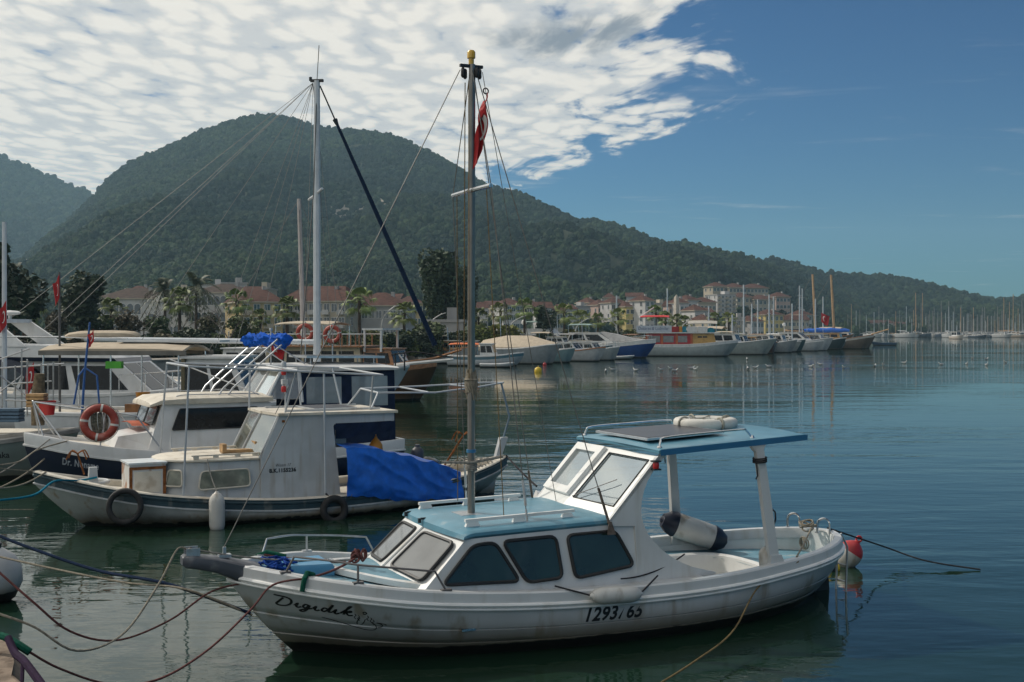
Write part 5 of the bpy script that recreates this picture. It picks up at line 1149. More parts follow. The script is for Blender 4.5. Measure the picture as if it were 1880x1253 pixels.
PALM = {True: palm_meshes(True, 5), False: palm_meshes(False, 6)}
def palm(u, vtop, D, fan, label, s=1.0):
    z1 = zv(vtop, D) - (.9 if fan else 1.3) * s; e = empty('palm_tree', gp(u, D, 1.0), u * .7, label, 'tree', 'palms along the promenade')
    link_part('trunk', PALM[fan][1], e, (0, 0, 0), (0, 0, 0), (1, 1, z1 - 1.0)); link_part('crown', PALM[fan][0], e, (0, 0, z1 - 1.0), (0, 0, 0), (s, s, s))
for u, v, D, fan, s, lab in ((160, 496, 112, False, 1.7, 'dark palm at far left behind the radar arch'), (303, 498, 140, False, 1.7, 'left one of the two tall brownish palms before the white hotel'), (360, 488, 135, False, 1.8, 'right one of the two tall brownish palms before the white hotel'),
                             (330, 528, 118, True, 1.25, 'green fan palm between the two tall brownish palms'), (435, 532, 118, True, 1.2, 'green fan palm at the seam of white hotel and ochre house'), (527, 545, 116, True, 1.1, 'fan palm with a notched crown before the ochre house'), (660, 530, 120, True, 1.35, 'tallest fan palm right of the white mast'),
                             (742, 556, 132, True, 1.3, 'fan palm just left of the big dark pine'), (803, 558, 132, True, 1.25, 'fan palm in front of the big dark pine'), (878, 566, 140, True, 1.2, 'fan palm just right of the nearest mast'), (919, 556, 150, True, 1.2, 'fan palm over the yellow green bushes'), (963, 548, 150, True, 1.3, 'tall fan palm beside the dark round tree'), (1036, 558, 158, True, 1.3, 'fan palm left of the lamp over the blue yacht'), (1068, 570, 160, True, 1.2, 'shorter fan palm over the blue yacht'),
                             (1098, 575, 166, True, 1.0, 'small fan palm behind the blue yacht bow'), (1135, 567, 172, True, 1.2, 'fan palm over the red awning of the excursion boat'), (1204, 561, 182, True, 1.2, 'fan palm left of the obelisk'), (1222, 572, 186, True, 1.1, 'fan palm in the gap left of the obelisk foot'), (1243, 577, 184, True, .9, 'little fan palm below the obelisk'), (1258, 580, 184, True, 1.0, 'fan palm at the right foot of the obelisk'), (1312, 574, 200, True, 1.1, 'fan palm below the hillside apartment block'), (1338, 574, 205, True, 1.1, 'fan palm left of the tallest grey mast'),
                             (205, 548, 108, True, 1.1, 'low bright fan palm at far left among dark trees'), (45, 535, 90, True, 1.2, 'yellow green fan palm at the left edge'), (282, 590, 100, False, .9, 'young palm with arching leaves before the white hotel'), (478, 568, 118, True, .8, 'thin young palm before the ochre house')):
    palm(u, v, D, fan, lab, s)
plant('pine', 815, 132, .88, 'big dark pine standing behind the promenade, tallest tree of the shore', None, 'pine_tree', .6, 1.0, 1.0)
plant('pine', 846, 138, .62, 'second dark pine crown leaning to the nearest mast', None, 'pine_tree', 2.2, 1.0, .85)
plant('tree_dark', 1000, 152, .75, 'round dark tree beside the tall fan palm, before the white houses', None, 'broadleaf_tree', 1, 1.0)
plant('tree_dark', 30, 80, .92, 'dark leafy tree at the left edge behind the red flag', None, 'broadleaf_tree', 1, 1.0)
plant('tree_dark', -30, 70, 1.05, 'dark tall tree cut off by the left edge', None, 'broadleaf_tree', 3, 1.0)
plant('tree_dark', 150, 104, 1.0, 'dark tree below the leftmost palm', None, 'broadleaf_tree', 4, 1.0)
random.seed(31)
for k, u in enumerate((70, 100, 128, 178, 205, 236, 262, 292, 318, 386, 420, 448)):
    plant(('bare', 'tree_olive', 'bare', 'tree_mid')[k % 4], u, 98 + 3 * (k % 5), (.95, .62, 1.0, .55)[k % 4], (ORD[k // 2] + ' leafless grey tree' if k % 2 == 0 else ORD[k // 2] + ' small leafy tree') + ' from the left before the white hotel', 'thicket before the white hotel', 'promenade_tree', k * 1.3)
SHN = {}
SH = [(15, 80), (60, 88), (95, 90), (135, 92), (172, 94), (212, 95), (250, 96), (288, 98), (322, 100), (356, 100), (392, 102), (428, 104), (462, 105), (492, 105), (516, 106), (545, 106), (572, 107), (600, 108), (630, 108), (690, 112), (715, 113), (738, 114), (765, 116), (790, 118), (818, 120), (845, 122), (875, 126), (893, 128), (912, 130), (930, 131), (1000, 142), (1030, 150), (1052, 152), (1075, 155), (1098, 158), (1120, 161), (1150, 164), (1178, 170), (1215, 176), (1248, 180), (1272, 184), (1300, 190), (1330, 195), (1360, 200)]
for k, (u, D) in enumerate(SH):
    kd = ('shrub', 'shrub_dark', 'shrub_olive', 'shrub', 'shrub_bright')[(k * 7 + k // 3) % 5]
    if 870 < u < 935: kd = 'shrub_bright'
    if 490 < u < 640: kd = ('shrub', 'shrub_bright')[k % 2]
    if u < 300: kd = ('shrub_dark', 'shrub_olive')[k % 2]
    s = random.uniform(.85, 1.35) * (.98 if 640 < u < 940 else .70 if 380 < u < 640 else .85)
    cn = {'shrub': 'mid green', 'shrub_dark': 'dark green', 'shrub_olive': 'olive brown', 'shrub_bright': 'yellow green'}[kd]; lm = [t for x, t in ((170, 'behind the radar arch yacht'), (445, 'before the white hotel'), (640, 'before the ochre house'), (760, 'left of the dark pine'), (860, 'below the dark pine'), (1010, 'right of the nearest mast'), (1160, 'behind the blue yacht'), (9999, 'behind the excursion boat')) if u < x][0]
    SHN[(cn, lm)] = SHN.get((cn, lm), -1) + 1; plant(kd, u, D, s, '%s %s shrub from the left %s' % (ORD[SHN[(cn, lm)]], cn, lm), 'hedge along the promenade', 'shrub', k * .9)
# ------------------------------------------------------------------ street lamps
lampm = pm('lamp_post_paint', (.42, .42, .40), .5, var=.1)
for u, v, du, D, lab in ((786, 576, 26, 128, 'curved street lamp before the dark pine'), (934, 581, 26, 138, 'curved street lamp over the tan covered boat'), (1056, 585, 24, 152, 'curved street lamp over the blue yacht'), (1134, 585, -20, 160, 'curved street lamp leaning left above the red awning'), (700, 562, 26, 120, 'curved street lamp right of the white mast'), (1250, 588, 16, 172, 'curved street lamp below the obelisk')):
    e = empty('street_lamp', gp(u, D, 1.0), 0, lab, 'street lamp', 'street lamps of the promenade'); dx = du / FPX * D; h = zv(v, D) - 1
    MB().tube(cat([(0, 0, 0), (0, 0, h * .5), (dx * .25, 0, h * .8), (dx, 0, h)], 14), [.09] * 7 + [.06] * 7, 7).part('post', lampm, e); MB().box((dx * 1.08, 0, h), (abs(dx) * .35, .22, .09), ry=-.3 if du > 0 else .3).part('lamp_head', lampm, e)
# ------------------------------------------------------------------ buildings
wallm = {k: pm('wall_' + k, c, .9, var=.10, vs=.4, dirt=tuple(x * .6 for x in c), dstr=.4, ds=(.5, .5, .15)) for k, c in dict(white=(.48, .47, .46), ochre=(.42, .33, .18), cream=(.42, .37, .29), pink=(.46, .34, .29), blue=(.12, .20, .30), grey=(.34, .33, .32), yellow=(.52, .42, .18)).items()}
roofm = pm('clay_roof_tiles', (.085, .040, .030), .85, var=.3, vs=1.2, bump=.6, bs=8)
roof2 = pm('brown_roof_tiles', (.065, .045, .036), .85, var=.3, vs=1.2, bump=.6, bs=8)
winm = pm('window_dark_glass', (.035, .045, .055), .12, var=.3, coat=.6)
framem = pm('window_frame_white', (.6, .6, .58), .5)
def wmesh(w, h, arch):
    key = ('w', round(w, 2), round(h, 2), arch)
    if key in TREES: return TREES[key]
    def shp(k, y0):
        pts = [(-w / 2 * k, y0, -h / 2 * k), (w / 2 * k, y0, -h / 2 * k)]
        if arch: pts += [(w / 2 * k * math.cos(a), y0, h / 2 * k - w / 2 * k + w / 2 * k * math.sin(a)) for a in [math.pi * i / 8 for i in range(9)]]
        else: pts += [(w / 2 * k, y0, h / 2 * k), (-w / 2 * k, y0, h / 2 * k)]
        return [Vector(p) for p in pts]
    o = MB(); a, b = shp(1.12, .0), shp(1.0, .0); n = len(a)
    o.add(a + b + [p + Vector((0, -.08, 0)) for p in a] + [p + Vector((0, -.08, 0)) for p in b], [f for k in range(n) for l in ((k + 1) % n,) for f in ((2 * n + k, 2 * n + l, 3 * n + l, 3 * n + k), (k, l, 2 * n + l, 2 * n + k), (n + k, 3 * n + k, 3 * n + l, n + l))])
    if not arch: o.box((0, -.04, 0), (.07, .05, h))
    fm = o.mesh('window_frame', framem, False); g = MB(); g.add([p + Vector((0, -.03, 0)) for p in shp(1.0, 0)], [tuple(range(n))]); gm = g.mesh('window_pane', winm, False)
    TREES[key] = (fm, gm); return TREES[key]
def building(name, label, u0, u1, D, vt, zb=1.0, fl=3, cols=6, wall='white', roof='hip', rm=None, deep=10, yaw=0.0, arch=False, ww=1.1, wh=1.5, rh=2.2, balcony=False, group=None, sidecols=2, ridge=.42):
    w = (u1 - u0) / FPX * D / max(.4, math.cos(yaw)); zt = zv(vt, D); h = zt - zb; c = gp((u0 + u1) / 2, D, zb); e = empty(name, c, yaw, label, 'building', group); rm = rm or roofm
    mb = MB(); mb.box((0, deep / 2, h / 2), (w, deep, h)); mb.part('wall', wallm[wall], e)
    o = .45
    if roof == 'hip':
        i = min(w, deep) * ridge; mb = MB(); lo = [Vector(p) for p in ((-w / 2 - o, -o, h), (w / 2 + o, -o, h), (w / 2 + o, deep + o, h), (-w / 2 - o, deep + o, h))]
        hi = [Vector((-w / 2 + i, deep / 2 - .05, h + rh)), Vector((w / 2 - i, deep / 2 - .05, h + rh)), Vector((w / 2 - i, deep / 2 + .05, h + rh)), Vector((-w / 2 + i, deep / 2 + .05, h + rh))]; mb.hexa([p + Vector((0, 0, .01)) for p in lo], hi); r = mb.part('roof', rm, e)
        mb = MB(); mb.hexa([p - Vector((0, 0, .22)) for p in lo], lo); mb.part('eaves', wallm['cream'], r)
        mb = MB(); mb.box((w * .22, deep * .4, h + rh * .8), (.7, .7, 1.3)); mb.part('chimney', wallm['grey'], r)
    elif roof == 'gable':
        mb = MB(); mb.prism([(-w / 2 - o, -o, h), (-w / 2 - o, deep + o, h), (-w / 2 - o, deep / 2, h + rh)], (w + 2 * o, 0, 0)); mb.part('roof', rm, e)
    else:
        mb = MB(); mb.box((0, deep / 2, h + .15), (w + .4, deep + .4, .3)); r = mb.part('roof', wallm['grey'], e)
        mb = MB(); mb.box((w * .2, deep * .5, h + .9), (w * .25, deep * .4, 1.4)); mb.part('roof_hut', wallm[wall], r)
    fh = h / fl
    if ww > fh * .5: ww = fh * .42
    if wh > fh * .6: wh = fh * .55
    fm, gm = wmesh(ww, wh, arch)
    for f in range(fl):
        for k in range(cols):
            x = -w / 2 + w * (k + .5) / cols; wn = link_part('window', fm, e, (x, -.012, fh * (f + .5)))
            link_part('pane', gm, wn)
            if balcony and f > 0 and k % 2 == 0:
                mb = MB(); mb.box((x, -.55, fh * f + .08), (w / cols * .86, 1.1, .14)); mb.box((x, -1.07, fh * f + .55), (w / cols * .86, .06, .8)); mb.part('balcony', wallm['cream' if wall != 'cream' else 'white'], e)
        for k in range(sidecols):
            y = deep * (k + .5) / sidecols
            for sx, rz in ((-1, -math.pi / 2), (1, math.pi / 2)):
                wn = link_part('window', fm, e, (sx * (w / 2 + .012), y, fh * (f + .5)), (0, 0, rz)); link_part('pane', gm, wn)
    return e, w, h
building('hotel_wing', 'white arched hotel wing with dark tiled roof, right part of the white hotel', 345, 452, 250, 537, fl=3, cols=9, roof='hip', rm=roof2, arch=True, ww=1.3, wh=2.2, yaw=-.10, rh=2.0, deep=12)
building('hotel_wing', 'white arched hotel wing half hidden by bare trees, left part of the white hotel', 178, 300, 262, 548, fl=2, cols=9, roof='hip', rm=roof2, arch=True, ww=1.4, wh=2.3, yaw=.05, rh=2.4, deep=12)
building('hotel_entrance', 'white hotel entrance tower with one big arch', 258, 300, 240, 556, fl=1, cols=1, roof='flat', arch=True, ww=2.6, wh=3.4, deep=5, sidecols=0)
building('hotel_wing', 'low white hotel part between tower and tall palm', 298, 348, 258, 552, fl=2, cols=5, roof='hip', rm=roof2, arch=True, ww=1.2, wh=2.0)
building('town_house', 'ochre three-storey house with red hipped roof, left half in sun', 446, 516, 232, 554, fl=3, cols=4, wall='ochre', yaw=.42, deep=16, rh=3.2, balcony=True, ridge=.3)
building('town_house', 'long shaded side of the ochre house under the same red roof, painted greyer for the shade, behind the white mast', 510, 636, 238, 553, fl=3, cols=9, wall='cream', yaw=-.22, deep=14, rh=3.2, balcony=True, ridge=.18)  # second face of the ochre house; its shade is put into the greyer wall
building('roof_hut', 'small cream attic house rising behind the red hipped roof', 452, 492, 262, 531, fl=4, cols=4, wall='cream', roof='flat', sidecols=0)
building('town_house', 'red roofed house with blue gable bay right of the tall fan palm', 636, 742, 245, 561, fl=2, cols=8, wall='grey', yaw=-.12, deep=12, rh=2.8)
building('kiosk', 'low grey kiosk with flat roof left of the nearest mast', 778, 850, 128, 592, fl=1, cols=5, wall='grey', roof='flat', ww=1.2, wh=1.0, deep=4, sidecols=0)
for a in ((880, 896, 350, 566, 3, 2, 'white'), (924, 962, 330, 560, 4, 5, 'white'), (985, 1014, 340, 566, 4, 4, 'white'), (1012, 1036, 345, 574, 3, 3, 'cream'), (1082, 1100, 420, 556, 3, 3, 'white'), (1098, 1120, 410, 560, 3, 3, 'pink'), (1122, 1152, 400, 556, 4, 4, 'white'), (1149, 1164, 395, 563, 3, 2, 'yellow'), (1163, 1186, 400, 563, 3, 3, 'blue'), (1184, 1202, 390, 552, 5, 2, 'white'), (1248, 1264, 400, 556, 3, 2, 'white'), (1228, 1246, 405, 562, 3, 2, 'pink'), (1262, 1286, 430, 551, 3, 3, 'white'), (1284, 1316, 432, 555, 3, 4, 'cream'), (1275, 1300, 380, 570, 2, 3, 'white'), (1298, 1312, 370, 588, 2, 2, 'cream'),
          (1404, 1440, 420, 578, 3, 4, 'yellow'), (1376, 1404, 400, 590, 2, 4, 'white'), (1438, 1486, 440, 588, 2, 6, 'cream'), (1470, 1492, 450, 578, 3, 3, 'white'), (1600, 1640, 690, 594, 2, 5, 'white'), (1634, 1690, 700, 597, 2, 7, 'pink')):
    u0, u1, D, v, fl, cl, wl_ = a; n = len([o for o in bpy.data.objects if o.name.startswith('house')])
    side = {880: 'first white house right of the nearest mast', 924: 'white block of many windows behind the yellow green bushes', 985: 'white block right of the dark round tree', 1012: 'cream house right of that white block', 1082: 'white house at the left end of the hillside row', 1098: 'pink house beside the left end of the hillside row', 1122: 'white red-roofed house behind the red awning', 1149: 'narrow yellow house of the hillside row', 1163: 'blue house of the hillside row', 1184: 'narrow tall white house left of the obelisk', 1248: 'white house just right of the obelisk', 1228: 'pink house half hidden by the obelisk', 1262: 'white house with orange roof below the hillside woods', 1284: 'cream house left of the hillside apartment block', 1275: 'low white house above the palms right of the obelisk', 1298: 'small cream house among the palms below the apartment block', 1404: 'yellow house among the grey masts', 1376: 'white harbour house behind the tallest grey mast', 1438: 'long cream harbour house behind the white yacht', 1470: 'white house behind the brown gulet masts', 1600: 'low white house of the far marina', 1634: 'long low pink house of the far marina'}[u0]
    building('house', side, u0, u1, D, v, fl=fl, cols=cl, wall=wl_, roof=('hip', 'gable', 'hip')[int(u0) % 3], yaw=(.35, .1, .5)[int(u0) % 3], deep=9, rh=1.9, ww=1.0, wh=1.3, group='houses of the hillside town')
for u0, u1, D, v, zb, fl, cl, lab, rf in ((1316, 1352, 470, 542, 9, 5, 5, 'tall white apartment block with balconies on the hillside', 'flat'), (1308, 1336, 520, 526, 14, 3, 4, 'left of the orange roofed houses on top of the hillside', 'hip'), (1338, 1372, 520, 528, 14, 3, 5, 'middle one of the orange roofed houses on top of the hillside', 'hip'), (1370, 1412, 525, 529, 14, 3, 6, 'right of the orange roofed houses on top of the hillside', 'hip'), (1352, 1384, 490, 546, 9, 3, 4, 'orange roofed house right of the apartment block', 'hip'), (1384, 1424, 490, 550, 8, 3, 5, 'wide pale house below the hilltop row', 'hip'), (1424, 1452, 500, 545, 9, 3, 4, 'reddish house at the right end of the hillside town', 'hip')):
    building('hillside_house', lab, u0, u1, D, v, zb, fl, cl, 'white' if fl == 5 else ('cream' if u0 < 1420 else 'pink'), rf, roofm, 9, .30, False, 1.1, 1.3, 2.0, fl == 5, 'houses on the hillside')
# second row behind the promenade
for u0, u1, D, v, fl, cl, wl_, rf, lab in ((196, 238, 300, 541, 3, 5, 'white', 'flat', 'flat roofed white house behind the left hotel wing'), (236, 282, 310, 536, 3, 5, 'white', 'hip', 'white house rising behind the hotel entrance tower'), (306, 350, 305, 534, 4, 5, 'cream', 'flat', 'flat roofed cream block between the tall palms'), (372, 412, 300, 524, 4, 5, 'white', 'flat', 'white roof terrace block above the right hotel wing'), (408, 452, 296, 521, 5, 5, 'grey', 'flat', 'grey roof storey at the right end of the white hotel'), (560, 606, 300, 541, 4, 5, 'pink', 'hip', 'pink house behind the shaded side of the ochre house'), (640, 690, 310, 548, 3, 6, 'cream', 'hip', 'cream house behind the tall fan palm'), (694, 732, 300, 551, 3, 4, 'white', 'gable', 'gabled white house left of the dark pine'), (738, 776, 290, 556, 3, 4, 'ochre', 'hip', 'ochre house peeping out left of the dark pine'),
        (902, 926, 380, 562, 3, 3, 'cream', 'gable', 'small cream house between two white blocks'), (958, 986, 400, 560, 3, 4, 'pink', 'hip', 'pink house above the dark round tree'), (1034, 1060, 390, 568, 3, 3, 'white', 'gable', 'gabled white house left of the shorter fan palm'), (1058, 1084, 400, 563, 3, 3, 'grey', 'flat', 'grey flat roofed house left of the hillside row'), (1108, 1128, 450, 546, 3, 3, 'cream', 'hip', 'upper cream house above the pink hillside house'), (1150, 1180, 460, 545, 3, 4, 'white', 'gable', 'upper gabled white house above the blue house'), (1200, 1228, 430, 558, 3, 4, 'cream', 'flat', 'flat cream house left behind the obelisk'), (1290, 1312, 400, 574, 2, 3, 'white', 'gable', 'gabled white house above the excursion boat'), (1336, 1368, 390, 584, 2, 4, 'grey', 'flat', 'low grey harbour office below the apartment block')):
    building('house', lab, u0, u1, D, v, fl=fl, cols=cl, wall=wl_, roof=rf, rm=(roofm, roof2)[u0 % 2], yaw=(.25, -.1, .4)[int(u0) % 3], deep=9, rh=1.7, ww=1.0, wh=1.3, group='houses of the hillside town', balcony=u0 % 4 == 0)
# terrace under the hillside houses
def terrace():
    mb = MB(); rr = []
    for i in range(25):
        u = 1262 + (1490 - 1262) * i / 24; k = math.sin(math.pi * i / 24); rr.append([gp(u, Y, z * k + .9) + Vector((0, 0, 1.2 * mnoise.noise((u * .05, Y * .05, 2)) * k)) for Y, z in ((440, 0), (462, 5), (486, 9), (512, 13), (535, 17), (570, 20), (640, 0))])
    mb.loft(rr, ringclosed=False); o = bpy.data.objects.new('hill', mb.mesh('hill', hillmat)); COL.objects.link(o); o['kind'] = 'structure'
    random.seed(12); pts = []
    for k in range(260):
        i = random.random(); j = random.randrange(5); a, b = rr[int(i * 24)][j], rr[min(24, int(i * 24) + 1)][j + 1]; p = a.lerp(b, random.random()); r = random.uniform(1.2, 2.4); pts.append((p.x, p.y, p.z + r * .5, (r, r, r * 1.3)))
    woods('hillside_garden_trees', pts, 5)
terrace()
# obelisk
e = empty('obelisk', gp(1242, 300, 1.0), .5, 'tall tapering stone obelisk standing in the town', 'obelisk'); zt = zv(541, 300) - 1
mb = MB(); rr = [[Vector((sx * w, sy * w, z)) for sx, sy in ((-1, -1), (1, -1), (1, 1), (-1, 1))] for w, z in ((.62, 1.2), (.47, zt - .75), (.02, zt))]; mb.loft(rr); mb.part('shaft', pm('obelisk_stone', (.42, .38, .33), .9, var=.12), e)
MB().box((0, 0, .6), (2.4, 2.4, 1.2)).part('plinth', concrete, e)
# roof sign letters on the hotel
for i, (u, v, w, h) in enumerate(((449, 506, 3.5, 11), (457, 512, 3, 6), (462, 512, 3, 6), (467, 512, 3, 6))):
    pass
# ------------------------------------------------------------------ other boats along the quay
hullm = {}
def hm(name, col, wl=.10):
    if name not in hullm: hullm[name] = pm('hull_' + name, col, .35, var=.10, dirt=tuple(c * .6 + .02 for c in col), dstr=.4, ds=(2, 2, .5), wl=(wl, .06, .2, .5), coat=.2)
    return hullm[name]
def craft(name, label, u, D, L, beam, fb, hd, hullmat, rail=whitepaint, sheer=1.35, rake=.10, deckm=oldcream, group=None, band=None, N=22):
    e = empty(name, gp(u, D, 0), R(hd), label, 'boat', group)
    T = [(.50, .01, sheer, .50 - rake, .005), (.455, .15, sheer * .97, .43 - rake * .6, .07), (.38, .31, 1 + (sheer - 1) * .72, .36, .19), (.25, .45, 1 + (sheer - 1) * .36, .24, .36), (.05, .5, 1.0, .05, .44), (-.2, .5, .97, -.2, .45), (-.40, .46, 1.0, -.39, .41), (-.50, .40, 1.04, -.48, .35)]
    st0 = [(x * L, w * beam, z * fb, xw * L, ww * beam) for x, w, z, xw, ww in T]
    prof = [(-.10, -.10), (-.09, 0), (0, .01), (.03, -.02), (.03, -.10), (.0, -.11)]
    bands = [('gunwale', rail, prof)]
    if band: bands.append(('stripe', band[0], [(0, -.11), (.006, -.115), (.006, -.11 - band[1] * fb), (0, -.115 - band[1] * fb)]))
    Hh = hull(st0, bands, N=N, boat=e, hullmat=hullmat, bulge=.04 * beam / 2); st = Hh['st']
    deck('deck', st, L * .46, -L * .49, .09, .10, deckm, e, 12, .04)
    return e, st, Hh
def house(e, name, x0, x1, w0, z0, z1, rf=.3, rr=.0, w1=None, mat=whitepaint, n=3, t=(.30, .85), glassm=g_dark, front=2, roof=None, over=.12, th=.07, s=(.04, .96)):
    """superstructure block from x0 (front) to x1 (rear) with raked ends, window panes as parts and an overhanging roof"""
    w1 = w1 or w0 * .9
    lo = [Vector(p) for p in ((x0, w0, z0), (x0, -w0, z0), (x1, -w0, z0), (x1, w0, z0))]; hi = [Vector(p) for p in ((x0 - rf, w1, z1), (x0 - rf, -w1, z1), (x1 + rr, -w1, z1), (x1 + rr, w1, z1))]
    mb = MB(); mb.hexa(lo, hi); c = mb.part(name, mat, e)
    for side in (0, 1):
        Q = [lo[2], lo[1], hi[1], hi[2]] if side == 0 else [lo[0], lo[3], hi[3], hi[0]]
        for k in range(n):
            a = s[0] + (s[1] - s[0]) * k / n; b = s[0] + (s[1] - s[0]) * (k + .86) / n
            if side: a, b = 1 - b, 1 - a
            panel(Q, a, b, t[0], t[1], .012, .02).part('window', glassm, c)
    for k in range(front): panel([lo[1], lo[0], hi[0], hi[1]], .05 + .9 * k / front, .05 + .9 * (k + .9) / front, t[0], .92, .012, .02).part('window', glassm, c)
    if roof:
        mb = MB(); R0 = [Vector((hi[0].x + over, w1 + over, z1)), Vector((hi[0].x + over, -w1 - over, z1)), Vector((hi[2].x - over, -w1 - over, z1)), Vector((hi[2].x - over, w1 + over, z1))]
        mb.hexa([p + Vector((0, 0, .003)) for p in R0], [p + Vector((0, 0, th)) for p in R0]); mb.part('roof', roof, c)
    return c
def rails(e, st, x0, x1, h, mat=steel, r=.018, n=5):
    for s in (1, -1):
        f = lambda x, dz: (x, s * max(.03, rail_at(st, x)[0] - .06), rail_at(st, x)[1] + dz)
        xs = [x0 + (x1 - x0) * k / 10 for k in range(11)]
        mb = MB(); mb.tube([f(x, h) for x in xs], r, 5)
        for k in range(n): x = x0 + (x1 - x0) * k / (n - 1); mb.tube([f(x, 0), f(x, h)], r * .9, 5)
        mb.part('guard_rail', mat, e)
def awning(e, x0, x1, w, z, mat, posts=True, zd=1.0, crown=.12, th=.05, name='awning'):
    mb = MB(); rr = [[Vector((x, y, z + crown * (1 - (y / w) ** 2) + h - (.05 if x in (x0, x1) else 0))) for y, h in ((-w, 0), (-w * .5, 0), (0, 0), (w * .5, 0), (w, 0), (w, th), (w * .5, th), (0, th), (-w * .5, th), (-w, th))] for x in (x0, x0 * .8 + x1 * .2, x0 * .5 + x1 * .5, x0 * .2 + x1 * .8, x1)]
    mb.loft(rr); a = mb.part(name, mat, e)
    if posts:
        for x in (x0 * .97 + x1 * .03, (x0 + x1) / 2, x0 * .03 + x1 * .97):
            for s in (1, -1): MB().tube([(x, s * w * .97, zd), (x, s * w * .97, z + .02)], .022, 6).part('awning_post', steel, a)
    return a
def rig(e, x, h, z0, r=.09, mat=alu, spread=1, bow=None, stern=None, boom=None, cover=None, lean=0.0, beam=1.2):
    mb = MB(); top = Vector((x + lean * h, 0, h)); mb.tube([(x, 0, z0), ((x + top.x) / 2, 0, (h + z0) / 2), top], [r, r * .95, r * .8], 8); m = mb.part('mast', mat, e)
    for k in range(spread):
        z = z0 + (h - z0) * (.60 + .22 * k); xx = x + lean * z; MB().tube([(xx, -.55, z + .04), (xx, 0, z), (xx, .55, z + .04)], r * .35, 5).part('spreader', mat, m)
    W_ = .012 if h < 12 else .022
    for p in (bow, stern):
        if p: MB().tube([top, p], W_, 4).part('stay', wire, m)
    for s in (1, -1): MB().tube([top, (x, s * .5, z0 + (h - z0) * .62), (x - .3, s * beam, z0 + .1)], W_, 4).part('shroud', wire, m)
    if boom: 
        MB().tube([(x - .1, 0, boom[1]), (x - boom[0], 0, boom[1] + .1)], r * .7, 7).part('boom', mat, m)
        if cover:
            mb = MB(); mb.tube([(x - .15 - boom[0] * .95 * k / 8, .03 * math.sin(k), boom[1] + .22 - .01 * k) for k in range(9)], [.24 - .015 * k + .03 * math.sin(k * 2.2) for k in range(9)], 8); mb.part('sail_cover', cover, m)
    return m
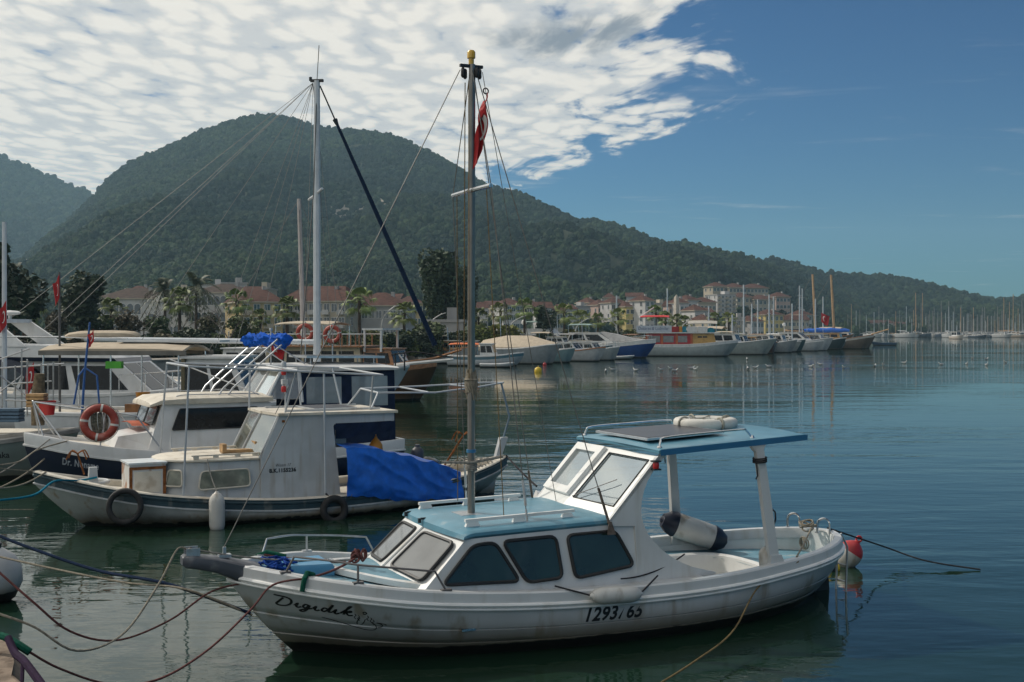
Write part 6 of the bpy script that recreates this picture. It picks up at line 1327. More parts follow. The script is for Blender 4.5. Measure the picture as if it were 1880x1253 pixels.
# --- left group, bows to the right
def left_group():
    # old teal hull at the left edge
    e, st, Hh = craft('rowing_boat', 'old grey green hull with dark lettering, cut off by the left edge', -70, 26.3, 5.0, 2.0, .82, 4, hm('greygreen', (.15, .19, .18)), rail=pm('worn_rail', (.20, .20, .19), .7, var=.3), sheer=1.3)
    vs, fs = text_mesh('Yaka', .13, 0, .003); mb = MB(); 
    out = []
    for x, y in vs:
        X, Z = .98 + x * .9, .50 + y; hit = Hh['bvh'].ray_cast(Vector((X, -6, Z)), Vector((0, 1, 0))); out.append((X, (hit[0].y if hit[0] else -.9) - .004, Z))
    mb.add(out, fs)  # lettering half hidden by ropes
    mb.part('boat_name', lettering, e)
    # flybridge cruiser with radar arch
    e, st, _ = craft('motor_yacht', 'white flybridge cruiser with navy trim and slanted radar arch at far left', 200, 39, 9.6, 3.1, 1.25, -6, hm('cruiser', (.60, .61, .62)), sheer=1.25)
    house(e, 'saloon', 2.2, -2.6, 1.35, 1.15, 2.25, 1.35, .5, 1.2, n=2, t=(.18, .86), s=(.03, .90), glassm=g_dark)
    mb = MB(); mb.hexa([(.9, 1.36, 2.22), (.9, -1.36, 2.22), (-3.9, -1.36, 2.26), (-3.9, 1.36, 2.26)], [(.8, 1.40, 2.34), (.8, -1.40, 2.34), (-4.0, -1.40, 2.38), (-4.0, 1.40, 2.38)]); mb.part('flybridge_trim', navy, e)
    mb = MB(); mb.hexa([(.8, 1.40, 2.345), (.8, -1.40, 2.345), (-4.0, -1.40, 2.385), (-4.0, 1.40, 2.385)], [(.2, 1.32, 2.72), (.2, -1.32, 2.72), (-4.05, -1.36, 2.78), (-4.05, 1.36, 2.78)]); mb.part('flybridge', whitepaint, e)
    for s in (1, -1):
        mb = MB(); mb.hexa([(-3.0, s * 1.34 - .06, 2.7), (-2.1, s * 1.34 - .06, 2.7), (-2.1, s * 1.34 + .06, 2.7), (-3.0, s * 1.34 + .06, 2.7)], [(-4.0, s * 1.1 - .06, 3.52), (-3.25, s * 1.1 - .06, 3.52), (-3.25, s * 1.1 + .06, 3.52), (-4.0, s * 1.1 + .06, 3.52)]); mb.part('radar_arch', whitepaint, e)
        oa = cat([(-3.3, 2.3), (-2.5, 2.28), (-1.8, 1.95), (-1.45, 1.5), (-1.35, 1.0)], 14); ia = cat([(-3.3, 2.12), (-2.7, 2.08), (-2.2, 1.82), (-1.85, 1.45), (-1.75, 1.0)], 14)
        mb = MB(); mb.loft([[Vector((a[0], s * 1.42, a[1])), Vector((b[0], s * 1.42, b[1])), Vector((b[0], s * 1.47, b[1])), Vector((a[0], s * 1.47, a[1]))] for a, b in zip(oa, ia)]); mb.part('navy_sweep', navy, e)
        MB().tube([(-4.0, s * 1.3, 3.02), (-1.0, s * 1.3, 3.0), (.1, s * 1.2, 2.95)], .022, 6).part('flybridge_rail', steel, e)
    MB().box((-3.62, 0, 3.53), (.75, 2.3, .12)).part('radar_arch', whitepaint, e)
    mb = MB(); mb.lathe([(.05, 0), (.06, .12), (.30, .16), (.34, .22), (.25, .27), (.02, .29)], (-3.5, .2, 3.59), n=18); mb.part('radar_dome', whitepaint, e)
    mb = MB(); mb.tube(cat([(-1.6, .4, 2.8), (-1.2, .3, 3.15), (.6, .1, 3.2), (1.0, 0, 3.0)], 12), [.05, .12, .2, .24, .26, .26, .26, .24, .22, .18, .12, .06], 8); mb.v = [(x, y, 3.02 + (z - 3.02) * .45) for x, y, z in mb.v]; mb.part('covered_dinghy', tan, e)
    rails(e, st, 4.3, 1.0, .55)
    # tan canopied tour boat
    e, st, _ = craft('tour_boat', 'small tour boat with long tan canopy on steel posts behind the orange bow ring', 300, 33.5, 7.6, 2.6, 1.02, -4, hm('tour', (.58, .59, .60)), sheer=1.3)
    awning(e, .95, -3.05, 1.15, 2.66, tan, True, .95, .16, .06, 'canopy')
    mb = MB(); mb.box((-1.0, 1.16, 2.60), (4.1, .03, .12)); mb.box((-1.0, -1.16, 2.60), (4.1, .03, .12)); mb.part('canopy_valance', pm('grey_valance', (.20, .19, .17), .85, var=.2), e)
    house(e, 'wheelhouse', 3.0, .9, 1.1, .95, 2.45, .75, .05, 1.0, n=2, t=(.35, .90), roof=whitepaint, glassm=g_dark, s=(.05, .95))
    MB().box((.95, -.9, 1.7), (.10, .45, 1.5)).part('door_post', pm('olive_panel', (.16, .14, .09), .8), e)
    MB().box((-.95, -1.1, 2.28), (.44, .16, .19)).part('green_box', green, e)
    MB().box((-.1, -1.02, 1.02), (1.0, .5, .42)).part('wooden_bench', wood, e)
    mb = MB(); mb.lathe([(.02, 0), (.16, .01), (.19, .28), (.2, .30)], (-.2, -1.0, 1.24), n=14); mb.part('bucket', orange, e)
    rails(e, st, 3.4, 1.2, .5)
    mb = MB(); mb.box((.3, 0, 2.92), (2.9, .9, .05)); mb.part('roof_panel', alu, e)
    # the white sailing boat behind with the tall pale mast and navy furled sail
    e, st, _ = craft('sailing_boat', 'white sailing boat with tall pale mast and navy furled jib behind the fishing boats', 505, 46, 10.4, 3.3, 1.35, -5, hm('sail', (.56, .57, .58)), sheer=1.42, rake=.12)
    mx = (583 - 505) / FPX * 46 / math.cos(R(5)); ht = zv(150, 46)
    m = rig(e, mx, ht, 1.4, .145, mastpale, 0, None, None, (9.2, 2.78), None, 0, 1.5)
    zs = zv(357, 46); mb = MB(); mb.tube([(mx + .33, -.5, zs + .14), (mx, 0, zs), (mx - .45, .5, zs - .17)], .05, 6); mb.part('spreader', mastpale, m)
    tip = Vector((mx + (797 - 583) / FPX * 46 * 1.02, 0, 2.65)); top = Vector((mx + .12, 0, ht - .2)); a = top.lerp(tip, .13)
    MB().tube([top, a], .03, 6).part('forestay', roped, m); MB().tube([a, a.lerp(tip, .03)], [.10, .05], 8).part('furler', black, m)
    MB().tube([a, top.lerp(tip, .5), tip], [.055, .085, .10], 8).part('furled_jib', ropeb, m)
    MB().tube([(mx, 0, ht), (mx + .08, 0, ht + 1.35)], .016, 5).part('aerial', wire, m)
    mb = MB(); mb.box((mx, 0, ht), (.5, .12, .10)); mb.lathe([(.06, 0), (.06, .14)], (mx - .25, 0, ht), n=8); mb.part('masthead', black, m)
    for (uu, vv), z0 in zip(((0, 600), (120, 585), (15, 665), (250, 640), (395, 640), (430, 645), (470, 650), (558, 640), (610, 660), (627, 650)), (1, 1, 1, 1, 1, 1, 1, 1, 1, 1)):
        q = at(uu, vv, 44 if uu < 300 else 46); loc = e.rotation_euler.to_matrix().inverted() @ (q - e.location); MB().tube([(mx - .15, 0, ht - .08), loc], .009, 4).part('stay', pm('pale_stay', (.20, .20, .19), .5, metal=.2), m)
    MB().tube([(4.6, .2, 1.9), (6.9, 0, 2.12)], .07, 6).part('bowsprit', whitepaint, e); MB().tube([(4.6, -.45, 2.3), (5.4, -.2, 2.42), (6.9, 0, 2.2)], .03, 5).part('pulpit_rail', black, e)
    for x in (4.4, 4.75, 5.1): MB().tube([(x, -.42, 1.7), (x, -.42, 2.36)], .03, 5).part('pulpit_post', black, e)
    house(e, 'coachroof', 2.2, -3.0, 1.05, 1.25, 1.95, .5, .2, .95, n=4, t=(.3, .8), roof=None)
    # white sailing cruiser with row of windows
    e, st, _ = craft('sailing_boat', 'white cruiser with a row of cabin windows and a thin grey mast', 520, 60, 9.0, 3.0, 1.3, -8, hm('sail', (.56, .57, .58)))
    house(e, 'cabin', 2.4, -2.8, 1.2, 1.2, 2.3, .7, .1, 1.1, n=6, t=(.4, .85), roof=whitepaint)
    rig(e, (560 - 520) / FPX * 60, zv(366, 60), 1.3, .13, pm('pinkish_mast', (.50, .45, .43), .5), 0, (4.4, 0, 1.7), (-4.4, 0, 1.4), None, None, -.028)
    # wooden excursion boat
    e, st, _ = craft('excursion_boat', 'varnished wooden excursion boat with sun deck rails and cream cabin left of the pine', 648, 56, 8.2, 3.2, 1.45, -14, hm('darkwood', (.09, .045, .022)), rail=wood, sheer=1.38, band=(wood, .22))
    house(e, 'cabin', .9, -3.9, 1.25, 1.3, 2.45, .1, .1, 1.2, pm('cream_cabin', (.50, .42, .29), .6, var=.1), 5, (.35, .85), g_dark, 0, None)
    house(e, 'wheelhouse', 2.5, .9, 1.1, 1.3, 2.35, .3, 0, 1.0, wood, 2, (.4, .85), g_dark, 2, wood, .1, .06)
    mb = MB(); mb.box((-1.5, 0, 2.49), (5.0, 2.9, .07)); mb.part('sun_deck', wood, e)
    for s in (1, -1):
        for k in range(12): MB().box((.85 - .42 * k, s * 1.38, 2.78), (.05, .05, .52)).part('baluster', wood, e)
        MB().box((-1.46, s * 1.38, 3.06), (4.75, .07, .05)).part('hand_rail', whitepaint, e)
        for x in (.9, .1): MB().box((x + .9, s * 1.1, 2.75), (.09, .09, 1.0)).part('pergola_post', whitepaint, e)
    MB().box((1.4, 0, 3.28), (1.0, 2.35, .08)).part('pergola_top', whitepaint, e)
    mb = MB()
    for s in (-.25, .25): mb.box((2.75, -.6 + s, 1.9), (.75, .05, .06), ry=.9)
    for k in range(5): mb.box((2.55 + .1 * k, -.6, 2.15 - .13 * k), (.10, .5, .03))
    mb.part('ladder', whitepaint, e)
    awning(e, -.6, -3.4, 1.3, 3.5, tan, True, 2.5, .12, .05)
    MB().tube([(4.0, 0, 1.95), (5.3, 0, 2.35)], .06, 6).part('bowsprit', wood, e)
    for uu, vv, lab in ((601, 612, 'left orange life ring on the rail behind the white mast'), (643, 614, 'right orange life ring on the rail behind the white mast'), (563, 611, 'orange life ring left of the pale mast above the blue bimini')):
        if uu == 601: continue
        ring_thing(None, at(610 if uu == 643 else 560, vv, 49.5), (.1, 1, 0), .30, .085, lab)
        p = at(610 if uu == 643 else 560, vv, 49.6)
        MB().tube([(p.x, p.y + .1, 1.6), (p.x, p.y + .1, p.z + .45)], .025, 6).thing('ring_stand', dullsteel, 'thin steel post behind the ' + ('right' if uu == 643 else 'left') + ' orange life ring by the pale mast', 'post')
left_group()
# masts, poles and flags at the far left
MB().tube([gp(8, 36, .8), gp(8, 36, zv(408, 36))], [.085, .07], 8).thing('mast', mastpale, 'pale blue grey mast standing at the left edge', 'mast')
MB().tube([gp(110, 33, .9), gp(109, 33, zv(500, 33))], [.035, .028], 7).thing('flag_pole', pm('dark_pole', (.10, .10, .10), .5), 'thin dark flag pole left of the tan canopy', 'pole')
small_flag(at(109, 504, 32.95), .26, .62, .4, 'long red flag hanging from the thin dark pole', .45, 2.9)
mb = MB(); mb.tube([gp(150, 30.5, .9), gp(155, 30.5, zv(690, 30.5)), gp(165, 30.5, zv(592, 30.5))], [.035, .03, .025], 7); mb.tube([gp(185, 30.5, .9), gp(178, 30.5, zv(690, 30.5)), gp(155, 30.5, zv(675, 30.5))], .025, 7); mb.tube([gp(135, 30.5, zv(745, 30.5)), gp(145, 30.5, zv(690, 30.5)), gp(157, 30.5, zv(674, 30.5))], .025, 7)
mb.thing('boat_hook_rack', pm('blue_pole', (.02, .10, .33), .5, var=.2), 'forked bright blue pole standing before the tan canopy', 'pole')
small_flag(at(172, 604, 30.4), .30, .30, 2.0, 'small red flag on top of the forked blue pole', .9, 2.7)
small_flag(at(62, 664, 30), .36, .55, 3.0, 'dark red flag hanging low among the pipes at far left', .8, 2.9)
small_flag(at(12, 552, 35.8), .45, .7, 1.0, 'red and white flag at the mast on the left edge', .5, 3.0)
def awning_frame():
    e = empty('awning_frame', gp(20, 29.5, .8), .05, 'tangle of thin steel awning pipes at the left edge', 'frame'); c = e.location; Rm = e.rotation_euler.to_matrix().inverted()
    def P(u, v, dy=0): return Rm @ (at(u, v, 29.5 + dy) - c)
    for pts in (((4, 665), (4, 770)), ((28, 672), (28, 768)), ((50, 660), (50, 765)), ((76, 668), (76, 760)), ((88, 668), (88, 758)), ((0, 676), (118, 668)), ((0, 690), (60, 735)), ((0, 720), (40, 690)), ((10, 735), (110, 738)), ((40, 640), (40, 760)), ((98, 665), (98, 755)), ((0, 660), (55, 640)), ((20, 705), (95, 700))):
        MB().tube([P(*pts[0]), P(*pts[1], .2)], .02, 5).part('pipe', dullsteel, e)
awning_frame()
def deck_stuff():
    random.seed(8)
    for u, v, s, mt, lab, cat_ in ((86, 762, .42, redplast, 'faded red bucket standing by the navy hulled bow', 'bucket'), (20, 775, .5, pm('blue_crate', (.05, .10, .16), .6), 'dark blue fish crate on the quay boat at left', 'crate'), (68, 748, .4, rawwood, 'brown wooden crate behind the bow rail at left', 'crate')):
        p = at(u, v, 27.5); mb = MB()
        if cat_ == 'bucket': mb.lathe([(.16, 0), (.20, .30), (.21, .32), (.19, .32), (.15, .02)], p, n=16)
        else:
            for k in range(4): mb.box(p + Vector((0, 0, .04 + .08 * k)), (s, s * .7, .06)); mb.box(p + Vector((0, 0, .14)), (s * .94, s * .64, .27))
        mb.thing(cat_ if cat_ == 'bucket' else 'fish_crate', mt, lab, cat_)
    mb = MB(); p = gp(60, 28.3, .55); mb.box(p, (3.4, 1.6, .25)); mb.box(p + Vector((-.4, 0, .2)), (2.4, 1.2, .2)); mb.thing('pontoon', oldcream, 'cluttered pale pontoon behind the navy hulled bow', 'pontoon')
    mb = MB(); q = at(70, 728, 29); mb.tube([q - Vector((0, 0, .7)), q, q + Vector((.03, 0, .55))], [.15, .16, .11], 10); mb.v = [(x + .03 * mnoise.noise((x * 9, y * 9, z * 7)), y, z) for x, y, z in mb.v]; mb.thing('rolled_net', pm('straw_net', (.15, .12, .08), .95, var=.4, vs=10, bump=.6, bs=30), 'upright roll of straw coloured net at far left', 'net')
deck_stuff()
# --- right group
def right_group():
    g = 'boats moored along the quay'
    e, st, _ = craft('fishing_boat', 'white boat with orange awning and teal hull stripe, first right of the nearest mast', 892, 110, 7.0, 2.3, .95, -9, hm('r1', (.46, .48, .50)), group=g, band=(hm('teal', (.05, .13, .17)), .25))
    house(e, 'wheelhouse', 1.0, -.4, .85, .9, 2.0, .35, 0, .78, n=2, roof=whitepaint); awning(e, -.5, -3.3, .95, 1.95, pm('orange_awning', (.60, .17, .07), .8), True, .9)
    e, st, _ = craft('dinghy', 'small white dinghy floating beside the teal striped boat', 913, 105, 3.0, 1.2, .35, -6, hm('r1', (.46, .48, .50)), group=g)
    e, st, _ = craft('covered_boat', 'grey boat under a tan tent-like tarpaulin', 955, 117, 9.0, 2.9, 1.55, -32, hm('r2', (.23, .26, .28)), group=g, sheer=1.3)
    mb = MB(); mb.loft([[Vector((x, -w, z0 - .35)), Vector((x, -w, z0)), Vector((x, -.12, z1)), Vector((x, .12, z1)), Vector((x, w, z0)), Vector((x, w, z0 - .35))] for x, w, z0, z1 in ((4.2, .25, 1.95, 2.05), (3.0, 1.05, 1.85, 2.3), (1.2, 1.4, 1.65, 2.75), (-1.5, 1.45, 1.6, 2.75), (-4.2, 1.3, 1.62, 2.3))], ringclosed=False); mb.part('tent_cover', tan, e)
    for u, D, L, lab, h, hmn, hcol in ((1003, 122, 6.5, 'small white motor boat with teal hull between the tan tent and the blue yacht', -28, 'r3', (.20, .30, .32)), (1052, 127, 7.5, 'motor boat with wooden deck rail and white hull left of the blue yacht', -28, 'r3b', (.45, .46, .47)), (1088, 131, 6.5, 'grey bowed boat overlapping the blue yacht', -30, 'r3c', (.30, .33, .34))):
        e, st, _ = craft('motor_boat', lab, u, D, L, 2.4, 1.15, h, hm(hmn, hcol), group=g, rail=wood if 'wooden' in lab else whitepaint); house(e, 'cabin', .9, -1.9, .9, 1.1, 1.95, .7, .2, .8, n=2, roof=whitepaint); rails(e, st, 2.9, .6, .55)
    e, st, _ = craft('motor_yacht', 'large white yacht with two radar domes behind the tan tent', 1018, 152, 13, 3.8, 1.6, -24, hm('r1', (.46, .48, .50)), group=g)
    house(e, 'saloon', 2.6, -4.0, 1.6, 1.6, 2.9, 1.8, .6, 1.45, n=3, t=(.3, .8)); house(e, 'flybridge', .2, -4.0, 1.4, 2.9, 3.5, .6, .2, 1.3, n=0, front=0); awning(e, -1.0, -3.8, 1.3, 4.3, pm('teal_hardtop', (.22, .33, .30), .5), True, 3.4)
    for x, z in ((-2.4, 4.4), (-4.2, 4.0)): mb = MB(); mb.tube([(x, 0, z - .9), (x, 0, z)], .06, 6); mb.lathe([(.2, 0), (.33, .12), (.34, .4), (.2, .62), (.02, .68)], (x, 0, z), n=14); mb.part('radar_dome', whitepaint, e)
    e, st, _ = craft('motor_yacht', 'white yacht with bright blue hull and long grey bow cover', 1112, 144, 12.5, 3.6, 1.75, -24, hm('blue', (.010, .055, .22)), group=g, sheer=1.3, band=(whitepaint, .22))
    house(e, 'saloon', 1.6, -4.6, 1.5, 1.7, 2.95, 2.0, .5, 1.3, n=2, t=(.25, .85), roof=whitepaint, glassm=g_dark); awning(e, -1.6, -4.4, 1.3, 3.9, pm('teal_hardtop', (.22, .33, .30), .5), True, 2.9)
    mb = MB(); mb.loft([[Vector((x, -w, z0)), Vector((x, -w * .5, z1)), Vector((x, w * .5, z1)), Vector((x, w, z0))] for x, w, z0, z1 in ((5.0, .4, 2.15, 2.2), (3.2, 1.1, 2.0, 2.4), (1.2, 1.4, 1.85, 2.85), (-.4, 1.35, 2.3, 3.1))], ringclosed=False); mb.part('bow_cover', grycover, e); rails(e, st, 5.6, 3, .5)
    e, st, _ = craft('dinghy', 'small white dinghy at the foot of the blue yacht', 1130, 135, 4.2, 1.4, .35, -10, hm('r1', (.46, .48, .50)), group=g)
    # red and yellow excursion boat
    e, st, Hh = craft('excursion_boat', 'excursion boat with red and yellow cabin, white banner and red awning', 1258, 152, 13.2, 3.8, 1.55, -10, hm('ex', (.34, .38, .38)), group=g, sheer=1.35, band=(whitepaint, .16))
    red = pm('red_cabin', (.36, .018, .022), .5, var=.15); yel = pm('yellow_cabin', (.50, .30, .09), .5, var=.15)
    house(e, 'cabin', .9, -4.9, 1.55, 1.45, 2.9, .02, 0, 1.52, red, 3, (.22, .78), g_front, 0, None, s=(.06, .94)); house(e, 'forward_cabin', 3.9, .9, 1.5, 1.45, 2.9, .3, 0, 1.45, yel, 2, (.62, .76), g_dark, 2, None, s=(.25, .70))
    for k in range(4): 
        for s in (1, -1): MB().box((-4.7 + k * 1.85, s * 1.57, 2.17), (.28, .04, 1.4)).part('cabin_post', pm('orange_post', (.42, .10, .03), .5), e)
    MB().box((-.8, 0, 2.96), (10.2, 3.5, .12)).part('upper_deck', whitepaint, e)
    for s in (1, -1):
        b = MB().box((-3.9, s * 1.72, 3.45), (4.3, .05, .85)).part('banner', pm('banner_white', (.50, .54, .60), .7), e)
        vs, fs = text_mesh('Dolores & Ludmilar', .42, .15); wd = max(v[0] for v in vs); mb = MB()
        mb.add([((-5.8 + x * 3.8 / wd) if s < 0 else (-2.0 - x * 3.8 / wd), s * 1.752, 3.32 + y) for x, y in vs], fs); mb.part('banner_lettering', pm('banner_blue', (.06, .10, .22), .6), b)
        for x, c in ((-1.15, red), (-.55, orange), (-.15, pm('turquoise', (.01, .22, .30), .6)), (.9, whitepaint), (2.2, whitepaint)): MB().box((x, s * 1.72, 3.4), (.95 if c is red else .5 if x < 0.5 else 1.2, .05, .7)).part('rail_panel', c, e)
    awning(e, -2.0, -5.6, 1.7, 4.95, pm('red_awning', (.55, .06, .06), .8), True, 3.0, .2); awning(e, 4.0, .4, 1.5, 4.1, pm('pale_awning', (.40, .38, .34), .8), True, 3.0, .35)
    mb = MB(); mb.lathe([(.5, 0), (.52, .35), (.3, .55), (.02, .6)], (3.2, -.8, 3.02), n=14); mb.part('turquoise_cover', pm('turquoise', (.01, .22, .30), .6), e)
    MB().tube([(-5.8, -.6, 4.9), (-3.9, -.6, 6.2)], .06, 5).part('davit', dullsteel, e)
    # more hulls between the excursion boat and the gulets
    for u, D, L, lab, hmn, hcol, fbd in ((1338, 163, 13, 'long white hull with pale tent behind the excursion boat bow', 'r6', (.28, .32, .32), 1.6), (1408, 178, 9, 'white hull seen before the yellow house', 'r6b', (.28, .30, .31), 1.4), (1432, 186, 8, 'dark teal hulled boat left of the white yacht', 'r7', (.06, .11, .12), 1.4), (1500, 208, 10, 'black hulled boat right of the white yacht', 'r9', (.03, .05, .055), 1.5), (1551, 224, 11, 'dark brown hull at the outer end of the quay row', 'r11', (.10, .08, .07), 1.7)):
        e, st, _ = craft('motor_boat', lab, u, D, L, 3.2, fbd, -26, hm(hmn, hcol), group=g, sheer=1.4); house(e, 'cabin', L * .12, -L * .38, 1.2, fbd * .95, fbd + 1.2, .5, .1, 1.1, n=4, roof=oldcream)
        if u in (1338, 1551): awning(e, -.5, -L * .42, 1.4, fbd + 1.9, tan, True, fbd + 1.1, .3)
    e, st, _ = craft('landing_boat', 'rusty brown open bow ramp boat in the quay row', 1396, 172, 6, 3.0, 1.6, -60, hm('rustb', (.075, .035, .03)), rail=rust, group=g)
    e, st, _ = craft('motor_yacht', 'white motor yacht with dark windscreen before the houses', 1468, 196, 11, 3.4, 1.6, -30, hm('r1', (.46, .48, .50)), group=g); house(e, 'saloon', 1.8, -3.6, 1.4, 1.6, 2.9, 1.7, .4, 1.25, n=2, roof=whitepaint); rails(e, st, 4.8, 2, .6)
    mb = MB(); mb.tube([(-2.5, 0, 2.9), (-2.6, 0, 4.0)], .05, 6); mb.lathe([(.2, 0), (.3, .15), (.25, .45), (.02, .55)], (-2.6, 0, 4.0), n=12); mb.part('radar_dome', whitepaint, e)
    e, st, _ = craft('gulet', 'wooden gulet with bright blue cover and brown masts at the end of the quay row', 1530, 216, 14, 4.0, 1.7, -24, hm('gul', (.14, .11, .085)), rail=wood, group=g, sheer=1.5, band=(hm('gulw', (.42, .40, .36)), .2))
    house(e, 'deckhouse', 1.5, -4.5, 1.5, 1.7, 2.8, .3, .1, 1.4, rawwood, 4, (.35, .8), g_dark, 2, tan)
    mb = MB(); mb.tube([(-5.2 + .8 * k, .1 * math.sin(k * 1.7), 3.3 + .06 * math.sin(k * 2.3)) for k in range(11)], [.22 + .26 * math.sin(math.pi * (k + .5) / 11) for k in range(11)], 10); mb.part('boom_cover', tarpblue, e)
    rig(e, .2, zv(505, 216), 1.7, .24, mastwood, 0, (8, 0, 3.0), (-7, 0, 2), None, None, -.045)
    MB().tube([(6.6, 0, 2.6), (9.6, 0, 3.5)], .14, 6).part('bowsprit', mastwood, e)
    e, st, _ = craft('gulet', 'wooden gulet with leaning brown mast behind the white motor yacht', 1500, 224, 13, 3.8, 1.7, -24, hm('gul2', (.20, .15, .10)), rail=wood, group=g, sheer=1.5); rig(e, -.2, zv(504, 224), 1.7, .24, mastwood, 0, (8, 0, 3.0), (-7, 0, 2), (6, 3.2), navycloth, -.045)
    # sailing yachts whose masts stand over the row
    for u, v, D, sp, lab in ((1226, 530, 190, 2, 'grey mast with spreaders just left of the obelisk'), (1366, 523, 180, 0, 'tallest thick grey mast in the quay row'), (1381, 558, 190, 0, 'short mast right of the tallest grey mast'), (1392, 550, 196, 1, 'mast with wide white spreader before the white harbour house'), (1413, 541, 200, 1, 'left one of a close pair of masts before the yellow house'), (1421, 545, 206, 1, 'right one of a close pair of masts before the yellow house'), (1455, 558, 192, 0, 'pale mast of the white boat before the motor yacht'), (1469, 525, 215, 2, 'left mast with three spreaders behind the motor yacht'), (1474, 530, 222, 2, 'right mast with three spreaders behind the motor yacht'), (1498, 549, 216, 1, 'thin mast between the two brown gulet masts'), (1512, 545, 226, 0, 'grey mast next to the dark red flag'), (1133, 543, 190, 0, 'grey mast over the red awning of the excursion boat'), (1302, 562, 186, 0, 'thin white mast below the apartment block'), (1345, 578, 172, 0, 'short white mast over the excursion boat bow')):
        e, st, _ = craft('sailing_yacht', 'moored sailing yacht with ' + lab, u - 2, D, 10.5, 3.1, 1.25, -30 - (u % 5) * 4, hm('r1', (.46, .48, .50)), group='sailing yachts in the quay row', N=14); house(e, 'coachroof', 2.2, -2.2, .95, 1.2, 1.75, .6, .2, .85, n=3, t=(.3, .8)); rig(e, .1, zv(v, D), 1.3, .14, alu, sp, (4.9, 0, 1.6), (-5, 0, 1.3), (4.2, 2.3), None, 0)
    # smaller boats lying behind and between the larger ones
    random.seed(44)
    for k, (u, D, lab) in enumerate(((828, 118, 'low open boat with grey awning left of the orange awning'), (866, 124, 'small cabin boat half hidden by the teal striped boat'), (925, 128, 'cabin boat with pale awning behind the tan tent'), (978, 134, 'white cabin boat with tan awning behind the tan tent bow'), (1030, 140, 'cabin boat with grey awning behind the small teal boat'), (1075, 142, 'cabin boat squeezed in left of the blue yacht'), (1188, 158, 'boat with brown awning between blue yacht and excursion boat'), (1310, 170, 'cabin boat with grey roof behind the excursion boat'), (1362, 168, 'low boat with tan awning beside the long white hull'), (1384, 176, 'cabin boat beside the rusty ramp boat'), (1420, 184, 'cabin boat with dark hull before the yellow house'), (1446, 192, 'cabin boat close left of the white motor yacht'), (1486, 204, 'cabin boat close right of the white motor yacht'), (1516, 212, 'cabin boat between the two gulets'))):
        col = ((.30, .32, .33), (.12, .17, .19), (.40, .40, .38), (.05, .06, .08))[k % 4]; L_ = random.uniform(6.5, 8.5); f_ = random.uniform(1.1, 1.5)
        e, st, _ = craft('cabin_boat', lab, u, D, L_, 2.6, f_, -20 - random.uniform(0, 25), hm('sm%d' % (k % 4), col), rail=wood if k % 3 == 0 else whitepaint, group=g, N=14)
        house(e, 'cabin', .9, -1.6, .95, f_ * .95, f_ + random.uniform(.8, 1.3), .5, .1, .85, whitepaint if k % 3 else rawwood, 3, (.35, .85), g_dark, 2, oldcream)
        awning(e, -1.2, -L_ * .45, 1.0, f_ + random.uniform(1.2, 1.7), (tan, grycover, pm('brown_awning', (.20, .12, .08), .8), whitepaint)[k % 4], True, f_)
        rails(e, st, L_ * .42, .8, .55, dullsteel); MB().tube([(-.4, 0, f_ + .8), (-.5, 0, f_ + random.uniform(2.2, 3.6))], .04, 5).part('aerial', alu, e)
    small_flag(at(1508, 574, 214), 2.0, 1.7, .3, 'dark red flag hanging at a mast of the quay row', .4)
    # dark navy boat under oars and a pale launch further out
    e, st, _ = craft('rowing_boat', 'long dark blue rowing boat on open water off the quay row', 1622, 262, 5.4, 1.5, .62, 178, hm('rowblue', (.015, .045, .10)), rail=hm('rowblue', (.015, .045, .10)), sheer=1.5)
    for x in (1.2, 0, -1.2): MB().box((x, 0, .50), (.28, 1.3, .05)).part('thwart', rawwood, e)
    e, st, _ = craft('launch', 'small pale launch coming out of the far marina', 1757, 470, 7, 2.6, 1.2, -70, hm('launch', (.55, .48, .42)), sheer=1.5); house(e, 'wheelhouse', 1.2, -2.0, 1.0, 1.1, 2.9, .3, 0, .9, n=2, roof=tan)
right_group()
# --- the far marina: one yacht of each kind, copied
def copy_tree(o, parent=None):
    c = o.copy(); COL.objects.link(c); c.parent = parent
    for ch in o.children: copy_tree(ch, c)
    return c
def marina():
    protos = []; marm = pm('weathered_mast', (.24, .24, .24), .5, metal=.3)
    for k, (h, L, col, mt) in enumerate(((14, 11, (.40, .40, .40), marm), (17, 13, (.30, .24, .18), mastwood), (12, 10, (.48, .49, .50), alu), (15, 12, (.05, .07, .10), marm))):
        e, st, _ = craft('marina_yacht', 'x', 1600, 600, L, 3.4, 1.5, -60, hm('mar%d' % k, col), N=10); house(e, 'coachroof', 2.4, -2.6, 1.1, 1.4, 2.2, .5, .2, 1.0, n=2, t=(.3, .8)); rig(e, .2, h, 1.5, .17, mt, 1, (L * .48, 0, 1.8), (-L * .48, 0, 1.6), (4.5, 2.6), navycloth if k == 3 else None); protos.append(e)
    random.seed(15); spots = []
    u = 1556
    while u < 1930: spots.append((u, random.uniform(560, 610))); u += random.uniform(7, 14)
    u = 1640
    while u < 1930: spots.append((u, random.uniform(640, 668))); u += random.uniform(4, 9)
    u = 1700
    while u < 1930: spots.append((u, random.uniform(668, 685))); u += random.uniform(4, 8)
    for i, (u, D) in enumerate(spots):
        kk = i if i < 4 else random.choice((0, 0, 2, 2, 3, 1)); o = protos[i] if i < 4 else copy_tree(protos[kk])
        o.location = gp(u, D, 0); o.rotation_euler = (0, 0, R(random.uniform(-120, -40))); s = random.uniform(.72, 1.12); o.scale = (s, s, s * random.uniform(.62, 1.28))
        tag(o, ('pale grey hulled yacht', 'brown hulled yacht with wooden mast', 'white hulled yacht', 'dark hulled yacht with covered boom')[kk] + (' in the front row' if i < 36 else ' in the dense back rows') + ' of the far marina', 'boat', 'yachts in the far marina')
    print('marina', len(spots))
marina()
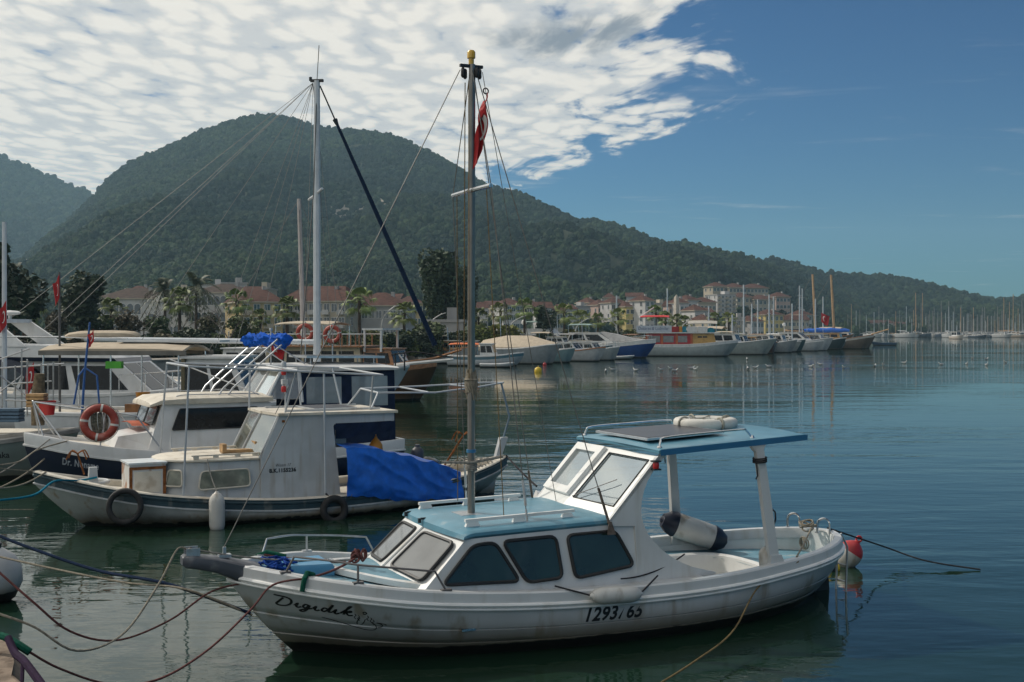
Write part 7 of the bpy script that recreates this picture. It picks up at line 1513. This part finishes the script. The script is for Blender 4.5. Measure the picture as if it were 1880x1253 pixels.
# gulls sitting on the water
gw = pm('gull_white', (.62, .62, .60), .8); gg = pm('gull_grey', (.28, .29, .31), .8)
def gull_mesh():
    b = MB(); b.loft([[Vector((x, w * math.cos(a), z + h * math.sin(a))) for a in [2 * math.pi * k / 8 for k in range(8)]] for x, w, z, h in ((-.24, .015, .12, .01), (-.14, .06, .09, .045), (0, .085, .075, .07), (.10, .07, .085, .065), (.15, .04, .14, .05), (.17, .035, .19, .04), (.21, .03, .20, .03), (.25, .01, .195, .008))])
    w = MB(); w.loft([[Vector((x, y, z)) for y, z in ((-.092, .10), (-.05, .145), (0, .15), (.05, .145), (.092, .10))] for x in (.06, -.08)] + [[Vector((-.24, y * .3, z + .01)) for y, z in ((-.092, .12), (-.05, .13), (0, .13), (.05, .13), (.092, .12))]], ringclosed=False)
    return b.mesh('gull_body', gw), w.mesh('gull_wings', gg)
GB, GWi = gull_mesh(); random.seed(3)
for gi, (u, v) in enumerate(sorted(((1112, 684), (1124, 681), (1167, 682), (1213, 681), (1230, 679), (1239, 683), (1270, 678), (1277, 680), (1372, 661), (1373, 679), (1387, 677), (1411, 675), (1489, 675), (1506, 671), (1549, 677), (1606, 674), (1622, 672), (1660, 668), (1728, 671), (1775, 670), (1811, 672), (1811, 661), (1846, 667), (1785, 660)))):
    e = empty('gull', gp(u, FPX * CAMH / (v - HYP), 0), random.uniform(0, 6.28), 'white gull on the open water, %s gull from the left' % ORD[gi], 'gull', 'gulls on the water'); e.scale = (1.25,) * 3
    link_part('body', GB, e); link_part('wings', GWi, e)
# floats in the middle distance
for u, v, r, mt, lab in ((988, 684, .30, yellow, 'yellow buoy floating off the covered boat'), (1000, 671, .18, buoyred, 'small reddish float near the yellow buoy'), (841, 671, .15, orange, 'small orange float left of the nearest mast'), (943, 669, .16, orange, 'small tan float below the teal striped hull')):
    D = FPX * CAMH / (v - HYP); e = empty('buoy', gp(u, D, 0), 0, lab, 'buoy'); mb = MB(); mb.lathe([(r * .3, -r * .5), (r * .9, -r * .1), (r, r * .4), (r * .85, r * 1.0), (r * .4, r * 1.35), (r * .1, r * 1.4)], n=16); mb.part('body', mt, e)
    mb = MB(); mb.torus((0, 0, r * 1.5), r * .2, r * .07, (1, 0, 0), 10, 5); mb.part('eye', mt, e)
# ------------------------------------------------------------------ mooring lines, floats near the camera
def near_lines():
    D0 = 9.0
    def q(u, v, D): return at(u, v, D)
    bowp = wpt(BOAT1, (4.30, 0, 1.09)); 
    # ball fender floating at the left edge
    D = 14.2; c = gp(-18, D, .27); e = empty('ball_fender', (c.x, c.y, 0), 0, 'big pale ball fender floating at the left edge', 'fender')
    mb = MB(); mb.lathe([(.02, -.36), (.18, -.31), (.31, -.19), (.365, 0), (.33, .17), (.24, .29), (.12, .355), (.06, .375), (.02, .38)], (0, 0, .27), (0.15, 0, 1), 28); mb.part('body', pm('ball_vinyl', (.40, .41, .41), .5, var=.12, dirt=(.42, .33, .22), dstr=.5, ds=(3, 3, 3), wl=(.13, .05, .1, .6)), e)
    mb = MB(); mb.lathe([(.07, .36), (.07, .43), (.03, .45)], (0, 0, .27), (.15, 0, 1), 14); mb.part('eye', fendnavy, e)
    A = lambda v, D, u=-25: q(u, v, D)
    rope(A(745, 9.5, -20) * 1.0 if False else at(-25, 1120, 9.6), bowp, .0, .010, ropew, 'pale line from the grey bow nose sagging to the left edge', mid=[at(60, 1150, 9.7), at(140, 1195, 9.9), at(225, 1165, 10.6), at(290, 1075, 11.2), at(325, 1010, 11.5)], n=40)
    rope(at(-25, 1030, 10.4), wpt(BOAT1, (3.80, .10, .74)), 0, .010, roper, 'dark reddish line from under the bow nose to the left edge', mid=[at(60, 1105, 10.3), at(130, 1160, 10.5), at(215, 1176, 10.8), at(310, 1140, 11.2), at(385, 1088, 11.5)], n=40)
    rope(at(55, 1198, 9.0), wpt(BOAT1, (3.32, .66, .85)), 0, .010, roper, 'reddish line hanging deep from the near bow rail to the quay corner', mid=[at(110, 1228, 9.2), at(200, 1256, 9.6), at(290, 1248, 10.1), at(380, 1195, 10.6), at(460, 1120, 11.0), at(500, 1075, 11.2)], n=44)
    rope(wpt(BOAT1, (3.34, .70, .86)), wpt(BOAT1, (2.66, .08, .88)), .03, .012, roper, 'reddish line crossing the foredeck from rail to rope heap', n=14)
    MB().tube([wpt(BOAT1, (3.22, .58, .86)), wpt(BOAT1, (3.30, .64, .895)), wpt(BOAT1, (3.34, .70, .86)), wpt(BOAT1, (3.37, .72, .74))], .026, 8).thing('hose_sleeve', ropegr, 'green hose sleeve round the reddish line on the near bow rail', 'hose')
    rope(wpt(BOAT1, (3.45, -.45, .90)), wpt(BOAT1, (2.7, -.05, .83)), .02, .011, roper, 'reddish line from the far bow rail to the rope heap', n=12)
    MB().tube([wpt(BOAT1, (3.52, -.50, .88)), wpt(BOAT1, (3.42, -.46, .92)), wpt(BOAT1, (3.25, -.36, .88))], .024, 8).thing('hose_sleeve', ropegr, 'green hose sleeve on the far bow rail of the nearest boat', 'hose')
    rope(wpt(BOAT1, (4.2, .02, 1.08)), wpt(BOAT1, (2.62, .06, .87)), .05, .009, ropeg, 'grey line from the bow roller along the foredeck', n=14)
    rope(at(-25, 975, 13.2), wpt(BOAT1, (3.70, .02, .42)), 0, .017, ropeb, 'thick navy rope from the left edge to the nearest stem', mid=[at(60, 1008, 12.9), at(180, 1048, 12.5), at(310, 1073, 11.9)], n=30)
    rope(at(-25, 1017, 13.0), wpt(BOAT1, (3.68, .02, .40)), 0, .011, ropew, 'thin pale rope just below the thick navy rope', mid=[at(100, 1045, 12.6), at(230, 1070, 12.2), at(340, 1082, 11.8)], n=30)
    MB().tube([at(-25, 1160, 9.2), at(10, 1170, 9.1), at(35, 1185, 9.0), at(55, 1198, 9.0)], .030, 8).thing('hose_sleeve', ropegr, 'dark green hose round a line at the quay corner', 'hose')
    MB().tube(cat([tuple(at(15, 1172, 9.05)), tuple(at(28, 1200, 8.9)), tuple(at(45, 1215, 8.7)), tuple(at(80, 1262, 8.3))], 12), .030, 8).thing('mooring_rope', ropepu, 'thick dark purple rope dropping past the quay corner', 'rope')
    rope(at(42, 1214, 8.75), at(40, 1262, 8.5), 0, .014, ropepu, 'short dark purple rope end hanging at the quay corner', n=6)
    # stern lines of the nearest boat
    rope(wpt(BOAT1, (-3.26, -.05, .79)), wpt(BOAT1, (-2.25, .93, .66)), .02, .011, ropew, 'pale line from the stern hoops across to the near quarter', n=12)
    rope(wpt(BOAT1, (-2.22, 1.00, .62)), at(1200, 1262, 10.4), 0, .009, ropebr, 'tan line running from the near quarter down to the lower edge', mid=[at(1395, 1075, 13.0), at(1345, 1160, 11.9), at(1275, 1215, 11.0)], n=30)
    rope(wpt(BOAT1, (-3.38, .10, .78)), at(1800, 1046, 16.0), 0, .011, roped, 'dark stern line reaching right into the water', mid=[at(1620, 1003, 16.4), at(1700, 1030, 16.2)], n=26)
    mb = MB(); random.seed(6)
    for k in range(6): mb.torus(wpt(BOAT1, (-3.25 + random.uniform(-.05, .05), -.12 + random.uniform(-.06, .06), .76 + .015 * k)), random.uniform(.05, .085), .010, (random.uniform(-.4, .4), random.uniform(-.4, .4), 1), 18, 5)
    mb.thing('rope_coil', ropew, 'pale coil of line between the stern hoops of the nearest boat', 'rope')
    mb = MB()
    for k in range(3): mb.torus(wpt(BOAT1, (-3.10, -.02 + .01 * k, .60)), .055 + .01 * k, .009, (.9, .3 * k, .1), 16, 5, 1.0)
    mb.thing('rope_hank', ropew, 'small hank of line hanging inside the nearest stern', 'rope')
    rope(wpt(BOAT1, (.05, .97, .62)), wpt(BOAT1, (-.78, .90, .80)), .06, .008, roped, 'thin dark cable drooping on the cabin side panel', name='cable', n=12)
    # lines of the second and third boats
    b2 = wpt(BOAT2, (3.9, .15, .86))
    rope(wpt(BOAT2, (3.45, .28, .82)), at(-25, 921, 16.5), 0, .017, ropet, 'bright turquoise rope from the old bow to the left edge', mid=[wpt(BOAT2, (3.75, .40, .80)), at(100, 884, 18.4), at(60, 910, 17.6)], n=30)
    rope(wpt(BOAT2, (4.2, .06, .93)), at(-25, 895, 16.5), .10, .013, ropew, 'pale rope from the old bow to the left edge, below the turquoise rope', n=20)
    rope(wpt(BOAT2, (4.25, -.06, .93)), at(-25, 856, 18.5), .02, .011, ropew, 'thin straight pale rope from the old stem to the left edge', n=14)
    rope(wpt(BOAT3, (3.2, .60, 1.06)), at(-25, 856, 19), .0, .014, ropew, 'pale rope from the navy hulled bow curving to the left edge', mid=[at(70, 826, 22), at(40, 846, 21), at(10, 853, 20)], n=26)
    rope(wpt(BOAT3, (3.5, .40, 1.1)), at(-25, 882, 20), .05, .012, ropeg, 'grey rope from the navy hulled stem slanting to the left edge', n=16)
    rope(wpt(BOAT3, (3.55, .2, .72)), at(-25, 905, 20), .08, .016, ropew, 'knotted pale rope under the navy hulled bow', n=16)
    rope(at(-25, 936, 19), at(62, 936, 19.2), .0, .008, ropew, 'thin pale line lying on the water at the left edge', n=6)
    rope(wpt(BOAT2, (-4.28, .05, .76)), at(985, 893, 20.8), .02, .018, roped, 'dark line from the old stern down into the water', n=12)
    c = at(990, 886, 21.5); e = empty('float', (c.x, c.y, 0), .3, 'white block float on the water behind the blue cabin roof', 'buoy'); MB().box((0, 0, .12), (.22, .24, .34), rx=.2, ry=.35).part('body', whitepaint, e); mb = MB(); mb.torus((0, 0, .02), .13, .03, (0, 0, 1), 14, 6); mb.part('collar', ropeg, e)
near_lines()
# ------------------------------------------------------------------ the hazy air of the bay
def haze():
    mb = MB(); mb.box((400, 1150, 158), (6000, 5200, 321))
    o = bpy.data.objects.new('haze', mb.mesh('haze', None, False)); 
    m = bpy.data.materials.new('bay_haze'); m.use_nodes = True; nt = m.node_tree; nt.nodes.clear()
    pv = node(nt, 'ShaderNodeVolumePrincipled'); pv.inputs['Color'].default_value = (.50, .80, 1.0, 1); pv.inputs['Density'].default_value = .00021; pv.inputs['Anisotropy'].default_value = .2
    out = node(nt, 'ShaderNodeOutputMaterial'); nt.links.new(pv.outputs[0], out.inputs['Volume'])
    o.data.materials.clear(); o.data.materials.append(m); COL.objects.link(o); o['kind'] = 'stuff'
haze()
